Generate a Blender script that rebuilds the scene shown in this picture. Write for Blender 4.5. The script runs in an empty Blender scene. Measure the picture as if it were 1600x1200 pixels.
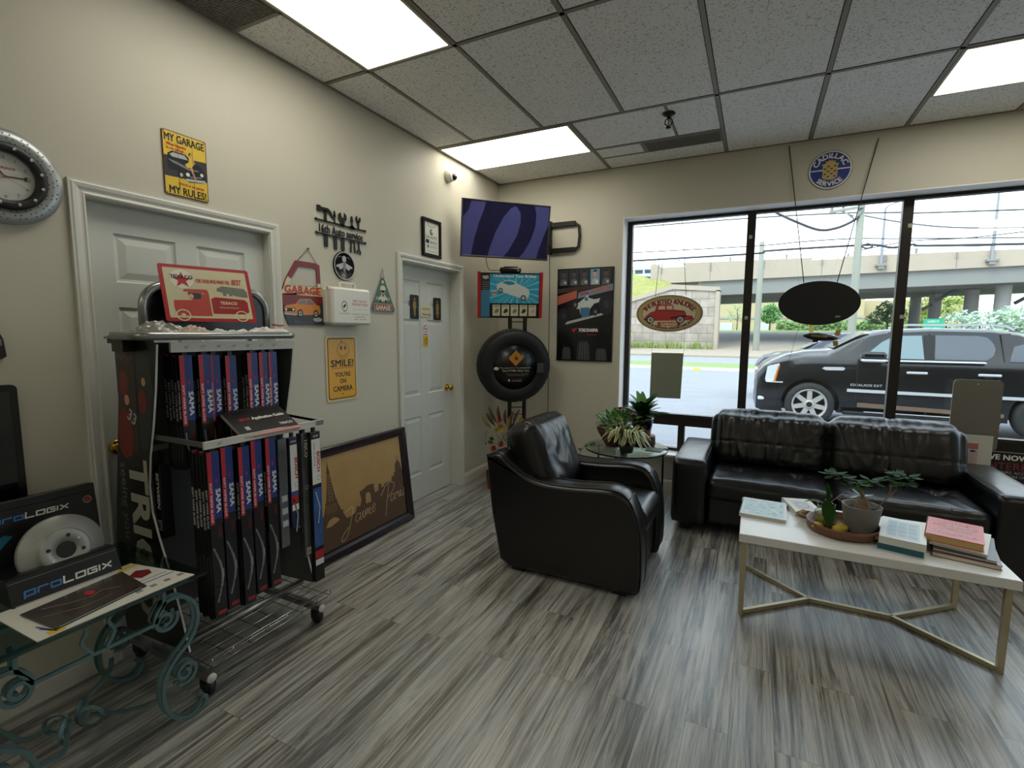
import bpy, bmesh, math, random
from math import sin, cos, pi, sqrt, atan2, radians as R
from mathutils import Vector, Matrix, noise
random.seed(7)
SC = bpy.context.scene
COL = SC.collection

def lin(c):
    if isinstance(c, str):
        c = c.lstrip('#'); c = tuple(int(c[i:i+2], 16)/255 for i in (0, 2, 4))
    return tuple((v/12.92 if v <= .04045 else ((v+.055)/1.055)**2.4) for v in c[:3]) + (1.0,)

# ------------------------------------------------------------------ camera
CAMP = Vector((2.507, -4.7133, 1.4888))
_yaw, _pit, _rol, _F = .4608, -.1068, .0061, 766.64
_f = Vector((-sin(_yaw)*cos(_pit), cos(_yaw)*cos(_pit), sin(_pit)))
_r = Vector((cos(_yaw), sin(_yaw), 0)); _u = _r.cross(_f)
_r, _u = _r*cos(_rol)+_u*sin(_rol), -_r*sin(_rol)+_u*cos(_rol)
cd = bpy.data.cameras.new('camera'); cam = bpy.data.objects.new('camera', cd); COL.objects.link(cam)
cd.sensor_width = 36; cd.lens = 36*_F/1600; cd.clip_start = .05; cd.clip_end = 600
cam.matrix_world = Matrix(((_r.x, _u.x, -_f.x, CAMP.x), (_r.y, _u.y, -_f.y, CAMP.y), (_r.z, _u.z, -_f.z, CAMP.z), (0, 0, 0, 1)))
SC.camera = cam

# ------------------------------------------------------------------ world, sun, exposure
w = bpy.data.worlds.new('overcast_sky'); SC.world = w; w.use_nodes = True
nt = w.node_tree; nt.nodes.clear()
wo = nt.nodes.new('ShaderNodeOutputWorld'); wb = nt.nodes.new('ShaderNodeBackground')
tc = nt.nodes.new('ShaderNodeTexCoord'); mp = nt.nodes.new('ShaderNodeMapping'); nz = nt.nodes.new('ShaderNodeTexNoise')
cr = nt.nodes.new('ShaderNodeValToRGB')
mp.inputs['Scale'].default_value = (1, 1, 2.5); nz.inputs['Scale'].default_value = 1.6; nz.inputs['Detail'].default_value = 5
cr.color_ramp.elements[0].position = .38; cr.color_ramp.elements[0].color = lin('#c6dcf4')
cr.color_ramp.elements[1].position = .58; cr.color_ramp.elements[1].color = lin('#eef5ff')
nt.links.new(tc.outputs['Generated'], mp.inputs['Vector']); nt.links.new(mp.outputs[0], nz.inputs['Vector'])
nt.links.new(nz.outputs['Fac'], cr.inputs[0]); nt.links.new(cr.outputs[0], wb.inputs['Color'])
wb.inputs['Strength'].default_value = 2.3
nt.links.new(wb.outputs[0], wo.inputs[0])
sl = bpy.data.lights.new('sun', 'SUN'); sl.energy = 1.5; sl.angle = R(25); sl.color = (1, .96, .9)
so = bpy.data.objects.new('sun', sl); so.location = (-10, -10, 30); so.rotation_euler = (R(38), R(-25), 0); COL.objects.link(so)
SC.view_settings.view_transform = 'Standard'; SC.view_settings.look = 'None'
SC.view_settings.exposure = 0.7; SC.view_settings.gamma = 1; SC.view_settings.use_curve_mapping = False
LAMP = 3.9          # radiance of the fluorescent diffusers

# ------------------------------------------------------------------ materials
_M = {}
def mat(name, col='#888888', rough=.5, metal=0., spec=.5, var=0., vscale=8., bump=0., bscale=60., emit=0., coat=0., stretch=None, alpha=1.):
    if name in _M: return _M[name]
    m = bpy.data.materials.new(name); m.use_nodes = True; n = m.node_tree.nodes; l = m.node_tree.links
    b = n['Principled BSDF']; c = lin(col)
    b.inputs['Base Color'].default_value = c; b.inputs['Roughness'].default_value = rough
    b.inputs['Metallic'].default_value = metal; b.inputs['Specular IOR Level'].default_value = spec
    b.inputs['Coat Weight'].default_value = coat; b.inputs['Coat Roughness'].default_value = .1
    b.inputs['Alpha'].default_value = alpha
    t = None
    def coords():
        tcx = n.new('ShaderNodeTexCoord'); mpx = n.new('ShaderNodeMapping')
        if stretch: mpx.inputs['Scale'].default_value = stretch
        l.new(tcx.outputs['Object'], mpx.inputs['Vector']); return mpx.outputs[0]
    if var > 0:
        t = coords(); z = n.new('ShaderNodeTexNoise'); z.inputs['Scale'].default_value = vscale; z.inputs['Detail'].default_value = 4
        l.new(t, z.inputs['Vector']); mx = n.new('ShaderNodeMix'); mx.data_type = 'RGBA'
        mx.inputs[6].default_value = tuple(v*(1-var) for v in c[:3])+(1,); mx.inputs[7].default_value = tuple(min(1, v*(1+var)) for v in c[:3])+(1,)
        l.new(z.outputs['Fac'], mx.inputs[0]); l.new(mx.outputs[2], b.inputs['Base Color'])
    if bump > 0:
        t = t or coords(); z = n.new('ShaderNodeTexNoise'); z.inputs['Scale'].default_value = bscale; z.inputs['Detail'].default_value = 3
        l.new(t, z.inputs['Vector']); bp = n.new('ShaderNodeBump'); bp.inputs['Strength'].default_value = bump; bp.inputs['Distance'].default_value = .002
        l.new(z.outputs['Fac'], bp.inputs['Height']); l.new(bp.outputs[0], b.inputs['Normal'])
    if emit > 0:
        b.inputs['Emission Color'].default_value = c; b.inputs['Emission Strength'].default_value = emit
    _M[name] = m; return m

def glassmat(name, tint='#ffffff', refl=.06, rough=0.):
    if name in _M: return _M[name]
    m = bpy.data.materials.new(name); m.use_nodes = True; n = m.node_tree.nodes; l = m.node_tree.links; n.clear()
    o = n.new('ShaderNodeOutputMaterial'); tr = n.new('ShaderNodeBsdfTransparent'); g = n.new('ShaderNodeBsdfGlossy'); mx = n.new('ShaderNodeMixShader')
    ge = n.new('ShaderNodeNewGeometry'); dt = n.new('ShaderNodeVectorMath'); dt.operation = 'DOT_PRODUCT'; l.new(ge.outputs['Normal'], dt.inputs[0]); l.new(ge.outputs['Incoming'], dt.inputs[1])
    def mth(op, a, b_=None):
        q = n.new('ShaderNodeMath'); q.operation = op
        for i, v in enumerate((a, b_)):
            if v is None: continue
            if isinstance(v, (int, float)): q.inputs[i].default_value = v
            else: l.new(v, q.inputs[i])
        return q.outputs[0]
    sch = mth('POWER', mth('SUBTRACT', 1.0, mth('ABSOLUTE', dt.outputs['Value'])), 5.0)      # Schlick reflectance, the same from both sides
    fac = mth('MINIMUM', mth('ADD', mth('MULTIPLY', sch, .75), refl), 1.0)
    tr.inputs[0].default_value = lin(tint); g.inputs['Roughness'].default_value = rough
    l.new(fac, mx.inputs[0]); l.new(tr.outputs[0], mx.inputs[1]); l.new(g.outputs[0], mx.inputs[2]); l.new(mx.outputs[0], o.inputs[0])
    _M[name] = m; return m

# ------------------------------------------------------------------ mesh builder
class Fr:
    """a frame: origin plus right (u), up (v) and outward (w) directions"""
    def __init__(s, o, u, v):
        s.o = Vector(o); s.u = Vector(u).normalized(); s.v = Vector(v).normalized(); s.w = s.u.cross(s.v)
    def __call__(s, a, b, c=0.): return s.o + s.u*a + s.v*b + s.w*c
def frame_ang(c, yaw, tilt, roll=0):
    yaw, tilt, roll = R(yaw), R(tilt), R(roll)
    n = Vector((cos(yaw)*cos(tilt), sin(yaw)*cos(tilt), sin(tilt))); u0 = Vector((-sin(yaw), cos(yaw), 0)); v0 = n.cross(u0)
    return Fr(c, u0*cos(roll)+v0*sin(roll), -u0*sin(roll)+v0*cos(roll))
XY = Fr((0, 0, 0), (1, 0, 0), (0, 1, 0))
def LW(y, z, x=0.): return Fr((x, y, z), (0, 1, 0), (0, 0, 1))       # on the left wall, facing the room
def BW(x, z, y=0.): return Fr((x, y, z), (1, 0, 0), (0, 0, 1))       # on the window wall, facing the room

class MB:
    def __init__(s): s.v = []; s.f = []; s.m = []; s.mats = []; s.sm = []
    def mi(s, m):
        if m not in s.mats: s.mats.append(m)
        return s.mats.index(m)
    def add(s, vs, fs, m, smooth=False):
        o = len(s.v); s.v += [Vector(p) for p in vs]; k = s.mi(m)
        for f in fs: s.f.append(tuple(i+o for i in f)); s.m.append(k); s.sm.append(smooth)
        return s
    def box(s, x0, x1, y0, y1, z0, z1, m, fr=XY, bev=0.):
        if bev > 0:
            b = min(bev, (x1-x0)/2.01, (y1-y0)/2.01, (z1-z0)/2.01); vs = []; idx = {}
            for i, x in enumerate((x0, x1)):
                for j, y in enumerate((y0, y1)):
                    for k, z in enumerate((z0, z1)):
                        dx = b if i == 0 else -b; dy = b if j == 0 else -b; dz = b if k == 0 else -b
                        for ax in range(3):
                            p = [x+dx, y+dy, z+dz]; p[ax] = (x, y, z)[ax]; idx[(i, j, k, ax)] = len(vs); vs.append(fr(*p))
            fs = []
            for i in (0, 1):
                q = [idx[(i, 0, 0, 0)], idx[(i, 1, 0, 0)], idx[(i, 1, 1, 0)], idx[(i, 0, 1, 0)]]; fs.append(q if i else q[::-1])
                q = [idx[(0, i, 0, 1)], idx[(0, i, 1, 1)], idx[(1, i, 1, 1)], idx[(1, i, 0, 1)]]; fs.append(q if i else q[::-1])
                q = [idx[(0, 0, i, 2)], idx[(1, 0, i, 2)], idx[(1, 1, i, 2)], idx[(0, 1, i, 2)]]; fs.append(q if i else q[::-1])
            for a in (0, 1):
                for c in (0, 1):
                    q = [idx[(a, c, 0, 0)], idx[(a, c, 0, 1)], idx[(a, c, 1, 1)], idx[(a, c, 1, 0)]]; fs.append(q if a == c else q[::-1])
                    q = [idx[(a, 0, c, 0)], idx[(a, 1, c, 0)], idx[(a, 1, c, 2)], idx[(a, 0, c, 2)]]; fs.append(q if a == c else q[::-1])
                    q = [idx[(0, a, c, 1)], idx[(0, a, c, 2)], idx[(1, a, c, 2)], idx[(1, a, c, 1)]]; fs.append(q if a == c else q[::-1])
                    for k in (0, 1):
                        q = [idx[(a, c, k, 0)], idx[(a, c, k, 1)], idx[(a, c, k, 2)]]; fs.append(q if (a+c+k) % 2 else q[::-1])
            return s.add(vs, fs, m)
        vs = [fr(x, y, z) for x in (x0, x1) for y in (y0, y1) for z in (z0, z1)]
        return s.add(vs, [(0, 1, 3, 2), (4, 6, 7, 5), (0, 4, 5, 1), (2, 3, 7, 6), (0, 2, 6, 4), (1, 5, 7, 3)], m)
    def quad(s, a, b, c, d, m): return s.add([a, b, c, d], [(0, 1, 2, 3)], m)
    def prism(s, pts, w0, w1, m, fr=XY, smooth=False, mside=None):
        n = len(pts); ar = sum(pts[i][0]*pts[(i+1) % n][1]-pts[(i+1) % n][0]*pts[i][1] for i in range(n))
        if ar < 0: pts = pts[::-1]
        vs = [fr(p[0], p[1], w1) for p in pts]+[fr(p[0], p[1], w0) for p in pts]
        s.add(vs, [tuple(range(n)), tuple(range(2*n-1, n-1, -1))], m)
        s.add(vs, [(i, i+n, (i+1) % n+n, (i+1) % n) for i in range(n)], mside or m, smooth)
        return s
    def lathe(s, prof, m, c=(0, 0, 0), n=24, fr=None, smooth=True, a0=0, a1=2*pi, cap=True):
        fr = fr or Fr(c, (1, 0, 0), (0, 1, 0)); full = abs(a1-a0-2*pi) < 1e-6; k = n if full else n+1
        vs = [fr(r*cos(a0+(a1-a0)*i/n), r*sin(a0+(a1-a0)*i/n), z) for r, z in prof for i in range(k)]
        fs = []
        for j in range(len(prof)-1):
            for i in range(n):
                a = j*k+i; b = j*k+(i+1) % k; fs.append((a, b, b+k, a+k))
        s.add(vs, fs, m, smooth)
        if full and cap:
            if prof[0][0] > 1e-5: s.add([vs[i] for i in range(k)], [tuple(range(k-1, -1, -1))], m)
            if prof[-1][0] > 1e-5: s.add([vs[(len(prof)-1)*k+i] for i in range(k)], [tuple(range(k))], m)
        return s
    def tube(s, pts, r, m, n=8, closed=False, rect=None, up=None, cap=True):
        pts = [Vector(p) for p in pts]; N = len(pts); rr = r if isinstance(r, (list, tuple)) else [r]*N; vs = []; pu = None
        for i, p in enumerate(pts):
            a = pts[i-1] if (i > 0 or closed) else p; b = pts[(i+1) % N] if (i < N-1 or closed) else p
            d = (b-a); d = d.normalized() if d.length > 1e-9 else Vector((0, 0, 1))
            if up is not None: x = Vector(up)
            elif pu is not None: x = pu
            else: x = Vector((0, 0, 1)) if abs(d.z) < .9 else Vector((1, 0, 0))
            x = (x-d*x.dot(d)); x = x.normalized() if x.length > 1e-6 else d.orthogonal().normalized(); pu = x; y = d.cross(x)
            if rect: vs += [p+x*(sx*rect[0]/2)+y*(sy*rect[1]/2) for sx, sy in ((1, 1), (-1, 1), (-1, -1), (1, -1))]
            else: vs += [p+(x*cos(2*pi*k/n)+y*sin(2*pi*k/n))*rr[i] for k in range(n)]
        if rect: n = 4
        fs = []
        for i in range(N if closed else N-1):
            a = i*n; b = ((i+1) % N)*n
            for k in range(n): fs.append((a+k, a+(k+1) % n, b+(k+1) % n, b+k))
        if not closed and cap: fs += [tuple(range(n-1, -1, -1)), tuple((N-1)*n+k for k in range(n))]
        return s.add(vs, fs, m, not rect)
    def sphere(s, c, r, m, nu=12, nv=8, sc=(1, 1, 1)):
        vs = []; fs = []
        for j in range(nv+1):
            t = pi*j/nv
            for i in range(nu): a = 2*pi*i/nu; vs.append(Vector(c)+Vector((r*sc[0]*sin(t)*cos(a), r*sc[1]*sin(t)*sin(a), r*sc[2]*cos(t))))
        for j in range(nv):
            for i in range(nu): a = j*nu+i; b = j*nu+(i+1) % nu; fs.append((a, a+nu, b+nu, b))
        return s.add(vs, fs, m, True)
    # ---- flat artwork, laid in thin layers on a frame
    def poly(s, pts, m, fr, h=.0006):
        n = len(pts); ar = sum(pts[i][0]*pts[(i+1) % n][1]-pts[(i+1) % n][0]*pts[i][1] for i in range(n))
        if ar < 0: pts = pts[::-1]
        return s.add([fr(p[0], p[1], h) for p in pts], [tuple(range(n))], m)
    def rect(s, x0, x1, y0, y1, m, fr, h=.0006): return s.poly([(x0, y0), (x1, y0), (x1, y1), (x0, y1)], m, fr, h)
    def ell(s, cx, cy, rx, ry, m, fr, h=.0006, n=32, a0=0, a1=360):
        k = n if a1-a0 >= 360 else n+1
        return s.poly([(cx+rx*cos(R(a0+(a1-a0)*i/n)), cy+ry*sin(R(a0+(a1-a0)*i/n))) for i in range(k)], m, fr, h)
    def ring(s, cx, cy, r1x, r1y, r0x, r0y, m, fr, h=.0006, n=40, a0=0, a1=360):
        vs = []
        for i in range(n+1):
            a = R(a0+(a1-a0)*i/n); vs += [fr(cx+r1x*cos(a), cy+r1y*sin(a), h), fr(cx+r0x*cos(a), cy+r0y*sin(a), h)]
        return s.add(vs, [(2*i, 2*i+2, 2*i+3, 2*i+1) for i in range(n)], m)
    def line(s, pts, wd, m, fr, h=.0006, closed=False):
        N = len(pts)
        for i in range(N if closed else N-1):
            a = Vector(pts[i]+(0,) if len(pts[i]) == 2 else pts[i]); b = Vector(pts[(i+1) % N]+(0,)); d = b-a
            if d.length < 1e-7: continue
            d.normalize(); e = d*wd*.3; q = Vector((-d.y, d.x, 0))*wd/2
            s.poly([tuple((a-e-q)[:2]), tuple((b+e-q)[:2]), tuple((b+e+q)[:2]), tuple((a-e+q)[:2])], m, fr, h)
        return s
    def text(s, txt, x, y, hgt, m, fr, h=.001, width=None, al='C', rot=0., bold=0., shear=0., arc=None, depth=0.):
        """cap height hgt, baseline at y; width squeezes the line; arc=(cx, cy, rx, ry, a0, a1) spreads letters on an ellipse"""
        if arc:
            cx, cy, rx, ry, a0, a1 = arc; n = len(txt)
            ws = [max(.3, glyph(c)[2]+.08) for c in txt]; tot = sum(ws); acc = 0; out = a0 > a1
            for c, wd in zip(txt, ws):
                t = (acc+wd/2)/tot; acc += wd; a = R(a0+(a1-a0)*t)
                px, py = cx+rx*cos(a), cy+ry*sin(a); tx, ty = -rx*sin(a), ry*cos(a)
                if out: tx, ty = -tx, -ty
                if c != ' ': s.text(c, px, py, hgt, m, fr, h, al='C', rot=atan2(ty, tx), bold=bold)
            return s
        if bold and not depth:
            for q, (ox, oy) in enumerate(((1, 1), (-1, 1), (1, -1), (-1, -1))):
                e = bold*hgt*1.5; dx, dy = ox*e, oy*e*.7; s.text(txt, x+dx*cos(rot)-dy*sin(rot), y+dx*sin(rot)+dy*cos(rot), hgt, m, fr, h+q*.00002, width=width, al=al, rot=rot, shear=shear)
            return s
        V, F, W = glyph(txt, bold)
        k = hgt/.73; kx = (width/W if (width and W > 0) else k); off = {'C': -W/2, 'L': 0, 'R': -W}[al]
        vs = []
        for a, b in V:
            a = (a+off)*kx; b = b*k; a += shear*b; vs.append(fr(x+a*cos(rot)-b*sin(rot), y+a*sin(rot)+b*cos(rot), h))
        s.add(vs, F, m)
        if depth:
            vs2 = [v-fr.w*depth for v in vs]; s.add(vs2, [f[::-1] for f in F], m)
            from collections import Counter
            ed = {}
            for f in F:
                for i in range(len(f)): ed[(f[i], f[(i+1) % len(f)])] = 1
            o = len(vs); s.add(vs+vs2, [(a, a+o, b+o, b) for (a, b) in ed if (b, a) not in ed], m)
        return s
    def build(s, name, parent=None, kind=None, bev=0., bseg=2, sub=0, auto=None, loc=None, tri=False, weld=False):
        me = bpy.data.meshes.new(name); vs = s.v; o = bpy.data.objects.new(name, me)
        if parent is not None:
            inv = Matrix.LocRotScale(parent.location, parent.rotation_euler, None).inverted(); inv = (PINV.get(parent.name) @ Matrix.Identity(4)) if parent.name in PINV else inv
            vs = [inv @ v for v in vs]; o.parent = parent; PINV[o.name] = inv
        elif loc is None and vs:
            c = Vector(((min(v.x for v in vs)+max(v.x for v in vs))/2, (min(v.y for v in vs)+max(v.y for v in vs))/2, min(v.z for v in vs)))
            vs = [v-c for v in vs]; o.location = c; PINV[o.name] = Matrix.Translation(-c)
        me.from_pydata([tuple(v) for v in vs], [], s.f)
        for m in s.mats: me.materials.append(m)
        me.polygons.foreach_set('material_index', s.m); me.polygons.foreach_set('use_smooth', s.sm); me.update()
        if weld:
            bm = bmesh.new(); bm.from_mesh(me); bmesh.ops.remove_doubles(bm, verts=bm.verts, dist=1e-5); bmesh.ops.recalc_face_normals(bm, faces=bm.faces); bm.to_mesh(me); bm.free()
        COL.objects.link(o)
        if kind: o['kind'] = kind
        if bev: md = o.modifiers.new('bevel', 'BEVEL'); md.width = bev; md.segments = bseg; md.limit_method = 'ANGLE'; md.angle_limit = R(40)
        if sub: md = o.modifiers.new('subsurf', 'SUBSURF'); md.levels = sub; md.render_levels = sub
        return o
PINV = {}
_G = {}
def glyph(txt, bold=0.):
    k = (txt, bold)
    if k in _G: return _G[k]
    cu = bpy.data.curves.new('t', 'FONT'); cu.body = txt; cu.size = 1; cu.offset = bold; cu.resolution_u = 2; cu.fill_mode = 'FRONT'
    ob = bpy.data.objects.new('t', cu); COL.objects.link(ob)
    bpy.context.view_layer.update(); dg = bpy.context.evaluated_depsgraph_get(); me = bpy.data.meshes.new_from_object(ob.evaluated_get(dg))
    V = [(v.co.x, v.co.y) for v in me.vertices]; F = [tuple(p.vertices) if p.normal.z >= 0 else tuple(p.vertices)[::-1] for p in me.polygons]
    W = max([v[0] for v in V], default=.3)+.03 if V else .3
    x0 = min([v[0] for v in V], default=0); V = [(a-x0, b) for a, b in V]; W = max(W-x0, .05)
    bpy.data.objects.remove(ob); bpy.data.curves.remove(cu); bpy.data.meshes.remove(me)
    _G[k] = (V, F, W); return _G[k]

def tag(o, label=None, cat=None, group=None, kind=None):
    if label: o['label'] = label
    if cat: o['category'] = cat
    if group: o['group'] = group
    if kind: o['kind'] = kind
    return o
def thing(name, label, cat, loc=(0, 0, 0), rotz=0., group=None):
    o = bpy.data.objects.new(name, None); COL.objects.link(o); o.location = loc; o.rotation_euler = (0, 0, rotz); o.empty_display_size = .1
    PINV[o.name] = Matrix.LocRotScale(Vector(loc), o.rotation_euler, None).inverted()
    return tag(o, label, cat, group)
def kids(o): return [c for c in bpy.data.objects if c.parent == o]
def dup(o, loc=None, rotz=None, label=None, group=None, par=None):
    ch = list(o.children) ; c = o.copy(); COL.objects.link(c)
    if par is not None: c.parent = par
    if loc is not None: c.location = loc
    if rotz is not None: c.rotation_euler = (0, 0, rotz)
    if label: c['label'] = label
    if group: c['group'] = group
    for k in ch: dup(k, par=c)
    return c
def arcpts(cx, cy, r, a0, a1, n=12): return [(cx+r*cos(R(a0+(a1-a0)*i/n)), cy+r*sin(R(a0+(a1-a0)*i/n))) for i in range(n+1)]
def rrect(x0, x1, y0, y1, r, n=5):
    return arcpts(x1-r, y1-r, r, 0, 90, n)+arcpts(x0+r, y1-r, r, 90, 180, n)+arcpts(x0+r, y0+r, r, 180, 270, n)+arcpts(x1-r, y0+r, r, 270, 360, n)
def smooth_path(pts, k=6):
    pts = [Vector(p) for p in pts]; out = []
    for i in range(len(pts)-1):
        p0 = pts[max(i-1, 0)]; p1 = pts[i]; p2 = pts[i+1]; p3 = pts[min(i+2, len(pts)-1)]
        for j in range(k):
            t = j/k; out.append(.5*((2*p1)+(-p0+p2)*t+(2*p0-5*p1+4*p2-p3)*t*t+(-p0+3*p1-3*p2+p3)*t**3))
    out.append(pts[-1]); return out
# ================================================================== ROOM
H = 3.0157; XR = 6.9; YF = -8.2
def wallmat():
    m = mat('wall_paint', '#c9c5b5', rough=.5, spec=.3, var=.03, vscale=1.2, bump=.25, bscale=220); return m
WALL = wallmat(); TRIM = mat('trim_paint', '#d6d6cd', rough=.35, var=.02, vscale=5); DOORP = mat('door_paint', '#ced1ca', rough=.38, var=.02, vscale=4, bump=.1, bscale=150)
BRASS = mat('brass', '#c9a24a', rough=.2, metal=1.)
def floormat():
    m = bpy.data.materials.new('grey_vinyl_planks'); m.use_nodes = True; n = m.node_tree.nodes; l = m.node_tree.links; b = n['Principled BSDF']
    tcx = n.new('ShaderNodeTexCoord'); mp = n.new('ShaderNodeMapping'); mp.inputs['Rotation'].default_value = (0, 0, R(90)); l.new(tcx.outputs['Object'], mp.inputs[0])
    br = n.new('ShaderNodeTexBrick'); br.offset = .37; br.inputs['Scale'].default_value = 1; br.inputs['Brick Width'].default_value = 1.22; br.inputs['Row Height'].default_value = .152
    br.inputs['Mortar Size'].default_value = .0009; br.inputs['Mortar Smooth'].default_value = 0; br.inputs['Color1'].default_value = (.12, .12, .12, 1); br.inputs['Color2'].default_value = (.88, .88, .88, 1); br.inputs['Mortar'].default_value = (.5, .5, .5, 1)
    l.new(mp.outputs[0], br.inputs['Vector'])
    def noise_(scale, sx, sy, det=8, rough=.65, dist=0.):
        mm = n.new('ShaderNodeMapping'); mm.inputs['Scale'].default_value = (sx, sy, 1); l.new(tcx.outputs['Object'], mm.inputs[0])
        ad = n.new('ShaderNodeVectorMath'); ad.operation = 'ADD'; l.new(mm.outputs[0], ad.inputs[0])
        sc = n.new('ShaderNodeVectorMath'); sc.operation = 'SCALE'; sc.inputs[3].default_value = 37; l.new(br.outputs['Color'], sc.inputs[0]); l.new(sc.outputs[0], ad.inputs[1])
        z = n.new('ShaderNodeTexNoise'); z.inputs['Scale'].default_value = scale; z.inputs['Detail'].default_value = det; z.inputs['Roughness'].default_value = rough; z.inputs['Distortion'].default_value = dist
        l.new(ad.outputs[0], z.inputs['Vector']); return z.outputs['Fac']
    a = noise_(1.0, 24, 1.15, 10, .72, 1.5); f2 = noise_(1.0, 130, 2.6, 5, .7); g = noise_(1.0, 9, .8, 3, .5)
    def mathn(op, x, y):
        q = n.new('ShaderNodeMath'); q.operation = op
        for i, v in enumerate((x, y)):
            if isinstance(v, (int, float)): q.inputs[i].default_value = v
            else: l.new(v, q.inputs[i])
        return q.outputs[0]
    sep = n.new('ShaderNodeSeparateColor'); l.new(br.outputs['Color'], sep.inputs[0])
    t = mathn('ADD', mathn('MULTIPLY', a, .62), mathn('MULTIPLY', f2, .26)); t = mathn('ADD', t, mathn('MULTIPLY', g, .30)); t = mathn('ADD', t, mathn('MULTIPLY', sep.outputs[0], .04))
    cr = n.new('ShaderNodeValToRGB'); e = cr.color_ramp.elements
    e[0].position = .47; e[0].color = lin('#3d3c3a'); e[1].position = .79; e[1].color = lin('#c9c9c6')
    for p, c in ((.555, '#6b6a66'), (.61, '#92918c'), (.67, '#adaca8')):
        k = e.new(p); k.color = lin(c)
    l.new(t, cr.inputs[0])
    hz = noise_(1.0, 12, 1.2, 4, .6, .5); hr = n.new('ShaderNodeValToRGB'); hr.color_ramp.elements[0].position = .42; hr.color_ramp.elements[0].color = (1.03, .995, .96, 1); hr.color_ramp.elements[1].position = .58; hr.color_ramp.elements[1].color = (.97, .995, 1.02, 1); l.new(hz, hr.inputs[0])
    hm = n.new('ShaderNodeMix'); hm.data_type = 'RGBA'; hm.blend_type = 'MULTIPLY'; hm.inputs[0].default_value = 1; l.new(cr.outputs[0], hm.inputs[6]); l.new(hr.outputs[0], hm.inputs[7])
    mo = n.new('ShaderNodeMix'); mo.data_type = 'RGBA'; l.new(br.outputs['Fac'], mo.inputs[0]); l.new(hm.outputs[2], mo.inputs[6]); mo.inputs[7].default_value = lin('#66615a'); l.new(mo.outputs[2], b.inputs['Base Color'])
    rr = n.new('ShaderNodeMapRange'); rr.inputs[3].default_value = .26; rr.inputs[4].default_value = .48; l.new(f2, rr.inputs[0]); l.new(rr.outputs[0], b.inputs['Roughness'])
    bp = n.new('ShaderNodeBump'); bp.inputs['Strength'].default_value = .35; bp.inputs['Distance'].default_value = .002; l.new(t, bp.inputs['Height']); l.new(bp.outputs[0], b.inputs['Normal'])
    b.inputs['Specular IOR Level'].default_value = .5; b.inputs['Coat Weight'].default_value = .7; b.inputs['Coat Roughness'].default_value = .3
    return m
def tilemat():
    m = bpy.data.materials.new('fissured_ceiling_tile'); m.use_nodes = True; n = m.node_tree.nodes; l = m.node_tree.links; b = n['Principled BSDF']
    tcx = n.new('ShaderNodeTexCoord'); z = n.new('ShaderNodeTexNoise'); z.inputs['Scale'].default_value = 95; z.inputs['Detail'].default_value = 2; l.new(tcx.outputs['Object'], z.inputs['Vector'])
    cr = n.new('ShaderNodeValToRGB'); cr.color_ramp.elements[0].position = .30; cr.color_ramp.elements[0].color = lin('#b3b0ab'); cr.color_ramp.elements[1].position = .44; cr.color_ramp.elements[1].color = lin('#f5f3ef')
    l.new(z.outputs['Fac'], cr.inputs[0]); z2 = n.new('ShaderNodeTexNoise'); z2.inputs['Scale'].default_value = 1.3; l.new(tcx.outputs['Object'], z2.inputs['Vector'])
    mx = n.new('ShaderNodeMix'); mx.data_type = 'RGBA'; mx.blend_type = 'MULTIPLY'; mx.inputs[0].default_value = .08; l.new(cr.outputs[0], mx.inputs[6]); l.new(z2.outputs['Fac'], mx.inputs[7]); l.new(mx.outputs[2], b.inputs['Base Color'])
    b.inputs['Roughness'].default_value = .95; b.inputs['Specular IOR Level'].default_value = .1
    bp = n.new('ShaderNodeBump'); bp.inputs['Strength'].default_value = .4; bp.inputs['Distance'].default_value = .002; l.new(z.outputs['Fac'], bp.inputs['Height']); l.new(bp.outputs[0], b.inputs['Normal'])
    return m
b = MB(); b.box(-.3, XR+.2, YF-.2, .26, -.1, 0, floormat()); b.build('floor', kind='structure')

# ceiling: slab of lay-in tiles with a T-bar grid
TILE = tilemat(); GRID = mat('ceiling_grid_metal', '#8d867a', rough=.5, spec=.3, var=.03); DARK = mat('shadow_gap_black', '#24211d', rough=.9, spec=.1)
gx = [.364+.6096*k for k in range(0, 11)]; gy = [-1.137-1.2*k for k in range(0, 6)]
b = MB(); b.box(-.3, XR+.2, YF-.2, .26, H, H+.06, TILE)
def bar_x(x, y0, y1, w=.024): b.box(x-w/2, x+w/2, y0, y1, H-.005, H+.001, GRID); b.box(x-w/2-.004, x+w/2+.004, y0, y1, H-.001, H+.001, DARK)
def bar_y(y, x0, x1, w=.024): b.box(x0, x1, y-w/2, y+w/2, H-.005, H+.001, GRID); b.box(x0, x1, y-w/2-.004, y+w/2+.004, H-.001, H+.001, DARK)
for i, x in enumerate(gx):
    bar_x(x, YF, gy[0] if i < 4 and i != 3 else 0)
for y in gy: bar_y(y, 0, XR)
bar_x(1.185, gy[0], 0); bar_y(-.535, 1.19, gx[3]); bar_y(-.30, 1.19, gx[3], .012); bar_x(1.585, -.535, -.3)
bar_y(-.515, 0, 1.185, .012); bar_y(-.515, gx[5], gx[7], .012); bar_x(1.865, gy[0], -.535, .012); bar_y(-2.937, 0, gx[0])
for x0, x1, y0, y1 in ((0, .022, YF, 0), (0, XR, -.022, 0), (XR-.022, XR, YF, 0)): b.box(x0, x1, y0, y1, H-.004, H+.001, GRID)
b.build('ceiling', kind='structure')

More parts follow.
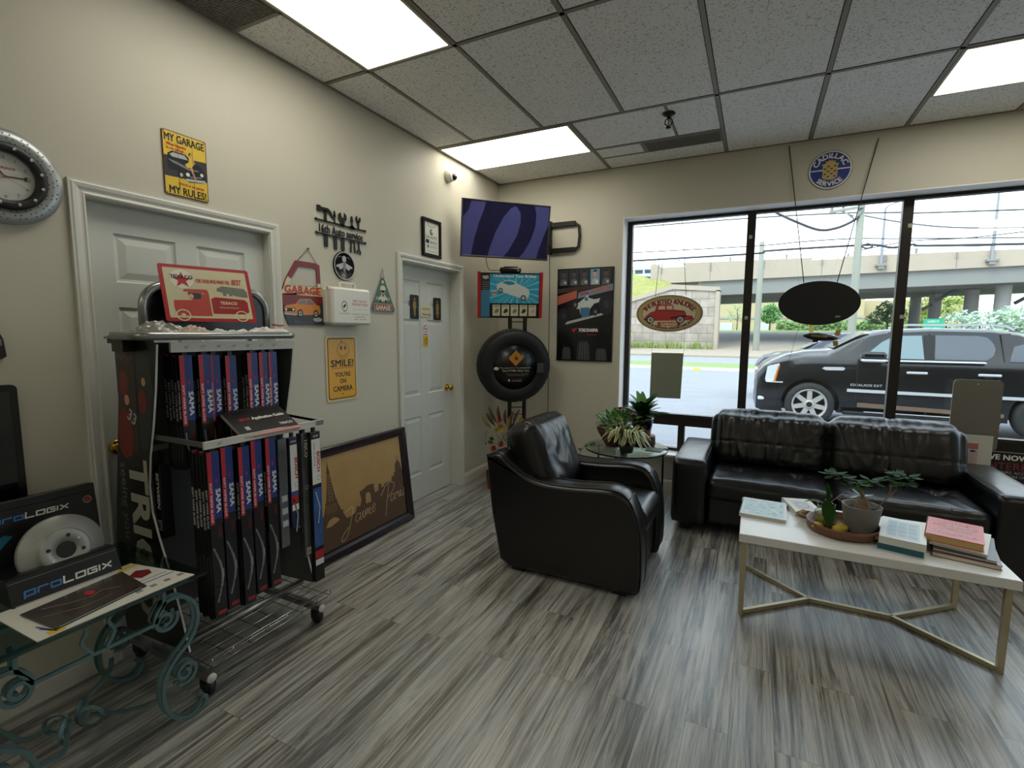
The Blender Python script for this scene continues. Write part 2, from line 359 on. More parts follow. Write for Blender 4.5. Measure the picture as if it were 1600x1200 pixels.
# left wall with two door openings (door_1 near the rack, door_2 is the washroom)
D1 = (-3.63, -2.772, 2.035, .055); D2 = (-1.61, -.785, 2.035, .10); BASEB = mat('baseboard_paint', '#cfccc0', rough=.4, var=.02)
b = MB(); ys = [YF, D1[0], D1[1], D2[0], D2[1], .26]
for y0, y1 in ((ys[0], ys[1]), (ys[2], ys[3]), (ys[4], ys[5])): b.box(-.14, 0, y0, y1, 0, H, WALL)
for D in (D1, D2): b.box(-.14, 0, D[0], D[1], D[2], H, WALL)
b.build('wall_left', kind='structure')
WX0, WX1, WZ0, WZ1 = 1.325, 6.1, .325, 2.555
b = MB(); b.box(0, WX0, 0, .26, 0, H, WALL); b.box(WX1, XR+.2, 0, .26, 0, H, WALL); b.box(WX0, WX1, 0, .26, 0, WZ0, WALL); b.box(WX0, WX1, 0, .26, WZ1, H, WALL)
b.build('wall_back', kind='structure')
b = MB(); b.box(XR, XR+.14, YF, 0, 0, H, WALL); b.build('wall_right', kind='structure')
b = MB(); b.box(-.14, XR+.14, YF-.14, YF, 0, H, WALL); b.build('wall_front', kind='structure')
def baseb(name, segs, fr_of):
    b = MB()
    for a, c in segs:
        fr = fr_of; b.prism([(0, 0), (.014, 0), (.014, .07), (.010, .085), (.004, .095), (0, .1)], a, c, BASEB, fr=fr)
    b.build(name, kind='structure')
# profile frame: u = away from wall, v = up, w = along the wall
baseb('baseboard_left', [(-(D1[0]-.057), -YF), (-(D2[0]-.057), -(D1[1]+.057)), (0, -(D2[1]+.057))], Fr((0, 0, 0), (1, 0, 0), (0, 0, 1)))
baseb('baseboard_back', [(-XR, 0.)], Fr((0, 0, 0), (0, -1, 0), (0, 0, 1)))

def door(name, D, knob_y, knobz=.96):
    y0, y1, zt, rec = D; w = y1-y0; b = MB(); P = DOORP
    fr = LW(y0+.004, .006, -rec); W = w-.008; Hh = zt-.012
    cols = [0, .115, .115+(W-.33)/2, .115+(W-.33)/2+.10, W-.115, W]; rows = [0, .22, .74, .93, 1.58, 1.69, Hh-.12, Hh]
    for i in range(5):
        for j in range(7):
            x0, x1, z0, z1 = cols[i], cols[i+1], rows[j], rows[j+1]
            if i in (1, 3) and j in (1, 3, 5):
                L = [(0, 0), (.006, -.007), (.016, -.009), (.045, -.001)]
                for (a, ha), (c, hc) in zip(L, L[1:]):
                    o = [(x0+a, z0+a), (x1-a, z0+a), (x1-a, z1-a), (x0+a, z1-a)]; q = [(x0+c, z0+c), (x1-c, z0+c), (x1-c, z1-c), (x0+c, z1-c)]
                    for k in range(4): b.quad(fr(*o[k], ha), fr(*o[(k+1) % 4], ha), fr(*q[(k+1) % 4], hc), fr(*q[k], hc), P)
                c = L[-1][0]; b.rect(x0+c, x1-c, z0+c, z1-c, P, fr, L[-1][1])
            else: b.rect(x0, x1, z0, z1, P, fr, 0)
    b.box(0, W, 0, Hh, -.038, -.0101, P, fr)
    for a, c in (((0, 0), (W, 0)), ((0, Hh), (W, Hh))): b.quad(fr(a[0], a[1], 0), fr(c[0], c[1], 0), fr(c[0], c[1], -.038), fr(a[0], a[1], -.038), P)
    for a, c in (((0, 0), (0, Hh)), ((W, 0), (W, Hh))): b.quad(fr(a[0], a[1], 0), fr(c[0], c[1], 0), fr(c[0], c[1], -.038), fr(a[0], a[1], -.038), P)
    d = b.build(name, kind='structure')
    k = MB(); kf = Fr((-rec, knob_y, knobz), (0, 1, 0), (0, 0, 1))
    k.lathe([(.033, 0), (.033, .004), (.026, .008), (.012, .012), (.011, .03), (.02, .036), (.027, .046), (.028, .056), (.022, .064), (.006, .067), (0, .067)], BRASS, fr=kf, n=28)
    k.build('door_knob', parent=d)
    # jamb and casing
    c = MB(); cw = .057
    c.box(-.14, 0, y0-.001, y0+.004, 0, zt, TRIM); c.box(-.14, 0, y1-.004, y1+.001, 0, zt, TRIM); c.box(-.14, 0, y0, y1, zt-.005, zt, TRIM)
    prof = [(0, 0), (0, .011), (.006, .013), (.012, .010), (.018, .010), (.03, .016), (.044, .019), (.05, .016), (cw, .016), (cw, 0)]
    # mitred casing: left, top, right
    def sweep(path_pts):
        rings = []
        for (py, pz, ny, nz) in path_pts: rings.append([Vector((h, py+ny*t, pz+nz*t)) for t, h in prof])
        for A, B in zip(rings, rings[1:]):
            for i in range(len(prof)-1): c.quad(A[i], B[i], B[i+1], A[i+1], TRIM)
    sweep([(y0, 0, -1, 0), (y0, zt, -1, 1), (y1, zt, 1, 1), (y1, 0, 1, 0)])
    c.build('trim_%s' % name[-1], kind='structure')
    return d
door('door_1', D1, -3.60+.04); dd = door('door_2', D2, D2[1]-.07)

# window: white reveal, dark bronze frame, three bays with a low band of panes
FRM = mat('bronze_window_frame', '#2c2722', rough=.4, metal=.3, var=.06, vscale=14); REV = mat('reveal_paint', '#f8f5f3', rough=.5, var=.03)
GLS = glassmat('window_glass', '#f6faf8', .05)
b = MB(); b.box(WX0, WX0+.006, -.002, .2, WZ0, WZ1, REV); b.box(WX0, WX1, -.002, .2, WZ1-.006, WZ1, REV); b.box(WX1-.006, WX1, -.002, .2, WZ0, WZ1, REV)
b.box(WX0-.02, WX1+.02, -.03, .2, WZ0, WZ0+.022, TRIM, bev=.004); b.build('trim_3', kind='structure')
bays = [(WX0+.006, 2.413), (2.413, 3.507), (3.507, 4.60), (4.60, WX1-.006)]
RZ = .652
for i, (xa, xb) in enumerate(bays):
    b = MB(); ya, yb = .17, .23
    L = xa+(.045 if i == 0 else .034); Rr = xb-(.045 if i == 3 else .034); zb = WZ0+.05; zt = WZ1-.032
    b.box(xa, L, ya, yb, WZ0+.022, WZ1-.006, FRM); b.box(Rr, xb, ya, yb, WZ0+.022, WZ1-.006, FRM)
    b.box(L, Rr, ya, yb, zt, WZ1-.006, FRM); b.box(L, Rr, ya, yb, WZ0+.022, zb, FRM)
    b.box(L, Rr, ya-.012, yb, RZ-.055, RZ+.055, FRM, bev=.004); b.box(L, Rr, ya-.02, ya, RZ+.03, RZ+.04, FRM)
    mid = 1.90 if i == 0 else (xa+xb)/2
    b.box(mid-.03, mid+.03, ya, yb, zb, RZ-.055, FRM)
    wdw = b.build('window_%d' % (i+1), kind='structure')
    for (x0, x1, z0, z1) in ((L, Rr, RZ+.055, zt), (L, mid-.03, zb, RZ-.055), (mid+.03, Rr, zb, RZ-.055)):
        g = MB(); g.box(x0, x1, .198, .204, z0, z1, GLS); g.build('pane', parent=wdw)
    if i < 3:
        for zc in (2.31, 1.62):
            k = MB(); k.box(xb-.012, xb+.012, .078, .085, zc-.014, zc+.014, mat('worn_putty', '#b9ae9c', rough=.7)); k.build('mount_pad', parent=wdw)

# ceiling lights
FRL = mat('light_frame_white', '#b9b3a4', rough=.5)
def diffmat():
    m = bpy.data.materials.new('fluorescent_diffuser'); m.use_nodes = True; n = m.node_tree.nodes; l = m.node_tree.links; b_ = n['Principled BSDF']
    tcx = n.new('ShaderNodeTexCoord'); z = n.new('ShaderNodeTexNoise'); z.inputs['Scale'].default_value = 2.2; l.new(tcx.outputs['Object'], z.inputs['Vector'])
    cr = n.new('ShaderNodeValToRGB'); cr.color_ramp.elements[0].color = lin('#fff6dc'); cr.color_ramp.elements[0].position = .4; cr.color_ramp.elements[1].color = lin('#fffdf6'); cr.color_ramp.elements[1].position = .6
    l.new(z.outputs['Fac'], cr.inputs[0]); l.new(cr.outputs[0], b_.inputs['Emission Color']); b_.inputs['Emission Strength'].default_value = LAMP; b_.inputs['Base Color'].default_value = lin('#eeeadd'); b_.inputs['Roughness'].default_value = .4
    return m
DIF = diffmat()
def clight(x0, x1, y0, y1, label):
    t = thing('ceiling_light', label, 'ceiling light', ((x0+x1)/2, (y0+y1)/2, H), group='fluorescent ceiling panels')
    b = MB(); e = .014
    for q in ((x0, x1, y0, y0+e), (x0, x1, y1-e, y1), (x0, x0+e, y0+e, y1-e), (x1-e, x1, y0+e, y1-e)): b.box(*q, H-.010, H+.02, FRL)
    b.build('frame', parent=t); b = MB(); b.box(x0+e, x1-e, y0+e, y1-e, H-.007, H+.01, DIF); b.build('diffuser', parent=t)
clight(gx[0]+.012, gx[1]-.012, gy[2]+.012, gy[1]-.012, 'large lit fluorescent ceiling panel above the door with the wiper rack, nearest the left wall')
clight(.024, 1.173, gy[0]+.012, -.521, 'lit yellowish ceiling panel in the corner above the television')
clight(gx[5]+.012, gx[7]-.012, gy[0]+.012, -.521, 'lit ceiling panel above the window on the right edge')
for (i, j) in ((8, 2), (0, 4), (5, 4)):
    clight(gx[i]+.012, gx[i+1]-.012, gy[j+1]+.012, gy[j]-.012, 'lit ceiling panel of the rear part of the room behind the viewer')
# vents
VM = mat('vent_grey_plastic', '#85837c', rough=.5, var=.03)
b = MB(); x0, x1, y0, y1 = .024, .352, -4.73, -2.95
b.box(x0, x1, y0, y1, H-.004, H-.002, mat('vent_dark_backing', '#3a3936', rough=.9))
k = x0
while k < x1: b.box(k, k+.003, y0, y1, H-.012, H-.004, VM); k += .0125
k = y0
while k < y1: b.box(x0, x1, k, k+.003, H-.012, H-.004, VM); k += .0125
tag(b.build('ceiling_vent'), 'long grey egg crate return air grille in the ceiling along the left wall', 'vent')
b = MB(); x0, x1, y0, y1 = 1.60, gx[3]-.014, -.525, -.308
b.box(x0, x1, y0, y1, H-.005, H-.001, mat('vent_dark', '#5a544a', rough=.8, var=.05))
for q in ((x0, x1, y0, y0+.01), (x0, x1, y1-.01, y1), (x0, x0+.01, y0, y1), (x1-.01, x1, y0, y1)): b.box(*q, H-.009, H-.002, VM)
for k in range(9): b.box(x0+.01, x1-.01, y0+.02+k*.021, y0+.024+k*.021, H-.008, H-.004, VM)
tag(b.build('ceiling_vent'), 'narrow dark slotted supply vent in the ceiling above the window', 'vent')
# sprinkler
t = thing('fire_sprinkler', 'small dark pendant fire sprinkler hanging from the ceiling beside the slotted vent', 'sprinkler', (1.872, -.99, H))
SPM = mat('blackened_steel', '#26231f', rough=.35, metal=.6); c = (1.872, -.99)
b = MB(); b.lathe([(.04, H-.001), (.045, H-.008), (.03, H-.018), (.012, H-.022), (.012, H-.04), (0, H-.04)], SPM, c=(*c, 0), n=20); b.build('escutcheon', parent=t)
b = MB()
for s in (-1, 1): b.tube([(c[0]+s*.010, c[1], H-.035), (c[0]+s*.024, c[1], H-.05), (c[0]+s*.024, c[1], H-.07), (c[0]+s*.004, c[1], H-.09)], .004, SPM, n=6)
b.lathe([(.0, H-.104), (.02, H-.100), (.02, H-.097), (0, H-.094)], SPM, c=(*c, 0), n=14); b.lathe([(.003, H-.095), (.003, H-.04)], SPM, c=(*c, 0), n=8); b.build('frame_arm', parent=t)
# dome camera
t = thing('security_camera', 'white dome security camera high on the left wall near the corner', 'security camera', (0, -.96, 2.84))
fr = LW(-.96, 2.84); b = MB(); b.lathe([(.05, 0), (.055, .006), (.053, .03), (.044, .05), (.034, .06), (0, .062)], mat('white_plastic', '#dedcd2', rough=.35), fr=fr, n=28); b.build('housing', parent=t)
b = MB(); fr2 = Fr(fr(.018, -.004, .045), Vector((0, 1, 0)).cross(Vector((0, 0, 1))) * -1 + Vector((0, 1, 0)), (0, 0, 1)); b.sphere(fr(.014, -.008, .05), .034, mat('black_gloss', '#08080a', rough=.05, coat=.5)); b.build('lens_dome', parent=t)
# ================================================================== WALL ITEMS
BLK = mat('print_black', '#141210', rough=.45); WHT = mat('print_white', '#e6e4dc', rough=.45); RED = mat('print_red', '#b3262b', rough=.4)
YEL = mat('print_yellow', '#e0bf3c', rough=.4, var=.08, vscale=30); CRM = mat('print_cream', '#d8cda8', rough=.45, var=.06, vscale=20); GRY = mat('print_grey', '#7d7f80', rough=.45)
LGR = mat('print_light_grey', '#b4b7b8', rough=.4); ORG = mat('print_orange', '#d9862c', rough=.4); BLU = mat('print_blue', '#23387f', rough=.4); SKN = mat('print_skin', '#cf9a76', rough=.5)
DGR = mat('print_dark_grey', '#33363a', rough=.4); TIN = mat('tin_edge', '#8f8a80', rough=.4, metal=.6); BLKM = mat('black_satin_metal', '#0e0e10', rough=.35, metal=.3); GRN = mat('print_green', '#3f6a5c', rough=.45, var=.06)
TEAL = mat('print_teal', '#2a8ea6', rough=.4, var=.1, vscale=12); MAR = mat('print_maroon', '#7e2027', rough=.4, var=.06); STR = mat('twine', '#6d5437', rough=.9)
CHR = mat('chrome', '#d2d4d6', rough=.12, metal=1.)

def car_art(b, fr, x, y, L, body, h=.0012, dark=BLK, glass=GRY, wheel=BLK, hub=LGR, flip=False):
    """a saloon seen from the front quarter, drawn flat; L = length"""
    f = -1 if flip else 1
    P = lambda pts: [(x+f*L*px, y+L*py) for px, py in pts]
    b.poly(P([(-.5, .10), (-.5, .2), (-.44, .26), (-.2, .3), (-.08, .42), (.22, .43), (.38, .31), (.48, .28), (.5, .14), (.46, .08), (-.1, .05), (-.42, .05)]), body, fr, h)
    b.poly(P([(-.16, .30), (-.06, .40), (.08, .40), (.1, .30)]), glass, fr, h+.0004); b.poly(P([(.12, .30), (.11, .40), (.21, .41), (.33, .31)]), glass, fr, h+.0004)
    b.poly(P([(-.5, .13), (-.5, .19), (-.22, .21), (-.22, .13)]), dark, fr, h+.0004)
    b.ell(*P([(-.455, .165)])[0], L*.026, L*.026, WHT, fr, h+.0008, 14); b.ell(*P([(-.265, .172)])[0], L*.026, L*.026, WHT, fr, h+.0008, 14)
    for wx in (-.08, .36):
        b.ell(*P([(wx, .09)])[0], L*.075, L*.095, wheel, fr, h+.0008, 20); b.ell(*P([(wx, .09)])[0], L*.045, L*.06, hub, fr, h+.0012, 16); b.ell(*P([(wx, .09)])[0], L*.018, L*.024, dark, fr, h+.0016, 10)
    b.line(P([(-.5, .075), (-.2, .055)]), L*.03, LGR, fr, h+.0012)

# --- rotor clock
t = thing('rotor_clock', 'round wall clock shaped like a drilled silver brake disc, cut by the left edge', 'clock', (0, -3.875, 1.87))
fr = LW(-3.875, 2.04); RS = mat('rotor_silver', '#a9adae', rough=.35, metal=.55, var=.04)
b = MB(); b.lathe([(.150, 0), (.168, .002), (.170, .02), (.168, .028), (.118, .028), (.112, .02)], RS, fr=fr, n=64, cap=False)
for k in range(36):
    for j, rr in enumerate((.125, .138, .151)):
        a = R(k*10+j*4.2+(k % 2)*3); b.ell(rr*cos(a), rr*sin(a), .0024, .0024, BLK, fr, .0286, 8)
b.build('rotor_ring', parent=t)
b = MB(); b.lathe([(.118, .026), (.118, .040), (.112, .045), (.092, .045), (.086, .038), (.086, .018)], BLK, fr=fr, n=56, cap=False); b.build('black_bezel', parent=t)
for k in range(12):
    b = MB(); a = R(15+k*30); f3 = Fr(fr(.102*cos(a), .102*sin(a), .045), fr.u, fr.v); b.lathe([(.0055, 0), (.0055, .003), (.003, .004), (.0022, .001)], CHR, fr=f3, n=14); b.build('bolt', parent=t)

b = MB(); b.ell(0, 0, .0865, .0865, mat('clock_face_white', '#d8d8d2', rough=.5), fr, .019, 48)
for k in range(1, 13): a = R(90-30*k); b.text(str(k), .07*cos(a), .07*sin(a)-.0055, .012, DGR, fr, .0196)
for k in range(60): a = R(6*k); b.line([(.081*cos(a), .081*sin(a)), (.084*cos(a), .084*sin(a))], .0008, DGR, fr, .0196)
b.text('REFERENCE', 0, .026, .009, RED, fr, .0196, shear=.25, bold=.02); b.build('clock_face', parent=t)
b = MB(); b.line([(0, 0), (.06, .004)], .004, BLK, fr, .022); b.poly([(.055, -.004), (.066, -.003), (.062, .004), (.068, .011), (.055, .010)], BLK, fr, .0222); b.line([(0, 0), (-.025, .034)], .005, BLK, fr, .0225); b.line([(-.012, .006), (.066, -.036)], .0014, RED, fr, .024); b.ell(0, 0, .005, .005, RED, fr, .0246, 16); b.build('clock_hands', parent=t)
b = MB(); b.ell(0, 0, .087, .087, glassmat('clock_glass', '#ffffff', .08), fr, .036, 48); b.build('clock_glass', parent=t)

# --- MY GARAGE sign
def sign_plate(name, label, cat, y0, y1, z0, z1, edge, depth=.004, rc=.008):
    t = thing(name, label, cat, (0, (y0+y1)/2, z0)); b = MB(); fr = LW((y0+y1)/2, (z0+z1)/2, depth+.002); w, h = (y1-y0), (z1-z0)
    b.prism(rrect(-w/2, w/2, -h/2, h/2, rc), -depth, 0, edge, fr=fr); return t, b, fr, w, h
t, b, fr, w, h = sign_plate('tin_sign', 'small black and yellow MY GARAGE MY RULES! tin sign above the rack door', 'sign', -3.316, -3.112, 2.12, 2.411, mat('rusty_edge', '#5b2a1c', rough=.7, var=.3, vscale=60))
b.rect(-w/2+.004, w/2-.004, -h/2+.004, h/2-.004, YEL, fr, .0006); b.rect(-w/2+.004, w/2-.004, -.062, .055, DGR, fr, .001)
b.poly([(-w/2+.004, .03), (-w/2+.004, .06), (w/2-.004, .06), (w/2-.004, .045)], YEL, fr, .0012); b.poly([(-w/2+.004, -.062), (-w/2+.03, -.062), (w/2-.004, -.05), (w/2-.004, -.075)], YEL, fr, .0012)
b.text('MY GARAGE', 0, .098, .036, BLK, fr, .0016, width=w*.9, bold=.02); b.text('MY RULES!', .004, -.137, .036, BLK, fr, .0016, width=w*.84, bold=.02)
b.text('What happens', -w*.42, .078, .014, RED, fr, .0016, al='L', width=.09, bold=.02); b.text('in my garage...', -w*.42, .060, .014, RED, fr, .0016, al='L', width=.09, bold=.02)
b.text('STAYS in my garage', .022, -.092, .012, RED, fr, .0016, width=.12, bold=.02)
P = lambda q: [(a*w, c*h) for a, c in q]
CARD = mat('print_car_black', '#1b1d22', rough=.35); 
b.poly(P([(-.42, .02), (-.40, .14), (-.3, .19), (.0, .19), (.12, .12), (.3, .08), (.42, -.02), (.46, -.14), (.40, -.2), (.05, -.24), (-.1, -.18), (-.2, -.1), (-.4, -.1)]), CARD, fr, .0016)
b.poly(P([(-.36, .13), (-.28, .17), (-.02, .17), (.05, .11), (-.3, .10)]), LGR, fr, .002); b.poly(P([(-.40, .05), (-.2, .04), (.1, -.02), (.3, -.01), (.28, -.03), (.08, -.05), (-.3, .01)]), GRY, fr, .002)
b.line(P([(.0, -.21), (.42, -.17)]), .012, LGR, fr, .0022); b.line(P([(.08, -.15), (.34, -.12)]), .006, GRY, fr, .0022)
for px, py, q in ((.03, -.12, .045), (.36, -.07, .04), ): b.ell(px*w, py*h, q*w, q*w, WHT, fr, .0022, 16)
b.ell(-.12*w, -.15*h, .07*w, .085*w, BLK, fr, .0022, 20); b.ell(-.12*w, -.15*h, .035*w, .045*w, LGR, fr, .0024, 16)
# seated figure in a yellow dress
b.ell(.10*w, .205*h, .035*w, .045*w, BLK, fr, .0026, 14); b.ell(.112*w, .195*h, .024*w, .034*w, SKN, fr, .0028, 14)
b.poly(P([(.07, .16), (.16, .16), (.18, .06), (.12, .0), (.02, -.01), (-.03, .03), (.06, .08)]), YEL, fr, .0027); b.poly(P([(.08, .01), (.15, .0), (.19, -.12), (.24, -.2), (.2, -.2), (.14, -.1)]), SKN, fr, .0028); b.line(P([(.15, .15), (.2, .08)]), .006, SKN, fr, .0029)
for k in (-.17, .16): b.rect(k*w-.0007, k*w+.0007, -h/2, h/2, DGR, fr, .0031)
b.build('printed_plate', parent=t)
for sx in (-1, 1):
    for sy in (-1, 1): b = MB(); b.sphere(fr(sx*(w/2-.008), sy*(h/2-.008), .002), .003, TIN, 8, 6); b.build('nail', parent=t)

# --- metal tool cut-out "16th Auto service"
fr = LW(-2.225, 2.15, .006); w = .43; b = MB(); D0, D1_ = 0, .004; M_ = BLKM
def pr(pts): b.prism(pts, D0, D1_, M_, fr=fr)
def bar(x0, y0, x1, y1, wd):
    d = Vector((x1-x0, y1-y0)).normalized(); q = Vector((-d.y, d.x))*wd/2; pr([(x0-q.x, y0-q.y), (x1-q.x, y1-q.y), (x1+q.x, y1+q.y), (x0+q.x, y0+q.y)])
bar(-.215, .030, .215, .030, .010); bar(-.215, -.052, .215, -.052, .010)
for sx in (-1, 1): pr(arcpts(sx*.215, .030, .009, 0, 360, 10)[:-1]); pr(arcpts(sx*.215, -.052, .009, 0, 360, 10)[:-1])
# hammer
pr([(-.155, -.13), (-.125, -.13), (-.122, -.052), (-.157, -.052)]); bar(-.139, .03, -.139, .10, .022); pr([(-.205, .082), (-.205, .118), (-.18, .12), (-.17, .112), (-.115, .114), (-.09, .098), (-.068, .052), (-.085, .062), (-.105, .084), (-.13, .09), (-.17, .09), (-.18, .082)])
# screwdriver
bar(-.062, .025, -.062, .09, .009); pr([(-.072, .07), (-.052, .07), (-.056, .105), (-.062, .112), (-.068, .105)]); pr(rrect(-.075, -.047, -.138, -.05, .01, 3))
# adjustable wrench
pr([(-.018, .02), (.022, .02), (.024, .055), (.044, .075), (.040, .102), (.022, .115), (.02, .085), (.004, .078), (-.004, .09), (-.008, .112), (-.028, .098), (-.032, .07), (-.014, .055)]); pr(rrect(-.012, .018, -.138, -.05, .012, 3))
# pliers
pr([(.07, .03), (.088, .055), (.078, .075), (.083, .102), (.09, .108), (.097, .102), (.102, .075), (.094, .055), (.112, .03)]); bar(.074, -.135, .078, -.055, .013); bar(.112, -.135, .106, -.055, .013); pr([(.062, .02), (.12, .02), (.108, .04), (.074, .04)])
# spanner
bar(.15, -.11, .15, -.055, .014); bar(.15, .03, .15, .085, .014)
pr(arcpts(.15, .098, .024, 115, 425, 16)[:-1]+[(.158, .105), (.158, .09), (.142, .09), (.142, .105)]); pr(arcpts(.15, -.125, .02, -65, 245, 14)[:-1]+[(.143, -.132), (.143, -.118), (.157, -.118), (.157, -.132)])
b.text('16th Auto service', 0, -.042, .052, BLKM, fr, .004, width=.385, bold=.012, depth=.004)
tag(b.build('tool_cutout'), 'black metal wall cut-out of hand tools reading 16th Auto service', 'wall art')

# --- round emblem
t = thing('round_badge', 'round dark metal badge with a winged figure between tool cut-out and first aid box', 'badge', (0, -2.214, 1.82)); fr = LW(-2.214, 1.917)
b = MB(); b.lathe([(.094, 0), (.096, .006), (.092, .012), (.082, .012), (.08, .007), (0, .007)], BLKM, fr=fr, n=48); b.build('plate', parent=t)
b = MB(); b.ring(0, 0, .092, .092, .086, .086, LGR, fr, .0126); b.ell(0, .045, .018, .022, LGR, fr, .008, 16); b.poly([(-.014, .03), (.014, .03), (.010, -.03), (0, -.045), (-.010, -.03)], GRY, fr, .0084)
for s in (-1, 1):
    b.poly([(s*.012, .02), (s*.07, .0), (s*.072, -.012), (s*.05, -.012), (s*.045, -.026), (s*.025, -.022), (s*.012, -.01)], LGR, fr, .0082); b.line([(s*.01, .05), (s*.035, .062), (s*.055, .05)], .004, GRY, fr, .0084)
b.text('GARAGE', 0, 0, .013, GRY, fr, .0084, arc=(0, 0, .076, .076, 215, 325)); b.build('relief', parent=t)

# --- GARAGE bag-shaped sign
t = thing('hanging_sign', 'red and black GARAGE sign shaped like an oil can with a yellow muscle car', 'sign', (0, -2.565, 1.52)); fr = LW(-2.565, 1.70, .008)
OL = [(-.165, -.02), (-.13, .055), (-.115, .09), (-.04, .205), (.11, .205), (.14, .195), (.145, .06), (.165, .04), (.165, -.18), (-.105, -.18), (-.165, -.04)]
b = MB(); hole = [(-.085, .09), (-.02, .175), (.11, .175), (.12, .165), (.12, .06), (-.10, .06)]
# body below the grip hole plus the four bars of the grip
b.prism([(-.165, -.02), (-.13, .055), (.145, .06), (.165, .04), (.165, -.18), (-.105, -.18), (-.165, -.04)], -.006, 0, DGR, fr=fr)
for seg in ([(-.13, .055), (-.115, .09), (-.04, .205), (-.018, .175), (-.09, .075), (-.095, .055)], [(-.04, .205), (.11, .205), (.14, .195), (.114, .175), (-.018, .175)], [(.14, .195), (.145, .06), (.118, .06), (.114, .175)]): b.prism(seg, -.006, 0, MAR, fr=fr)
b.poly([(-.163, -.02), (-.125, .055), (.143, .057), (.163, .037), (.163, .0), (-.163, -.0)], CRM, fr, .0006); b.poly([(-.163, -.002), (-.163, -.045), (-.13, -.07), (.163, -.04), (.163, .0)], MAR, fr, .0009)
b.poly([(-.126, .055), (-.115, .085), (-.10, .105), (-.075, .09), (-.09, .07), (-.09, .055)], CRM, fr, .0009); b.poly([(.118, .058), (.116, .08), (.142, .08), (.143, .058)], CRM, fr, .0009)
b.text('GARAGE', .008, .008, .048, ORG, fr, .0013, width=.27, bold=.045); b.text('GARAGE', .005, .011, .044, RED, fr, .0017, width=.26, bold=.02)
car_art(b, fr, .0, -.135, .27, ORG, .0018, flip=False)
b.ell(.11, -.145, .035, .014, LGR, fr, .002, 20); b.text('full service', -.0, -.168, .016, GRY, fr, .002, width=.13, shear=.3)
b.build('printed_board', parent=t)
b = MB(); b.tube([(.006, -2.565-.03, 1.9), (.006, -2.51, 1.985), (.006, -2.44, 1.895)], .0018, STR, n=5); b.build('hanging_cord', parent=t)
b = MB(); b.lathe([(.004, 0), (.004, .012), (.007, .014), (0, .016)], TIN, fr=LW(-2.51, 1.987), n=10); b.build('nail', parent=t)

# --- first aid box
t = thing('first_aid_box', 'white plastic first aid kit case with carrying handle mounted on the wall', 'first aid kit', (0, -2.24, 1.525)); fr = LW(-2.24, 1.645); WP = mat('first_aid_plastic', '#dfddd0', rough=.3, var=.02)
b = MB(); b.box(-.172, .172, -.115, .115, .0, .048, WP, fr, bev=.012); b.build('case_back', parent=t)
b = MB(); b.box(-.175, .175, -.12, .12, .051, .10, WP, fr, bev=.014); b.build('lid', parent=t)
b = MB(); b.tube([fr(-.065, .115, .05), fr(-.065, .147, .05), fr(-.055, .155, .05), fr(.055, .155, .05), fr(.065, .147, .05), fr(.065, .115, .05)], .0, WP, rect=(.016, .012), up=fr.w); b.build('handle', parent=t)
for sx in (-.15, .15): b = MB(); b.box(sx-.02, sx+.02, .112, .125, .04, .06, WP, fr, bev=.003); b.build('latch', parent=t)
b = MB(); b.ring(-.075, -.0, .026, .034, .022, .029, BLK, fr, .1006, 30); b.poly([(-.088, .0), (-.066, .018), (-.062, .006), (-.07, -.004), (-.084, -.016)], BLK, fr, .1006)
b.text('FIRST AID KIT', .065, .03, .016, RED, fr, .1006, width=.13); b.text('PREMIER SERIE', .065, .008, .016, RED, fr, .1006, width=.15)
b.text('St. John Ambulance', -.075, -.05, .008, BLK, fr, .1006, width=.095)
for k, (q, wd) in enumerate((('Workplace first aid and medical', .15), ('emergency supplies', .09), ('Refer. 416-555', .11))): b.text(q, .065, -.052-.017*k, .008, BLK, fr, .1006, width=wd)
b.rect(-.005, .14, -.018, -.0172, BLK, fr, .1006); b.build('printed_label', parent=t)

# --- small triangular GARAGE sign
t = thing('hanging_sign', 'small green triangular GARAGE tin sign with a beige car hung on twine', 'sign', (0, -1.84, 1.62)); fr = LW(-1.838, 1.735, .006)
tri = []
for (cx, cy), a0 in (((.0, .125), 30), ((-.108, -.092), 150), ((.108, -.092), 270)): tri += arcpts(cx, cy, .024, a0, a0+120, 6)
tri = [p for p in tri]; b = MB(); b.prism(tri, -.004, 0, mat('sage_tin', '#8f9a8c', rough=.4), fr=fr)
k_ = .94; b.poly([(x*k_, y*k_+.001) for x, y in tri], DGR, fr, .0006); b.poly([(x*.88, y*.88+.001) for x, y in tri], GRN, fr, .001)
b.rect(-.10, .10, -.103, -.045, MAR, fr, .0014); b.rect(-.096, .096, -.099, -.049, CRM, fr, .0016); b.rect(-.093, .093, -.096, -.052, MAR, fr, .0018); b.text('GARAGE', 0, -.09, .032, CRM, fr, .002, width=.16, bold=.03)
b.poly([(-.045, -.03), (-.05, -.005), (-.03, .004), (-.018, .022), (.018, .022), (.03, .004), (.05, -.005), (.045, -.03)], CRM, fr, .0014); b.ell(-.03, -.03, .012, .012, BLK, fr, .0018, 12); b.ell(.03, -.03, .012, .012, BLK, fr, .0018, 12); b.poly([(-.014, .006), (-.01, .018), (.01, .018), (.014, .006)], DGR, fr, .0018)
b.ell(0, .06, .03, .026, CRM, fr, .0014, 16); b.rect(-.022, .022, .03, .05, CRM, fr, .0014); b.ell(0, .112, .012, .012, CRM, fr, .0014, 12)
for s in (-1, 1): b.line([(s*.055, -.02), (s*.075, .0)], .005, LGR, fr, .0014); b.line([(s*.075, -.02), (s*.055, .0)], .005, LGR, fr, .0014)
b.build('printed_plate', parent=t)
b = MB(); b.tube([(.006, -1.856, 1.88), (.008, -1.838, 1.945), (.006, -1.820, 1.88)], .0015, STR, n=5); b.build('hanging_cord', parent=t)

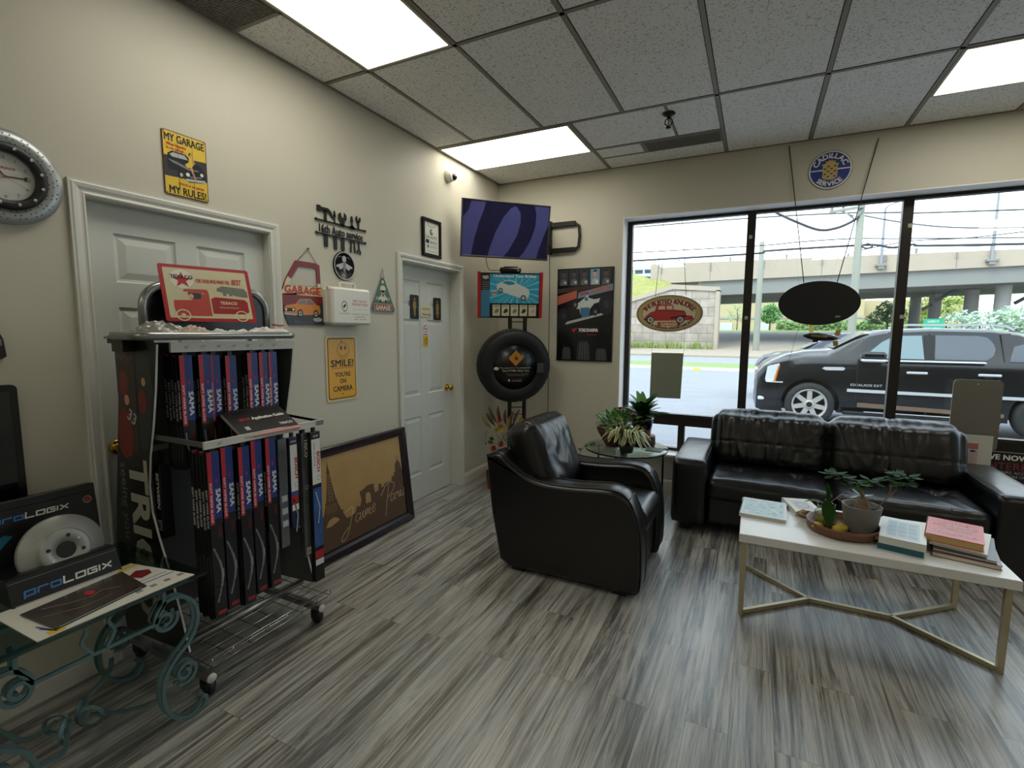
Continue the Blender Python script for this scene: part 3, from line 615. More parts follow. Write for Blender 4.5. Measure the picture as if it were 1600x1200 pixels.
# --- SMILE sign
t, b, fr, w, h = sign_plate('camera_sign', "yellow SMILE! YOU'RE ON CAMERA sign with a smiley face on the left wall", 'sign', -2.398, -2.122, 1.015, 1.452, mat('sign_pale_edge', '#e2c98e', rough=.35), rc=.022)
YG = mat('sign_yellow', '#e5a823', rough=.3, var=.05, vscale=3); b.poly(rrect(-w/2+.014, w/2-.014, -h/2+.014, h/2-.014, .018), BLK, fr, .0006); b.poly(rrect(-w/2+.021, w/2-.021, -h/2+.021, h/2-.021, .013), YG, fr, .001)
b.ring(.012, .118, .054, .054, .0515, .0515, BLK, fr, .0016, 40); b.ell(-.005, .138, .0065, .015, BLK, fr, .0016, 16); b.ell(.030, .138, .0065, .015, BLK, fr, .0016, 16)
b.line([(.012+.034*cos(R(a)), .112+.032*sin(R(a))) for a in range(200, 341, 10)], .0035, BLK, fr, .0016)
b.text('SMILE!', .004, .014, .047, BLK, fr, .0016, width=.2, bold=.025); b.rect(-.094, .10, .002, .0045, BLK, fr, .0016)
b.text("YOU'RE", .004, -.055, .032, BLK, fr, .0016, width=.14, bold=.02); b.text('ON', .004, -.10, .032, BLK, fr, .0016, width=.055, bold=.02); b.text('CAMERA', .004, -.152, .036, BLK, fr, .0016, width=.172, bold=.02)
b.ell(.0, .182, .008, .004, BLK, fr, .0018, 12); b.ell(.0, -.172, .008, .003, BLK, fr, .0018, 12); b.build('printed_plate', parent=t)

# --- framed certificate
t = thing('picture_frame', 'small black framed certificate standing above the washroom door casing', 'picture frame', (0, -1.225, 2.105)); fr = LW(-1.222, 2.263); w, h = .262, .312
b = MB(); e = .026
for q in ((-w/2, w/2, h/2-e, h/2), (-w/2, w/2, -h/2, -h/2+e), (-w/2, -w/2+e, -h/2+e, h/2-e), (w/2-e, w/2, -h/2+e, h/2-e)): b.box(*q, 0, .022, BLKM, fr, bev=.003)
b.build('frame', parent=t)
b = MB(); b.rect(-w/2+e, w/2-e, -h/2+e, h/2-e, mat('certificate_paper', '#d9d8cd', rough=.5), fr, .008); b.line([(.07*cos(R(a)), .15+.06*sin(R(a))) for a in range(220, 321, 10)], .003, DGR, fr, .009)
b.ell(0, .05, .022, .026, GRN, fr, .009, 18); b.ell(.008, .056, .012, .014, CRM, fr, .0095, 14); b.text('16th AUTO', 0, -.005, .026, DGR, fr, .009, width=.16); b.rect(-.08, -.035, -.045, -.015, BLK, fr, .009); b.text('SERVICE', .025, -.045, .022, DGR, fr, .009, width=.10)
b.text('& SALES', .03, -.078, .02, GRY, fr, .009, width=.09); b.ell(-.05, -.07, .016, .014, GRY, fr, .009, 14); b.text('Certificate of membership', 0, -.113, .008, DGR, fr, .009, width=.15); b.build('certificate', parent=t)

# --- washroom door signs
def doorsign(name, y, z, w, h, label, cat, draw, edge=BLK):
    t = thing(name, label, cat, (-.10, y, z-h/2)); fr = LW(y, z, -.098); b = MB(); b.prism(rrect(-w/2, w/2, -h/2, h/2, min(w, h)*.12, 3), -.0, .003, edge, fr=fr); draw(b, fr); b.build('printed_plate', parent=t)
GOLD = mat('print_gold', '#a48a4e', rough=.35, metal=.4)
def person_fig(b, fr, skirt):
    b.ell(0, .062, .011, .014, GOLD, fr, .0036, 14); b.poly([(-.02, .045), (.02, .045), (.022, -.01), (.014, -.02), (-.014, -.02), (-.022, -.01)], GOLD, fr, .0036)
    if skirt: b.poly([(-.014, .0), (.014, .0), (.026, -.045), (-.026, -.045)], GOLD, fr, .0038)
    b.poly([(-.014, -.02), (-.001, -.02), (-.002, -.08), (-.010, -.08)], GOLD, fr, .0036); b.poly([(.014, -.02), (.001, -.02), (.002, -.08), (.010, -.08)], GOLD, fr, .0036)
doorsign('washroom_sign', -1.33, 1.69, .115, .2, 'black washroom plaque with a gold figure, the left one on the washroom door', 'sign', lambda b, fr: person_fig(b, fr, False))
doorsign('washroom_sign', -1.0, 1.685, .115, .2, 'black washroom plaque with a gold figure, the right one on the washroom door', 'sign', lambda b, fr: person_fig(b, fr, True))
def d_(b, fr): b.rect(-.065, .065, -.045, .045, CRM, fr, .0034); b.text('Please Turn Off Fan', 0, .018, .012, BLK, fr, .004, width=.11, bold=.02); b.text('Washroom', -.008, -.03, .016, BLK, fr, .004, width=.09, bold=.02); b.rect(.045, .062, -.04, -.012, TEAL, fr, .004)
doorsign('door_notice', -1.17, 1.655, .16, .095, 'small cream Washroom notice between the two gold figure plaques', 'sign', d_, CRM)
def d_(b, fr): b.ring(0, .002, .030, .036, .024, .029, RED, fr, .0036, 30); b.rect(-.018, .016, -.002, .005, BLK, fr, .0034); b.line([(-.018, .026), (.018, -.022)], .005, RED, fr, .0038); b.rect(-.03, .034, -.049, -.042, RED, fr, .0036)
doorsign('no_smoking_sticker', -1.18, 1.505, .075, .105, 'small white no smoking sticker on the washroom door', 'sticker', d_, WHT)
def d_(b, fr): b.ring(0, 0, .022, .03, .017, .024, BLK, fr, .0036, 26); b.poly([(-.004, .014), (.010, .008), (.0, -.0), (.008, -.016), (-.008, -.008), (-.002, .0)], BLK, fr, .0036)
doorsign('warning_sticker', -1.176, 1.40, .068, .085, 'small yellow warning sticker under the no smoking sticker', 'sticker', d_, mat('sticker_yellow', '#e2b51c', rough=.4))

# --- black hanging screen and hanging sign at the far left
t = thing('wall_screen', 'switched off glossy black screen on the left wall at the left edge', 'screen', (0, -4.35, .80)); fr = LW(-4.35, 1.04)
b = MB(); b.prism(rrect(-.448, .448, -.24, .24, .018), .0, .03, mat('black_plastic', '#0b0b0c', rough=.3), fr=fr); b.build('housing', parent=t)
b = MB(); b.poly(rrect(-.425, .425, -.215, .215, .004), mat('dark_screen_glass', '#050607', rough=.06, coat=.4), fr, .0306); b.build('screen_panel', parent=t)
fr = LW(-4.10, 1.47, .004); b = MB(); b.prism([(-.15, .09), (.17, .09), (.175, .03), (.165, .02), (.18, -.02), (.185, -.085), (.17, -.095), (-.15, -.095)], 0, .008, mat('print_plum', '#2a1a2e', rough=.4, var=.1), fr=fr)
b.rect(-.14, .165, .005, .05, GRY, fr, .0086); b.rect(-.14, .175, -.045, -.02, GRY, fr, .0086)
tag(b.build('dark_wall_sign'), 'dark plum and grey sign edge high above the black screen at the left edge', 'sign')

# --- Paris picture leaning on the wall
t = thing('leaning_picture', 'large brown Paris skyline picture in a dark wood frame leaning on the wall', 'picture frame', (.06, -2.19, 0)); w, h = 1.03, .735
lean = R(6.5); fr = Fr((.115, -2.185, h/2*cos(lean)+.004), (0, 1, 0), (-sin(lean), 0, cos(lean))); fr.o = Vector((.115-sin(lean)*h/2, -2.185, h/2*cos(lean)+.003))
WD = mat('dark_walnut_frame', '#2b2026', rough=.28, var=.15, vscale=6, stretch=(1, 1, 8)); e = .062
prof = [(0, 0), (0, .022), (.01, .03), (.04, .024), (e-.006, .012), (e, .012), (e, 0)]
b = MB(); cs = [(-1, -1), (1, -1), (1, 1), (-1, 1)]
for k in range(4):
    (sx, sy), (tx, ty) = cs[k], cs[(k+1) % 4]; A = [fr(sx*(w/2-a), sy*(h/2-a), c) for a, c in prof]; B = [fr(tx*(w/2-a), ty*(h/2-a), c) for a, c in prof]
    for i in range(len(prof)-1): b.quad(A[i], B[i], B[i+1], A[i+1], WD)
b.build('frame', parent=t)
W2, H2 = w/2-e, h/2-e
KR = mat('kraft_print', '#b2905c', rough=.6, var=.22, vscale=5); SEP = mat('sepia_print', '#5b4430', rough=.6, var=.12, vscale=9); b = MB(); b.rect(-W2, W2, -H2, H2, KR, fr, .005)
sky = [(-W2, -H2), (W2, -H2), (W2, .02), (W2-.02, .07), (W2-.03, .11), (W2-.05, .125), (W2-.055, .17), (W2-.06, .125), (W2-.085, .10), (W2-.09, .04), (W2-.105, .045), (W2-.11, .01), (W2-.13, .03), (W2-.14, -.01), (.24, -.01), (.22, -.03), (.2, -.03), (.2, .0), (.17, .0), (.165, -.04), (.13, -.05), (.12, .0), (.125, .02), (.06, .025), (.02, .01), (-.02, .0), (-.02, -.02), (-.01, -.06), (-.03, -.10), (-.06, -.09), (-.08, -.13), (-.14, -.14), (-.22, -.13), (-.3, -.15), (-W2, -.13)]
b.poly(sky, SEP, fr, .0056)
b.poly([(.03, -.10), (.03, -.05)]+arcpts(.055, -.05, .025, 180, 0, 8)+[(.08, -.10)], KR, fr, .006)
tx = -.275   # lattice tower
b.poly([(tx-.12, -.15), (tx-.075, -.07), (tx-.04, .02), (tx-.018, .14), (tx-.008, .22), (tx-.003, .255), (tx, .285), (tx+.003, .255), (tx+.008, .22), (tx+.018, .14), (tx+.04, .02), (tx+.075, -.07), (tx+.12, -.15), (tx+.075, -.15)]+arcpts(tx, -.16, .062, 20, 160, 8)+[(tx-.075, -.15)], SEP, fr, .0062)
b.rect(tx-.05, tx+.05, .0, .012, SEP, fr, .0064); b.rect(tx-.09, tx+.09, -.085, -.07, SEP, fr, .0064); b.rect(tx-.013, tx+.013, .2, .21, SEP, fr, .0064)
for k in range(9): z0_ = .0+k*.02; hw = .04-.03*(k/9); b.line([(tx-hw*.6, z0_+.014), (tx+hw*.55, z0_+.03)], .0022, KR, fr, .0066); b.line([(tx+hw*.6, z0_+.014), (tx-hw*.55, z0_+.03)], .0022, KR, fr, .0066)
for k in range(6): b.line([(tx-.05+k*.018, -.065), (tx-.04+k*.014, -.005)], .0022, KR, fr, .0066)
SC_ = mat('script_cream', '#dac69a', rough=.5)
def script(strokes, x, y, k):
    for st in strokes: q = smooth_path([(x+a*k+.25*c*k, y+c*k, 0) for a, c in st], 5); b.line([(p.x, p.y) for p in q], .0038, SC_, fr, .0072)
S = {'J': [[(0, .9), (.5, 1.), (.42, .2), (.2, -.5), (-.15, -.6), (-.1, -.3), (.3, 0)]], "'": [[(0, 1.), (-.05, .7)]], 'a': [[(.4, .45), (.1, .5), (0, .15), (.2, 0), (.4, .3), (.42, .5), (.42, .1), (.6, .05)]],
     'i': [[(0, .1), (.1, .5), (.12, .05), (.3, .1)], [(.14, .72), (.15, .76)]], 'm': [[(0, 0), (.05, .5), (.1, .1), (.25, .5), (.3, .1), (.45, .5), (.5, .05), (.65, .1)]], 'e': [[(0, .2), (.3, .35), (.2, .55), (.03, .3), (.15, 0), (.4, .15)]],
     'P': [[(.25, -.7), (.3, .3), (.35, 1.1)], [(-.3, .6), (.1, 1.15), (.7, 1.2), (.9, .85), (.5, .45), (.3, .4)]], 'r': [[(0, 0), (.06, .5), (.12, .35), (.3, .5), (.34, .1), (.5, .1)]], 's': [[(0, .1), (.2, .6), (.28, .2), (.15, -.02), (0, .08)]]}
x_ = -.19
for ch, adv in (('J', .07), ("'", .03), ('a', .06), ('i', .03), ('m', .07), ('e', .10)): script(S[ch], x_, -.205+(x_+.19)*.1, .105 if ch != 'J' else .12); x_ += adv
x_ = .2
for ch, adv in (('P', .075), ('a', .06), ('r', .045), ('i', .035), ('s', .03)): script(S[ch], x_, -.165+(x_-.2)*.05, .12 if ch == 'P' else .10); x_ += adv
b.rect(-W2, -W2+.01, -H2, H2, BLK, fr, .0058); b.rect(W2-.008, W2, -H2, H2, BLK, fr, .0074); b.rect(-W2, W2, -H2, -H2+.008, BLK, fr, .0074)
b.build('skyline_print', parent=t)
b = MB(); b.box(-w/2+.02, w/2-.02, -h/2+.02, h/2-.02, .001, .003, mat('backing_board', '#6b5a44', rough=.8), fr); b.build('backing_board', parent=t)
# ================================================================== OUTSIDE
def ray(px, py): return _f+_r*((px-800)/_F)+_u*((600-py)/_F)
def atY(px, py, Y): d = ray(px, py); return CAMP+d*((Y-CAMP.y)/d.y)      # a point of the photo on the upright plane y = Y
def atZ(px, py, Z): d = ray(px, py); return CAMP+d*((Z-CAMP.z)/d.z)      # a point of the photo on a level plane
def atX(px, py, X): d = ray(px, py); return CAMP+d*((X-CAMP.x)/d.x)
G = -.26
ASPH = mat('pale_asphalt', '#8b8d94', rough=.8, spec=.3, var=.16, vscale=3.5, stretch=(.35, 1.6, 1)); GRS = mat('verge_grass', '#7c9159', rough=.9, var=.3, vscale=7); RDM = mat('road_asphalt', '#8d8f95', rough=.85, var=.06, vscale=1)
GRV = mat('gravel_verge', '#9c9182', rough=.95, var=.2, vscale=2); CNC = mat('bridge_concrete', '#a89d8e', rough=.9, var=.1, vscale=.6, stretch=(1, 1, .3)); CND = mat('girder_concrete', '#828482', rough=.9, var=.08, vscale=.5)
FAC = mat('unseen_facade_dark', '#3f3a36', rough=.9, var=.15, vscale=6)
b = MB()
for q in ((-10, WX0, G, 4.2), (WX1, 16, G, 4.2), (WX0, WX1, G, WZ0), (WX0, WX1, WZ1, 4.2)): b.box(q[0], q[1], .262, .34, q[2], q[3], FAC)
b.build('unseen_facade', kind='structure')  # out of view; added dark and wide to darken reflections in the SUV flank
b = MB(); b.box(-60, 90, .17, 19.6, G-.2, G, ASPH); b.build('parking_lot', kind='structure')
b = MB(); b.box(-60, 90, 19.6, 20.0, G-.2, G+.12, mat('kerb_concrete', '#c9c7c0', rough=.85)); b.box(-60, 90, 20.0, 24.2, G-.2, G+.1, GRS); b.build('grass_verge', kind='structure')
b = MB(); b.box(-60, 90, 24.2, 32.5, G-.2, G+.02, RDM); b.build('road', kind='structure')
b = MB()
prof = [(32.5, G-.2), (32.5, G+.14), (33.0, G+.14), (36, .0), (40, .1), (45, .5), (45, -.5)]; b.prism(prof, -90, 60, GRV, fr=Fr((0, 0, 0), (0, 1, 0), (0, 0, 1))); 
b = MB(); X0, X1 = -60, 90
def strip(b, rows, m):
    for (ya, za), (yb, zb_) in zip(rows, rows[1:]): b.quad((X0, ya, za), (X1, ya, za), (X1, yb, zb_), (X0, yb, zb_), m)
strip(b, [(32.5, G), (32.5, G+.14), (36, .02), (40, .12), (45, .48)], GRV); b.build('gravel_verge', kind='structure')
b = MB(); strip(b, [(45, .48), (52, 1.0), (60, 1.62)], mat('far_road_asphalt', '#8f9093', rough=.85)); b.build('far_road', kind='structure')
b = MB(); strip(b, [(60, 1.62), (66, 1.85), (140, 2.2), (260, 2.2)], mat('far_lawn', '#7f9356', rough=.9, var=.15, vscale=.5)); b.build('far_lawn', kind='structure')
t = tag(MB().box(*(lambda p: (p.x-.12, p.x+.12, 19.3, 19.45, G, G+.13))(atZ(1087, 580, G)), mat('marker_yellow', '#d9c04a', rough=.7)).build('kerb_marker'), 'small yellow concrete marker at the far kerb of the car park', 'kerb marker')

# retaining wall of textured concrete blocks with a sloping coping
def blockmat():
    m = bpy.data.materials.new('concrete_blocks'); m.use_nodes = True; n = m.node_tree.nodes; l = m.node_tree.links; b_ = n['Principled BSDF']
    tcx = n.new('ShaderNodeTexCoord'); mp = n.new('ShaderNodeMapping'); mp.inputs['Rotation'].default_value = (R(90), 0, 0); l.new(tcx.outputs['Object'], mp.inputs[0])
    br = n.new('ShaderNodeTexBrick'); br.offset = .5; br.inputs['Scale'].default_value = 1; br.inputs['Brick Width'].default_value = 1.35; br.inputs['Row Height'].default_value = .72; br.inputs['Mortar Size'].default_value = .022
    br.inputs['Color1'].default_value = lin('#a79e95'); br.inputs['Color2'].default_value = lin('#9a9087'); br.inputs['Mortar'].default_value = lin('#6d655b'); l.new(mp.outputs[0], br.inputs['Vector'])
    z = n.new('ShaderNodeTexNoise'); z.inputs['Scale'].default_value = 1.4; z.inputs['Detail'].default_value = 6; l.new(tcx.outputs['Object'], z.inputs['Vector']); mx = n.new('ShaderNodeMix'); mx.data_type = 'RGBA'; mx.blend_type = 'OVERLAY'; mx.inputs[0].default_value = .5
    l.new(br.outputs['Color'], mx.inputs[6]); l.new(z.outputs['Fac'], mx.inputs[7]); l.new(mx.outputs[2], b_.inputs['Base Color']); b_.inputs['Roughness'].default_value = .95; return m
t = thing('retaining_wall', 'pale concrete block retaining wall with a sloping coping beside the overpass', 'retaining wall', (-4, 40.5, 0))
wpts = [(-14, -.3), (-.6, -.3), (-.6, 5.0), (-4.2, 5.3), (-7.9, 4.2), (-14, 2.5)]
b = MB(); b.prism(wpts, -1.2, 0, blockmat(), fr=Fr((0, 40, 0), (1, 0, 0), (0, 0, 1))); b.build('block_face', parent=t)
b = MB(); b.prism([(-14, 2.5), (-7.9, 4.15), (-4.2, 5.2), (-.45, 4.9), (-.45, 5.25), (-4.2, 5.6), (-7.9, 4.5), (-14, 2.9)], -1.3, .15, CNC, fr=Fr((0, 40, 0), (1, 0, 0), (0, 0, 1))); b.box(-.75, -.45, 39.85, 41.3, -.2, 5.0, CNC); b.build('coping', parent=t)
# grassy bank rising to the bridge
b = MB(); nx, ny = 30, 10; vs = []; HG = mat('bank_grass', '#8f9156', rough=.95, var=.4, vscale=3.5)
for j in range(ny+1):
    for i in range(nx+1):
        x = -30+29.2*i/nx; y = 41.2+2.5*j/ny; top = 7.05-.28*max(0, x+8.5) if x < -2.4 else 5.2; base = min(4.7, 2.2+.27*max(0, x+17)); z = base+(top-base)*(j/ny)**.7+.3*noise.noise(Vector((x*.8, y*.8, 0)))
        vs.append((x, y, z))
b.add(vs, [(j*(nx+1)+i, j*(nx+1)+i+1, (j+1)*(nx+1)+i+1, (j+1)*(nx+1)+i) for j in range(ny) for i in range(nx)], HG, True); b.build('grass_bank', kind='structure')
def blades(name, pts, hgt, col, label, cat, wd=.04):
    b = MB(); m = mat(col+'_blade', col, rough=.8, var=.2, vscale=3)
    for p in pts:
        for k in range(6):
            a = random.uniform(0, 2*pi); h_ = hgt*random.uniform(.5, 1.1); q = Vector(p); d = Vector((cos(a), sin(a), 0)); o = q+d*random.uniform(0, .12); tip = o+d*h_*.35+Vector((0, 0, h_)); s = Vector((-d.y, d.x, 0))*wd
            b.add([o-s, o+s, (o+tip)/2+s*.7+Vector((0, 0, h_*.1)), tip, (o+tip)/2-s*.7+Vector((0, 0, h_*.1))], [(0, 1, 2, 3, 4)], m)
    return tag(b.build(name), label, cat, kind='stuff')
blades('tall_weeds', [(random.uniform(-9, -.8), 39.35+random.uniform(-.2, .2), .05) for _ in range(90)], .75, '#93a35f', 'straggling green weeds along the foot of the block wall', 'weeds')
blades('bank_weeds', [(x, 42.2+random.uniform(0, 1.5), 4.9+.0*x) for x in [random.uniform(-9, -2) for _ in range(80)]], .8, '#b3b76a', 'dry tufts of long grass on the bank above the block wall', 'weeds')
# overpass
STL_ = mat('drain_pipe_grey', '#5d6066', rough=.6)
t = thing('overpass', 'long concrete road bridge on round columns spanning the view', 'bridge', (16, 53, 0))
xl, xr = -6.9, 46
def dz(x, a, b_): return a+(b_-a)*(x+2)/22
def slab(bb, y0, y1, za, zb_, x0, x1, m):   # (z at x=-2, z at x=20) for bottom and top
    vs = [(x, y, dz(x, *zz)) for x in (x0, x1) for y in (y0, y1) for zz in (za, zb_)]; bb.add(vs, [(0, 1, 3, 2), (4, 6, 7, 5), (0, 4, 5, 1), (2, 3, 7, 6), (0, 2, 6, 4), (1, 5, 7, 3)], m)
b = MB(); slab(b, 43.8, 44.2, (6.95, 7.05), (7.85, 7.58), xl, xr, CNC); slab(b, 43.7, 44.2, (6.13, 6.42), (6.95, 7.05), xl, xr, CNC)
for k in range(13): x = xl+1+k*4.3; b.box(x-.02, x+.02, 43.68, 43.8, dz(x, 6.2, 6.5), dz(x, 7.8, 7.5), CND)
b.build('parapet', parent=t)
b = MB(); slab(b, 44.2, 60, (6.0, 6.3), (6.7, 6.8), xl, xr, CND); slab(b, 44.0, 45.2, (4.85, 5.28), (6.15, 6.42), -2.2, xr, CND); slab(b, 48, 59.5, (4.85, 5.28), (6.0, 6.3), -2.2, xr, CND); b.build('deck', parent=t)
b = MB(); b.box(xl, -2.3, 44.4, 46, 4.5, 6.4, CNC); b.box(-2.6, -2.2, 44.1, 60, 3.5, 6.5, CNC); b.build('abutment', parent=t)
for (pl, prr, y) in ((1423, 1441, 59.5), (1453, 1473, 54.5), (1508, 1531, 50.), (1555, 1581, 46.)):
    A, B = atY(pl, 455, y), atY(prr, 455, y); b = MB(); b.lathe([((B.x-A.x)/2, .3), ((B.x-A.x)/2, 5.2)], mat('pier_concrete', '#93928f', rough=.85, var=.06, vscale=.7), c=((A.x+B.x)/2, y, 0), n=24); b.build('pier', parent=t)
b = MB(); b.tube([(x, 44, dz(x, 8.15, 7.95)) for x in (xl+2, 10, xr)], .03, mat('rail_grey', '#8f9496', rough=.5, metal=.4), n=5)
for k in range(12): x = xl+2.5+k*4.4; b.box(x-.06, x+.06, 43.9, 44.1, dz(x, 7.8, 7.5), dz(x, 8.2, 8.0), CND)
b.build('guard_rail', parent=t)
for (A, B) in (((1462, 470), (1510, 445)), ((1440, 484), (1456, 477)), ((1585, 474), (1640, 446))): b = MB(); b.tube([atY(*A, 50), atY(*B, 50)], .14, STL_, n=8); b.build('drain_pipe', parent=t)
BRIDGE = t
def lamp_post(x, zt, label, arm=False):
    PM = mat('lamp_post_grey', '#8e9095', rough=.5, metal=.4)
    b = MB(); b.lathe([(.12, 6.9), (.07, zt)], PM, c=(x, 43.6, 0), n=10); t = b.build('lamp_post', parent=BRIDGE); tag(t, label)
    b = MB(); b.box(x-.35, x+.35, 43.3, 43.8, 6.75, 6.95, CND, bev=.03); b.box(x-.2, x+.2, 43.35, 43.8, 6.55, 6.75, CND); b.build('bracket', parent=t)
    b = MB(); b.tube([(x, 43.6, zt), (x+.25, 43.6, zt+.25), (x+.9, 43.6, zt+.45)] if arm else [(x, 43.6, zt), (x, 43.6, zt+.1), (x-.6, 43.6, zt+.2)], .05, PM, n=6); b.build('lamp_arm', parent=t)
lamp_post(17.55, 11.8, 'tall grey lamp post on the bridge parapet seen in the right bay of the window'); lamp_post(10.95, 11.2, 'thin grey lamp post on the bridge seen just left of the right window bar', True)
# utility poles
WPM = mat('weathered_pole_wood', '#8a8d82', rough=.9, var=.12, vscale=3, stretch=(3, 3, .3)); STL = mat('galvanised', '#8c8f90', rough=.5, metal=.5)
t = thing('utility_pole', 'tall pale wooden utility pole with cross-arm and insulators in the middle window bay', 'utility pole', (6.3, 22, G))
b = MB(); b.lathe([(.17, G), (.16, 3), (.14, 7.3), (0, 7.32)], WPM, c=(6.3, 22, 0), n=16); b.build('pole', parent=t)
b = MB(); b.tube([atY(1296, 332, 21.8), atY(1352, 322, 21.8)], 0, WPM, rect=(.1, .1)); b.build('cross_arm', parent=t)
for px, py in ((1300, 326), (1318, 322), (1347, 320)): b = MB(); p = atY(px, py, 21.8); b.lathe([(.03, -.1), (.07, -.05), (.04, 0), (.07, .03), (.03, .09), (0, .1)], STL, c=p, n=10); b.build('insulator', parent=t)
for A, B in (((1318, 330), (1336, 343)), ((1336, 343), (1349, 326)), ((1310, 328), (1334, 338))): b = MB(); b.tube([atY(*A, 21.8), atY(*B, 21.8)], .03, STL, n=5); b.build('brace', parent=t)
t = thing('utility_pole', 'shorter bare wooden pole standing by the far road beside the left window bar', 'utility pole', (2.45, 39, 0)); b = MB(); p = atY(1192, 378, 39); b.lathe([(.24, 0), (.22, 4), (.17, p.z), (0, p.z+.03)], WPM, c=(p.x-.05, 39, 0), n=14); b.build('pole', parent=t)
WR = mat('cable_black', '#3a3d40', rough=.7)
def wire(pp, y, r, label, grp='overhead wires outside the window'):
    b = MB(); b.tube(smooth_path([atY(a, c, y) for a, c in pp], 6), r*1.7, WR, n=5); tag(b.build('overhead_wire'), label, 'wire', grp)
wire([(930, 360), (1170, 341), (1320, 333), (1345, 333), (1410, 332), (1430, 333), (1700, 324)], 22.3, .018, 'topmost thin overhead wire crossing all window bays')
wire([(930, 398), (1170, 385), (1250, 378), (1330, 373), (1420, 373), (1700, 370)], 22.3, .014, 'thin grey overhead wire crossing just above the thick cable')
wire([(930, 411), (1170, 397), (1200, 392), (1330, 384), (1370, 383), (1395, 387), (1428, 382), (1450, 384), (1700, 379)], 22.3, .03, 'thick dark overhead cable crossing above the bridge parapet')
wire([(1212, 332), (1240, 345), (1278, 359), (1305, 357), (1330, 347), (1342, 338)], 21.9, .035, 'drooping dark cable loop hanging left of the tall utility pole')
wire([(1350, 337), (1420, 349), (1510, 356), (1700, 354)], 22.1, .016, 'overhead wire sagging right from the tall pole head')
wire([(1340, 392), (1420, 377), (1520, 371), (1700, 350)], 22.5, .012, 'thin overhead wire rising to the right above the bridge')
wire([(1346, 385), (1356, 381), (1363, 385), (1354, 388), (1346, 385)], 21.9, .022, 'small coil of slack cable just right of the tall pole')
# buildings
t = thing('low_building', 'long beige low building seen under the bridge', 'building', (8, 100, 2)); BG = mat('beige_stucco', '#b3a486', rough=.9, var=.04, vscale=.2)
b = MB(); b.box(-7, 19, 100, 112, 1.5, 8.1, BG); b.box(19, 34, 104, 116, 1.5, 7.4, BG); b.build('walls', parent=t)
b = MB(); b.box(-7.1, 19.1, 99.8, 100, 4.2, 4.6, mat('band_grey', '#9a9c9e', rough=.8)); b.build('band', parent=t)
for x in (-3, 3.5): b = MB(); b.box(x-1.1, x+1.1, 99.8, 100, 2.0, 3.4, mat('dock_door_grey', '#b9bcc0', rough=.6)); b.build('loading_door', parent=t)
b = MB(); b.box(-5, 2, 104, 108, 8.1, 9.6, mat('blue_cladding', '#8fb2cf', rough=.6)); b.build('roof_plant', parent=t)
t = thing('parking_garage', 'distant white multi-storey car park at the top left of the window', 'building', (-42, 190, 10)); b = MB()
for k in range(5): z = 15+k*2.6; b.box(-54, -34, 190, 205, z, z+1.1, mat('garage_white', '#b5bbc0', rough=.8))
b.build('floors', parent=t)
for k in range(6): b = MB(); b.box(-53+k*3.7, -52.4+k*3.7, 190.1, 190.8, 2, 28.6, mat('garage_white', '#b5bbc0')); b.build('column', parent=t)
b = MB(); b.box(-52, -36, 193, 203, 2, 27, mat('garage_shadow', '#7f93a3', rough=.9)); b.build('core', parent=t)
# trees and shrubs
def tree(name, base, hgt, blobs, n, col, label, trunk=.12, leaf=.25, cat='tree', group=None):
    t = thing(name, label, cat, base, group=group); b = MB(); m = mat(col+'_leaves', col, rough=.8, var=.35, vscale=2.5, spec=.2); base = Vector(base)
    for _ in range(n):
        cx, cz, rx, rz = random.choice(blobs); d = Vector((random.gauss(0, 1), random.gauss(0, 1), random.gauss(0, 1))).normalized()*random.uniform(.55, 1.)
        p = base+Vector((cx+d.x*rx, d.y*rx, cz+d.z*rz)); u = Vector((random.gauss(0, 1), random.gauss(0, 1), random.gauss(0, .7))).normalized(); v = u.orthogonal().normalized(); s = leaf*random.uniform(.6, 1.3)
        b.add([p-u*s, p+v*s*.5, p+u*s, p-v*s*.5], [(0, 1, 2, 3)], m)
    b.build('foliage', parent=t)
    if trunk:
        b = MB(); bk = mat('bark_brown', '#6f6253', rough=.95); b.tube([base-Vector((0, 0, .2)), base+Vector((.05, 0, hgt*.35)), base+Vector((0, 0, hgt*.75))], [trunk, trunk*.8, trunk*.4], bk, n=7)
        for cx, cz, rx, rz in blobs[:4]: b.tube([base+Vector((0, 0, hgt*.3)), base+Vector((cx*.7, 0, cz))], [trunk*.5, trunk*.2], bk, n=5)
        b.build('trunk', parent=t)
p = atY(1150, 533, 70); tree('young_tree', (p.x, 70, 1.9), 4, [(-.8, 1.7, .6, .6), (.5, 2.3, .7, .8), (-.1, 3., .6, .6), (.7, 1.3, .5, .5), (-.9, 2.5, .4, .4)], 320, '#9db383', 'sparse pale green young tree under the left end of the bridge', .08, .12)
p = atY(1202, 515, 70); tree('round_tree', (p.x, 70, 1.9), 3.6, [(-.5, 2, 1., .9), (.6, 2.1, 1., .9), (0, 2.8, .9, .7), (0, 1.5, 1.2, .7)], 900, '#5f9155', 'dense round green tree between the pole and the black oval sign', .12, .2)
b = MB(); m_ = mat('hedge_leaf', '#7fa367', rough=.85, var=.3, vscale=2)
for _ in range(2500):
    p0 = Vector((random.uniform(4.6, 21), 66+random.uniform(-.6, .6), random.uniform(1.7, 3.0))); u = Vector((random.gauss(0, 1), random.gauss(0, 1), random.gauss(0, 1))).normalized()*.2; v = u.orthogonal().normalized()*.12; b.add([p0-u, p0+v, p0+u, p0-v], [(0, 1, 2, 3)], m_)
tag(b.build('clipped_hedge'), 'long low clipped hedge across the far road', 'hedge')
p = atY(1385, 515, 60); tree('bushy_tree', (p.x, 60, 1.6), 3.5, [(-.9, 1.5, 1, .8), (.6, 1.9, 1.1, 1.2), (-.2, 2.6, .9, .8)], 700, '#6f8a63', 'dark bushy tree just left of the right window bar', .1, .2)
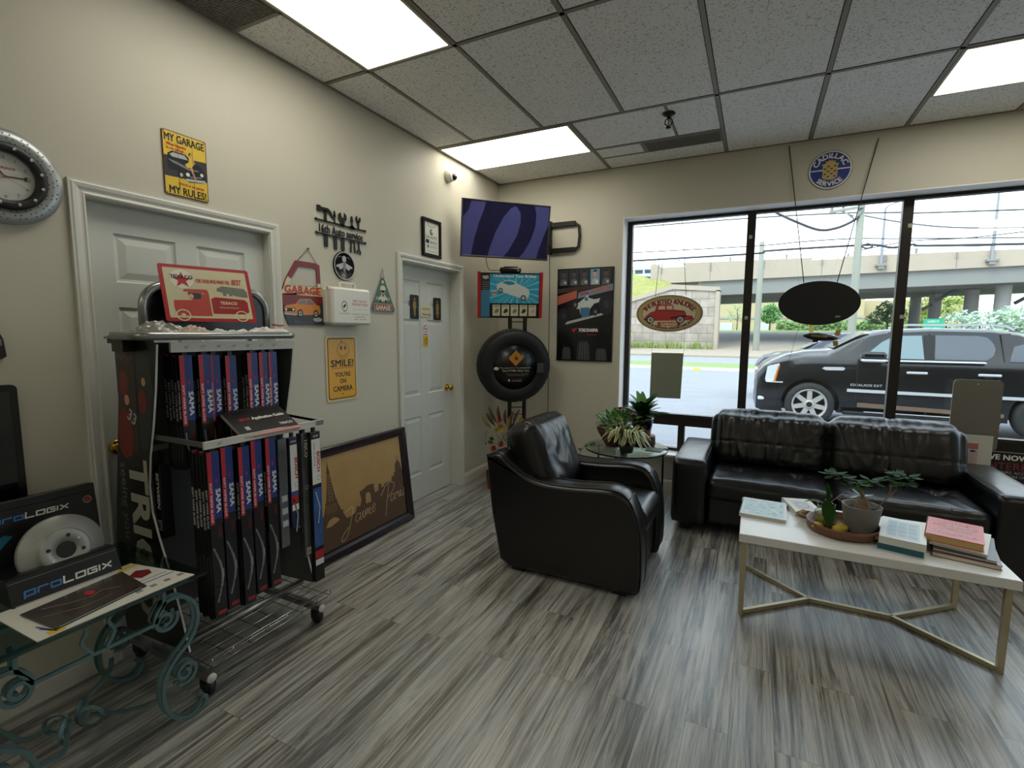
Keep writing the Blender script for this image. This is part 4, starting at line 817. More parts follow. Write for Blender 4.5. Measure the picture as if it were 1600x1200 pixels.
p = atY(1432, 512, 62); tree('bushy_tree', (p.x, 62, 1.6), 4.2, [(-.2, 1.5, 1.3, 1.4), (.2, 3, 1.2, 1.2)], 600, '#b0c063', 'yellow-green bushy tree beside the leftmost bridge column', .1, .2)
p = atY(1478, 512, 64); tree('bushy_tree', (p.x, 64, 1.6), 4.6, [(-1., 1.8, 1.4, 1.3), (1., 2.6, 1.6, 1.4), (.3, 3.8, 1.2, .9)], 900, '#aebf6f', 'light green tree between the second and third bridge columns', .1, .22)
p = atY(1530, 514, 30); tree('spruce_shrub', (p.x, 30, -.2), 3.2, [(-1.9, 1.4, 1., .8), (-.9, 2.1, 1., .9), (.2, 2.2, 1.2, .8), (1.2, 2.5, 1., .7), (0, 1.2, 2.2, .9), (2, 1.7, .9, .8)], 2600, '#a3b8a4', 'wide grey-green spruce behind the black SUV roof', .1, .13)
p = atY(1600, 514, 34); tree('bushy_tree', (p.x+.6, 34, -.2), 3.5, [(-.9, 2.2, 1.1, 1.), (.8, 2.4, 1.3, 1.1), (0, 1.2, 1.5, 1.)], 1000, '#93b15f', 'bright green bush at the right edge behind the SUV', .1, .15)
p = atY(988, 548, 38.5); tree('wall_bush', (p.x-.6, 37.6, 0), 1.9, [(-.2, .8, .8, .8), (.3, 1.4, .5, .5), (-1.2, 1., .8, .8)], 500, '#a5b765', 'leafy yellow-green bush at the foot of the block wall', .05, .12)
# road sign, bollard
A = atY(1443, 500, 26); B = atY(1474, 512, 26); t = thing('road_sign', 'small green road sign with white writing above the SUV roof', 'road sign', ((A.x+B.x)/2, 26, 0)); fr = Fr(((A.x+B.x)/2, 26, (A.z+B.z)/2), (1, 0, 0), (0, 0, 1)); w = B.x-A.x
b = MB(); b.box(-w/2, w/2, -.3, .24, -.02, 0, mat('sign_green', '#1f9b78', rough=.5), fr); b.text('QUEEN ST.', 0, .06, .11, WHT, fr, .004, width=w*.6); b.text('MISSISSAUGA ROAD', 0, -.1, .1, WHT, fr, .004, width=w*.85); b.text('EXIT ONLY', 0, -.25, .08, WHT, fr, .004, width=w*.8); b.build('sign_face', parent=t)
for s in (-1, 1): b = MB(); b.box(s*w*.4-.04, s*w*.4+.04, -2.15, .2, -.08, -.02, STL, fr); b.build('post', parent=t)
p = atY(1267, 520, 55); b = MB(); b.lathe([(.16, .9), (.16, 2.3), (.1, 2.42), (0, 2.45)], mat('bollard_yellow', '#e0c63e', rough=.6), c=(p.x, 55, 0), n=12); tag(b.build('bollard'), 'yellow bollard beyond the road below the black oval sign', 'bollard')

# ------------------------------------------------------------------ vehicles
PAINT_BLK = mat('black_car_paint', '#06080d', rough=.3, spec=.4, coat=.55); PAINT_BLU = mat('navy_car_paint', '#141c3c', rough=.3, spec=.4, coat=.6); CGL = mat('car_window_glass', '#64828a', rough=.06, spec=.7, coat=.6); CGD = mat('car_window_dark', '#33404e', rough=.08, spec=.7, coat=.6)
TYRE = mat('tyre_rubber', '#26282b', rough=.8, bump=.3, bscale=120); ALLOY = mat('alloy_wheel', '#b9b7b2', rough=.3, metal=.3); PLB = mat('trim_plastic_black', '#141619', rough=.6); CHO = mat('car_trim_silver', '#cdd1d6', rough=.3, metal=.25, spec=.8); LMP = mat('lamp_lens', '#d5dde2', rough=.08, coat=1.); AMB = mat('amber_lens', '#d07a2a', rough=.1, coat=.8)
def wheel(parent, x, y, z, r, side):
    fr = Fr((x, y, z), (side*-1, 0, 0) if side < 0 else (1, 0, 0), (0, 0, 1)); fr = Fr((x, y, z), (1, 0, 0), (0, 0, 1))   # w points to -y
    b = MB(); prof = [(r*.70, -.24), (r*.93, -.25), (r, -.21), (r, -.04), (r*.93, 0), (r*.80, .012), (r*.70, 0)]; b.lathe(prof, TYRE, fr=fr, n=44, cap=False); tr_ = b.build('tyre', parent=parent)
    b = MB(); b.lathe([(r*.70, -.2), (r*.66, -.19), (r*.66, -.02), (r*.715, .006), (r*.70, .012), (r*.64, -.012), (r*.62, -.06), (r*.62, -.1)], ALLOY, fr=fr, n=44, cap=False); b.lathe([(r*.62, -.1), (0, -.1)], PLB, fr=fr, n=30, cap=False)
    for k in range(7):
        a = R(90+k*360/7); c_, s_ = cos(a), sin(a); q = lambda rad, off, h: fr(rad*c_-off*s_, rad*s_+off*c_, h)
        b.add([q(r*.12, -.045, -.02), q(r*.12, .045, -.02), q(r*.67, .038, -.014), q(r*.67, -.038, -.014), q(r*.12, -.045, -.08), q(r*.12, .045, -.08), q(r*.67, .038, -.08), q(r*.67, -.038, -.08)], [(0, 3, 2, 1), (0, 1, 5, 4), (1, 2, 6, 5), (3, 0, 4, 7), (2, 3, 7, 6)], ALLOY)
    b.lathe([(r*.2, -.06), (r*.2, -.012), (r*.17, -.004), (0, -.002)], ALLOY, fr=fr, n=20); b.ell(0, 0, r*.12, r*.12, PLB, fr, .0, 16); b.build('rim', parent=parent)
def body(parent, st, hw, x0, yc, z0, paint, arches, r, flip=1):
    """st rows: (x, half width, sill z, hood-or-belt z, roof half width, roof z)"""
    b = MB(); rings = []
    for (x, h, zs, zb, rw, zt) in st:
        gb = zb; pr_ = [(h*.90, zs), (h*.985, zs+.12), (h, (zs+gb)/2), (h*.985, gb-.16), (h*.955, gb-.02)]
        if zt > zb+.10: pr_ += [(h*.93, gb+.01), (rw+.5*(h*.93-rw)*.9, gb+(zt-gb)*.5), (rw, zt-.07), (rw*.88, zt-.015), (rw*.45, zt), (0, zt+.008)]
        else: pr_ += [(h*.93, gb+.0), (h*.88, gb+.02), (h*.8, zt-.0), (h*.6, zt+.012), (h*.3, zt+.02), (0, zt+.022)]
        ring = [(x, -y, z) for y, z in pr_]+[(x, y, z) for y, z in pr_[-2::-1]]; rings.append([Vector((x0+a, yc+c, z0+d)) for a, c, d in ring])
    N = len(rings[0]); vs = [v for q in rings for v in q]; fs = []
    for j in range(len(rings)-1):
        for i in range(N): a = j*N+i; c = j*N+(i+1) % N; fs.append((a, a+N, c+N, c))
    fs += [tuple(range(N)), tuple((len(rings)-1)*N+i for i in range(N-1, -1, -1))]; b.add(vs, fs, paint, True)
    o = b.build('body', parent=parent, weld=True)
    cut = MB()
    for ax in arches:
        for s in (-1, 1): cut.lathe([(r*1.16, -.5), (r*1.16, .5)], PLB, fr=Fr((x0+ax, yc+s*(hw-.02), z0+r+.02), (1, 0, 0), (0, 0, 1)), n=40)
    c = cut.build('cut', loc=(0, 0, 0), weld=True); bpy.context.view_layer.update()
    c.parent = None; c.matrix_world = Matrix.Identity(4)
    c.data.transform(PINV[parent.name]); 
    o.parent = None; md = o.modifiers.new('b', 'BOOLEAN'); md.object = c; md.operation = 'DIFFERENCE'; md.solver = 'EXACT'; bpy.context.view_layer.update()
    me = bpy.data.meshes.new_from_object(o.evaluated_get(bpy.context.evaluated_depsgraph_get())); o.modifiers.clear(); o.data = me; o.parent = parent
    bpy.data.objects.remove(c)
    for p_ in me.polygons: p_.use_smooth = True
    md = o.modifiers.new('edge', 'EDGE_SPLIT'); md.split_angle = R(32)
    return o
X0, YC, Z0 = 2.5, 7.0, G; HW = 1.0
suv = thing('black_suv', 'large black SUV with chrome trim and seven-spoke wheels parked outside the window', 'car', (5.3, 7.0, G))
st = [(.0, .72, .42, .80, .6, .80), (.05, .86, .26, .98, .6, .99), (.16, .93, .22, 1.10, .7, 1.13), (.30, .97, .22, 1.17, .7, 1.22), (.55, .99, .24, 1.24, .7, 1.33), (.85, 1.0, .26, 1.28, .7, 1.41), (1.22, 1.0, .28, 1.285, .7, 1.44),
      (1.34, 1.0, .28, 1.285, .86, 1.47), (1.6, 1.0, .28, 1.285, .82, 1.63), (1.86, 1.0, .28, 1.285, .79, 1.77), (2.05, 1.0, .28, 1.285, .78, 1.815), (2.7, 1.0, .28, 1.285, .78, 1.85), (3.5, 1.0, .28, 1.285, .78, 1.84), (3.85, 1.0, .28, 1.285, .78, 1.80), (4.2, 1.0, .3, 1.285, .79, 1.66), (4.6, 1.0, .32, 1.285, .82, 1.42), (4.75, .99, .34, 1.285, .8, 1.33), (5.4, .98, .36, 1.27, .8, 1.29), (5.6, .93, .42, 1.22, .7, 1.23)]
body(suv, st, HW, X0, YC, Z0, PAINT_BLK, (.955, 4.24), .41)
def P6(x, z, off=0.):      # world x and height above ground, on the near flank
    hw_ = 1.0 if z < 1.275 else 1.0*.93-(.93-.78)*(z-1.285)/.5*.95
    return Vector((x, YC-hw_-off, Z0+z))
def flank(name, pts, m, off=.006, th=.0, par=suv):
    b = MB(); n = len(pts); f_ = [P6(x, z, off) for x, z in pts]; k_ = [v+Vector((0, .05, 0)) for v in f_]
    b.add(f_+k_, [tuple(range(n))]+[(i, i+n, (i+1) % n+n, (i+1) % n) for i in range(n)], m); return b.build(name, parent=par)
win1 = [(4.30, 1.31), (4.34, 1.42), (4.52, 1.60), (4.70, 1.71), (5.08, 1.72), (5.12, 1.31)]
win2 = [(5.27, 1.31), (5.27, 1.725), (5.84, 1.72), (5.95, 1.69), (6.02, 1.60), (6.05, 1.50), (6.02, 1.38), (5.93, 1.31)]
win3 = [(6.22, 1.30), (6.28, 1.55), (6.42, 1.60), (6.86, 1.36), (6.9, 1.30)]
for wn, c_ in ((win1, CGL), (win2, CGD), (win3, CGD)):
    cx_ = sum(p[0] for p in wn)/len(wn); cz_ = sum(p[1] for p in wn)/len(wn); fn = flank('side_window', wn, c_, .012)
flank('chrome_belt_trim', [(4.28, 1.262), (4.28, 1.285), (5.92, 1.29), (5.92, 1.265)], CHO, .02)
flank('chrome_side_trim', [(4.03, .69), (4.03, .745), (5.58, .735), (7.9, .735), (7.9, .685), (5.58, .685)], CHO, .03)
for hx in (4.87, 5.82): b = MB(); b.box(hx, hx+.29, YC-1.045, YC-1.02, Z0+1.055, Z0+1.095, CHO, bev=.008); b.box(hx+.1, hx+.2, YC-1.01, YC-.99, Z0+1.02, Z0+1.06, PLB); b.build('door_handle', parent=suv)
for sx in (([4.17, .40], [4.17, 1.27]), ([5.19, .36], [5.19, 1.75]), ([6.09, .95], [6.16, 1.3]), ([6.16, 1.3], [6.12, 1.74])):
    (xa, za), (xb, zb) = sx; flank('door_seam', [(xa-.006, za), (xa+.006, za), (xb+.006, zb), (xb-.006, zb)], PLB, .008)
flank('pillar_trim', [(5.12, 1.31), (5.12, 1.72), (5.26, 1.725), (5.26, 1.31)], PLB, .009)
b = MB(); b.box(4.18, 4.55, YC-1.22, YC-1.0, Z0+1.30, Z0+1.43, PAINT_BLK, bev=.04); b.box(4.19, 4.54, YC-1.225, YC-1.01, Z0+1.25, Z0+1.30, CHO, bev=.02); b.build('wing_mirror', parent=suv)
b = MB(); b.tube([(4.62, YC-.72, Z0+1.84), (4.72, YC-.72, Z0+1.89), (4.9, YC-.72, Z0+1.905), (6.0, YC-.72, Z0+1.905), (6.2, YC-.72, Z0+1.88), (6.3, YC-.72, Z0+1.82)], 0, CHO, rect=(.035, .05)); b.build('roof_rail', parent=suv)
b = MB(); b.prism([(2.71, .80), (2.69, .86), (2.72, 1.10), (2.76, 1.125), (2.92, 1.17), (2.93, 1.12), (2.86, .83)], -.1, .06, LMP, fr=Fr((0, YC-.92, Z0), (1, 0, 0), (0, 0, 1))); hl = b.build('headlight', parent=suv)
b = MB(); b.prism([(2.83, .80), (2.90, 1.12), (2.93, 1.14), (2.87, .82)], -.08, .066, AMB, fr=Fr((0, YC-.92, Z0), (1, 0, 0), (0, 0, 1))); b.build('indicator', parent=hl)
flank('fender_vent', [(3.62, 1.10), (3.66, 1.13), (3.95, 1.135), (3.98, 1.11), (3.95, 1.075), (3.68, 1.07)], CHO, .014); flank('bumper_trim', [(2.72, .80), (2.72, .815), (3.0, .825), (3.0, .80)], CHO, .012)
b = MB(); b.box(2.58, 2.80, YC-.93, YC-.86, Z0+.44, Z0+.51, LMP, bev=.015); b.build('fog_lamp', parent=suv)
b = MB()
for k in range(7): b.box(2.50-.0, 2.56, YC-.45, YC+.45, Z0+.62+k*.06, Z0+.645+k*.06, CHO)
b.box(2.49, 2.58, YC-.5, YC+.5, Z0+.56, Z0+.60, CHO); b.build('grille', parent=suv)
b = MB(); b.box(3.98, 6.16, YC-1.05, YC-.8, Z0+.27, Z0+.335, PLB, bev=.015); b.box(4.3, 6.1, YC-1.055, YC-1.04, Z0+.335, Z0+.35, LGR); b.build('running_board', parent=suv)
b = MB(); b.text('ESCALADE EXT', 4.08, .80, .045, CHO, Fr((0, YC-1.003, Z0), (1, 0, 0), (0, 0, 1)), .004, al='L', width=.47, depth=0); b.build('badge_lettering', parent=suv)
flank('dust_stripe', [(4.2, .42), (4.2, .50), (6.2, .44), (6.2, .38)], mat('road_dust', '#6b5a4b', rough=.9), .007)
for wx in (3.455, 6.74): wheel(suv, wx, YC-1.0, Z0+.41, .41, -1)
b = MB(); b.quad(Vector((3.80, YC-.70, Z0+1.475)), Vector((3.80, YC+.7, Z0+1.475)), Vector((4.33, YC+.66, Z0+1.80)), Vector((4.33, YC-.66, Z0+1.80)), CGL); b.build('windscreen', parent=suv)
# second car behind the SUV
YB = 10.6; blue = thing('blue_car', 'dark blue car parked behind the black SUV, only its bonnet and windscreen showing', 'car', (4.6, YB, G)); X1_ = 2.5
st = [(.0, .6, .4, .72, .5, .72), (.06, .78, .24, .85, .5, .86), (.2, .85, .2, .98, .6, 1.0), (.5, .88, .2, 1.02, .6, 1.10), (.95, .9, .22, 1.04, .6, 1.16), (1.08, .9, .22, 1.05, .7, 1.2), (1.6, .9, .22, 1.05, .66, 1.5), (1.95, .9, .22, 1.05, .64, 1.6), (2.8, .9, .22, 1.05, .64, 1.62), (3.6, .9, .24, 1.05, .64, 1.5), (4.1, .86, .3, 1.05, .6, 1.12), (4.4, .7, .4, .9, .5, .92)]
st = [(a, b_, c, d*1.13, e, f*1.1) for a, b_, c, d, e, f in st]
body(blue, st, .9, X1_, YB, Z0, PAINT_BLU, (.8, 3.5), .34)
for wx in (.8, 3.5): wheel(blue, X1_+wx, YB-.9, Z0+.34, .34, -1)
b = MB(); b.prism([(.16, .80), (.14, .95), (.3, 1.03), (.52, 1.06), (.5, .92), (.3, .82)], -.1, .06, LMP, fr=Fr((X1_, YB-.84, Z0), (1, 0, 0), (0, 0, 1))); b.build('headlight', parent=blue)
b = MB(); b.quad(Vector((X1_+1.1, YB-.62, Z0+1.37)), Vector((X1_+1.1, YB+.62, Z0+1.37)), Vector((X1_+1.9, YB+.56, Z0+1.755)), Vector((X1_+1.9, YB-.56, Z0+1.755)), CGL); b.build('windscreen', parent=blue)
b = MB(); b.prism([(1.35, 1.2), (1.75, 1.55), (2.1, 1.66), (2.6, 1.68), (2.6, 1.2)], -.2, 0.012, CGL, fr=Fr((X1_, YB-.72, Z0), (1, 0, 0), (0, 0, 1))); b.build('side_window', parent=blue)
b = MB(); b.box(X1_+1.35, X1_+1.55, YB-1.08, YB-.9, Z0+1.22, Z0+1.36, PAINT_BLU, bev=.03); b.build('wing_mirror', parent=blue)
# ================================================================== SEATING AND TABLES
def leathermat():
    m = bpy.data.materials.new('black_leather'); m.use_nodes = True; n = m.node_tree.nodes; l = m.node_tree.links; b = n['Principled BSDF']
    b.inputs['Base Color'].default_value = lin('#08080a'); b.inputs['Roughness'].default_value = .36; b.inputs['Specular IOR Level'].default_value = .6
    tcx = n.new('ShaderNodeTexCoord'); v = n.new('ShaderNodeTexVoronoi'); v.inputs['Scale'].default_value = 190; l.new(tcx.outputs['Object'], v.inputs['Vector'])
    z = n.new('ShaderNodeTexNoise'); z.inputs['Scale'].default_value = 9; z.inputs['Detail'].default_value = 5; l.new(tcx.outputs['Object'], z.inputs['Vector'])
    bp = n.new('ShaderNodeBump'); bp.inputs['Strength'].default_value = .12; bp.inputs['Distance'].default_value = .001; l.new(v.outputs['Distance'], bp.inputs['Height'])
    b2 = n.new('ShaderNodeBump'); b2.inputs['Strength'].default_value = .3; b2.inputs['Distance'].default_value = .006; l.new(z.outputs['Fac'], b2.inputs['Height']); l.new(bp.outputs[0], b2.inputs['Normal']); l.new(b2.outputs[0], b.inputs['Normal'])
    mr = n.new('ShaderNodeMapRange'); mr.inputs[3].default_value = .25; mr.inputs[4].default_value = .40; l.new(z.outputs['Fac'], mr.inputs[0]); l.new(mr.outputs[0], b.inputs['Roughness'])
    return m
LEA = leathermat(); SEAM = mat('seam_thread', '#2b2b2c', rough=.5)
def cushion(b, fr, sx, sy, sz, m, nx=34, ny=26, nz=6, puff=.03, r=.05, wr=0., ws=9., tufts=(), seed=0., grooves=(), gather=0., wdir=(1, 1)):
    """rounded pad: sx by sy face, sz thick; fr.w is its face direction. wr = wrinkle depth, tufts = [(u, v, depth, radius)]"""
    idx = {}; vs = []; fs = []
    def V(i, j, k):
        key = (i, j, k)
        if key in idx: return idx[key]
        u, v, w_ = i/nx*2-1, j/ny*2-1, k/nz*2-1; x, y, z = u*sx/2, v*sy/2, w_*sz/2
        # rounding
        ax = max(0, abs(x)-(sx/2-r)); ay = max(0, abs(y)-(sy/2-r)); rz = min(r, sz/2); az = max(0, abs(z)-(sz/2-rz)); q = sqrt((ax/r)**2+(ay/r)**2+(az/rz)**2)
        if q > 1:
            x = math.copysign((abs(x)-ax)+ax/q, x); y = math.copysign((abs(y)-ay)+ay/q, y); z = math.copysign((abs(z)-az)+az/q, z)
        e = (1-u**4)*(1-v**4); z += math.copysign(puff*e, z) if abs(w_) > .5 else 0
        x += math.copysign(puff*.5*(1-v**4)*(1-w_**2), x) if abs(u) > .9 else 0; y += math.copysign(puff*.5*(1-u**4)*(1-w_**2), y) if abs(v) > .9 else 0
        if w_ > 0:
            for (tu, tv, td, tr) in tufts:
                d = sqrt(((x-tu))**2+((y-tv))**2); a = atan2(y-tv, x-tu); z -= td*math.exp(-(d/tr)**2)*(1+.0*a); z += wr*.8*cos(a*9+seed)*math.exp(-((d-tr)/tr)**2)
        if w_ > 0:
            for (ga, gp) in grooves: z -= .005*math.exp(-(((x if ga == 'x' else y)-gp)/.012)**2)
            if gather: z += gather*sin(x*80+9*noise.noise(Vector((x*5, seed, 0))))*math.exp(-((sy/2-abs(y))/.09)**2)*(.6+noise.noise(Vector((x*14, y*3, seed))))
        if wr:
            p = Vector((x*ws*wdir[0]+seed, y*ws*wdir[1]+noise.noise(Vector((x*3, y*3, seed)))*1.5, seed*.7+z*3)); nn = noise.noise(p); nn2 = noise.noise(p*2.3+Vector((9, 3, 1)))
            rid = (1-abs(nn)*2.2); z += (wr*rid+wr*.4*nn2)*(1 if w_ >= 0 else .3); y += wr*.5*nn2
        idx[key] = len(vs); vs.append(fr(x, y, z)); return idx[key]
    for i in range(nx):
        for j in range(ny):
            fs.append((V(i, j, nz), V(i+1, j, nz), V(i+1, j+1, nz), V(i, j+1, nz))); fs.append((V(i, j, 0), V(i, j+1, 0), V(i+1, j+1, 0), V(i+1, j, 0)))
    for k in range(nz):
        for i in range(nx): fs.append((V(i, 0, k), V(i+1, 0, k), V(i+1, 0, k+1), V(i, 0, k+1))); fs.append((V(i, ny, k), V(i, ny, k+1), V(i+1, ny, k+1), V(i+1, ny, k)))
        for j in range(ny): fs.append((V(0, j, k), V(0, j, k+1), V(0, j+1, k+1), V(0, j+1, k))); fs.append((V(nx, j, k), V(nx, j+1, k), V(nx, j+1, k+1), V(nx, j, k+1)))
    b.add(vs, fs, m, True); return b
UPW = Fr((0, 0, 0), (1, 0, 0), (0, 1, 0))
# --- sofa under the window (faces -y)
sx0, sx1, sy0, sy1 = 1.985, 4.075, -.95, -.06
t = thing('leather_sofa', 'long black leather sofa with two loose back cushions under the window', 'sofa', ((sx0+sx1)/2, (sy0+sy1)/2, 0))
aw = .245
b = MB(); b.box(sx0+aw, sx1-aw, sy0+.05, sy1, .07, .30, LEA, bev=.02); b.box(sx0+aw-.01, sx1-aw+.01, -.26, sy1, .07, .70, LEA, bev=.05); b.build('base_frame', parent=t, bev=.012, bseg=3)
for x in (sx0, sx1-aw):
    b = MB(); cushion(b, Fr((x+aw/2, (sy0+sy1)/2, .305), (1, 0, 0), (0, 1, 0)), aw, sy1-sy0, .49, LEA, nx=10, ny=24, nz=12, puff=.004, r=.028, wr=.0012, ws=7, seed=x)
    for e in (.012, aw-.012): b.tube([(x+e, sy0+.01, .55-.006), (x+e, sy1-.04, .55-.006)], .0035, SEAM, n=5)
    b.build('armrest', parent=t)
sw = (sx1-sx0-2*aw)/2
for k in range(2):
    cx = sx0+aw+sw*(k+.5); b = MB(); cushion(b, Fr((cx, (sy0+.05-.28)/2-.02, .345), (1, 0, 0), (0, 1, 0)), sw-.006, .66, .15, LEA, nx=60, ny=44, nz=6, puff=.022, r=.045, wr=.0045, ws=7, tufts=[(tx_*sw*.25, ty_, .036, .055) for tx_ in (-1, 1) for ty_ in (-.02, .18)], seed=3.1*k+1, wdir=(1, .7))
    for tx_ in (-1, 1): b.tube([Vector((cx+tx_*sw*.25, y_, .345+.075+.014*(1-((y_+.60)/.33)**4))) for y_ in [-.92+.04*q for q in range(14)]], .003, SEAM, n=5)
    b.build('seat_cushion', parent=t)
for k in range(2):
    cx = sx0+aw+sw*(k+.5); b = MB(); ax = R(14); fr = Fr((cx, -.30, .615), (1, 0, 0), (0, sin(ax), cos(ax)))
    cushion(b, fr, sw+.01, .46, .21, LEA, nx=120, ny=64, nz=8, puff=.05, r=.09, wr=.011, ws=7, grooves=(('x', -.03), ('y', -.03)), gather=.0025, seed=7.7*k+2, wdir=(1.5, .55))
    b.build('back_cushion', parent=t)
for x in (sx0+.10, sx1-.10):
    for y in (sy0+.1, sy1-.1): b = MB(); b.box(x-.035, x+.035, y-.035, y+.035, 0, .07, mat('sofa_foot', '#17130f', rough=.5), bev=.004); b.build('foot', parent=t)
# --- armchair (faces +x), side profile read off the photo
t = thing('leather_armchair', 'black leather armchair with sloping arms and a tall shiny back cushion', 'armchair', (1.55, -1.71, 0))
prof = smooth_path([(1.02, .713, 0), (1.085, .735, 0), (1.14, .725, 0), (1.20, .68, 0), (1.30, .62, 0), (1.42, .59, 0), (1.6, .592, 0), (1.75, .605, 0), (1.84, .605, 0), (1.905, .58, 0), (1.95, .515, 0), (1.985, .41, 0), (2.0, .25, 0), (1.995, .06, 0), (1.95, .022, 0)], 5)
pp = [(p.x, p.y) for p in prof]+[(1.19, .022), (1.12, .06), (1.06, .36)]
for yo, nm in ((-2.09, 'side_panel'), (-1.33, 'side_panel')):
    b = MB(); th = .17; s0 = yo if yo < -2 else yo-th; fr = Fr((0, 0, 0), (1, 0, 0), (0, 0, 1))   # w = -y
    n = len(pp); e = .022; rings = []
    SGN = 1 if sum(pp[i][0]*pp[(i+1) % n][1]-pp[(i+1) % n][0]*pp[i][1] for i in range(n)) > 0 else -1
    for off, ins in ((0, e), (.006, .008), (e, 0), (th-e, 0), (th-.006, .008), (th, e)):
        ring = []
        for i, p in enumerate(pp):
            a = Vector((*pp[i-1], 0)); c = Vector((*pp[(i+1) % n], 0)); d = (c-a).normalized(); nrm = Vector((d.y, -d.x, 0)); 
            nrm = nrm*SGN
            q = Vector((p[0], p[1], 0))-nrm*ins; ring.append(Vector((q.x, s0+off, q.y)))
        rings.append(ring)
    vs = [v for q in rings for v in q]; fs = [(j*n+i, j*n+(i+1) % n, (j+1)*n+(i+1) % n, (j+1)*n+i) for j in range(5) for i in range(n)]
    b.add(vs, fs, LEA, True); b.add(rings[0], [tuple(range(n-1, -1, -1))], LEA); b.add(rings[-1], [tuple(range(n))], LEA)
    for off in (e*.7, th-e*.7): b.tube([Vector((q.x, s0+off, q.z+.001)) for q in [r_ for r_ in rings[2]][:-4]], .0032, SEAM, n=5)
    b.tube([Vector((1.925, s0+.02+(th-.04)*k/8, .567)) for k in range(9)], .003, SEAM, n=5)
    b.build(nm, parent=t)
b = MB(); b.box(1.17, 1.90, -1.93, -1.49, .05, .30, LEA, bev=.02); b.box(1.86, 1.965, -1.925, -1.495, .045, .32, LEA, bev=.03); b.build('base_frame', parent=t, bev=.01)
b = MB(); lean = R(17); fr = Fr((1.115, -1.71, .40), (0, 1, 0), (-sin(lean), 0, cos(lean))); b.box(-.225, .225, -.35, .32, -.055, .06, LEA, fr, bev=.04); b.build('back_frame', parent=t, bev=.03, bseg=3)
b = MB(); cushion(b, Fr((1.66, -1.71, .385), (1, 0, 0), (0, 1, 0)), .66, .43, .15, LEA, nx=50, ny=36, nz=6, puff=.020, r=.04, wr=.0022, ws=6, seed=5.5); b.tube([(1.985, -1.915, .425), (1.985, -1.505, .425)], .004, SEAM, n=5); b.build('seat_cushion', parent=t)
lean = R(20); b = MB(); fr = Fr((1.275, -1.71, .665), (0, 1, 0), (-sin(lean), 0, cos(lean)))
cushion(b, fr, .56, .50, .20, LEA, nx=60, ny=64, nz=8, puff=.04, r=.06, wr=.006, ws=7, gather=.002, seed=11.3, wdir=(1.6, .5))
b.tube([fr(-.26+.52*k/10, .247, .062) for k in range(11)], .0045, SEAM, n=5); b.tube([fr(-.262, -.22+.46*k/10, .068) for k in range(11)], .0045, SEAM, n=5); b.build('back_cushion', parent=t)
for x in (1.24, 1.88):
    for y in (-2.03, -1.39): b = MB(); b.box(x-.04, x+.04, y-.035, y+.035, 0, .05, mat('sofa_foot')); b.build('foot', parent=t)

# --- coffee table
t = thing('coffee_table', 'white topped rectangular coffee table on a thin gold metal frame', 'coffee table', (3.02, -1.65, 0)); TT = mat('white_laminate', '#e8e8e6', rough=.3, var=.03, vscale=3); GLD = mat('brushed_gold', '#c4b898', rough=.3, metal=.75)
ZT = .447; b = MB(); b.box(2.478, 3.575, -1.975, -1.335, ZT-.045, ZT, TT, bev=.003); b.build('tabletop', parent=t)
ft = [(2.505, -1.955), (3.545, -1.935), (3.545, -1.365), (2.505, -1.365)]
for x, y in ft: b = MB(); b.box(x-.012, x+.012, y-.012, y+.012, .0, ZT-.045, GLD); b.build('leg', parent=t)
J1, J2 = Vector((2.84, -1.655, .014)), Vector((3.21, -1.655, .014)); b = MB()
for A, B in ((Vector((*ft[0], .014)), J1), (Vector((*ft[3], .014)), J1), (Vector((*ft[1], .014)), J2), (Vector((*ft[2], .014)), J2), (J1, J2)): b.tube([A, B], 0, GLD, rect=(.022, .020))
b.build('floor_stretcher', parent=t)
b = MB()
for A, B in ((ft[0], ft[3]), (ft[1], ft[2])): b.tube([(*A, ZT-.058), (*B, ZT-.058)], 0, GLD, rect=(.022, .022))
b.build('top_rail', parent=t)

# --- books
def book(x, y, z, w, d, h, rot, cover, pages='#d8d2c4', label='', draw=None, spine=None, group=None, name='book', sp='x'):
    """w along the spine edge direction (local x), d depth (local y); spine along the local x = -w/2 edge"""
    t = thing(name, label, 'book', (x, y, z), R(rot), group=group); cm = cover if not isinstance(cover, str) else mat('cover_'+cover[1:], cover, rough=.35, var=.04, vscale=12); fr = Fr((x, y, z), (cos(R(rot)), sin(R(rot)), 0), (-sin(R(rot)), cos(R(rot)), 0)); e = .003
    b = MB(); b.box(-w/2, w/2, -d/2, d/2, 0, .0025, cm, fr); b.box(-w/2, w/2, -d/2, d/2, h-.0025, h, cm, fr); b.box(*((-w/2-.001, -w/2+.003, -d/2, d/2) if sp == 'x' else (-w/2, w/2, -d/2-.001, -d/2+.003)), .0, h, spine or cm, fr)
    if draw: draw(b, Fr(fr(0, 0, h), fr.u, fr.v), w, d)
    b.build('cover', parent=t)
    b = MB(); b.box(-w/2+.002, w/2-e, -d/2+e, d/2-e, .0025, h-.0025, mat('pages_'+pages[1:], pages, rough=.8, var=.06, vscale=80, stretch=(1, 1, 12)), fr); b.build('page_block', parent=t)
    return t
def floral(c1, c2, n=60, sd=1):
    def f(b, fr, w, d):
        rnd = random.Random(sd); m1 = mat('art_'+c1[1:], c1, rough=.4); m2 = mat('art_'+c2[1:], c2, rough=.4)
        b.rect(-w*.44, w*.44, -d*.44, d*.44, m1, fr, .0005)
        for _ in range(n): x, y, r = rnd.uniform(-.4, .4)*w, rnd.uniform(-.4, .4)*d, rnd.uniform(.004, .012); b.ell(x, y, r, r*rnd.uniform(.5, 1), m2 if rnd.random() < .6 else WHT, fr, .0007+rnd.random()*.0006, 8)
    return f
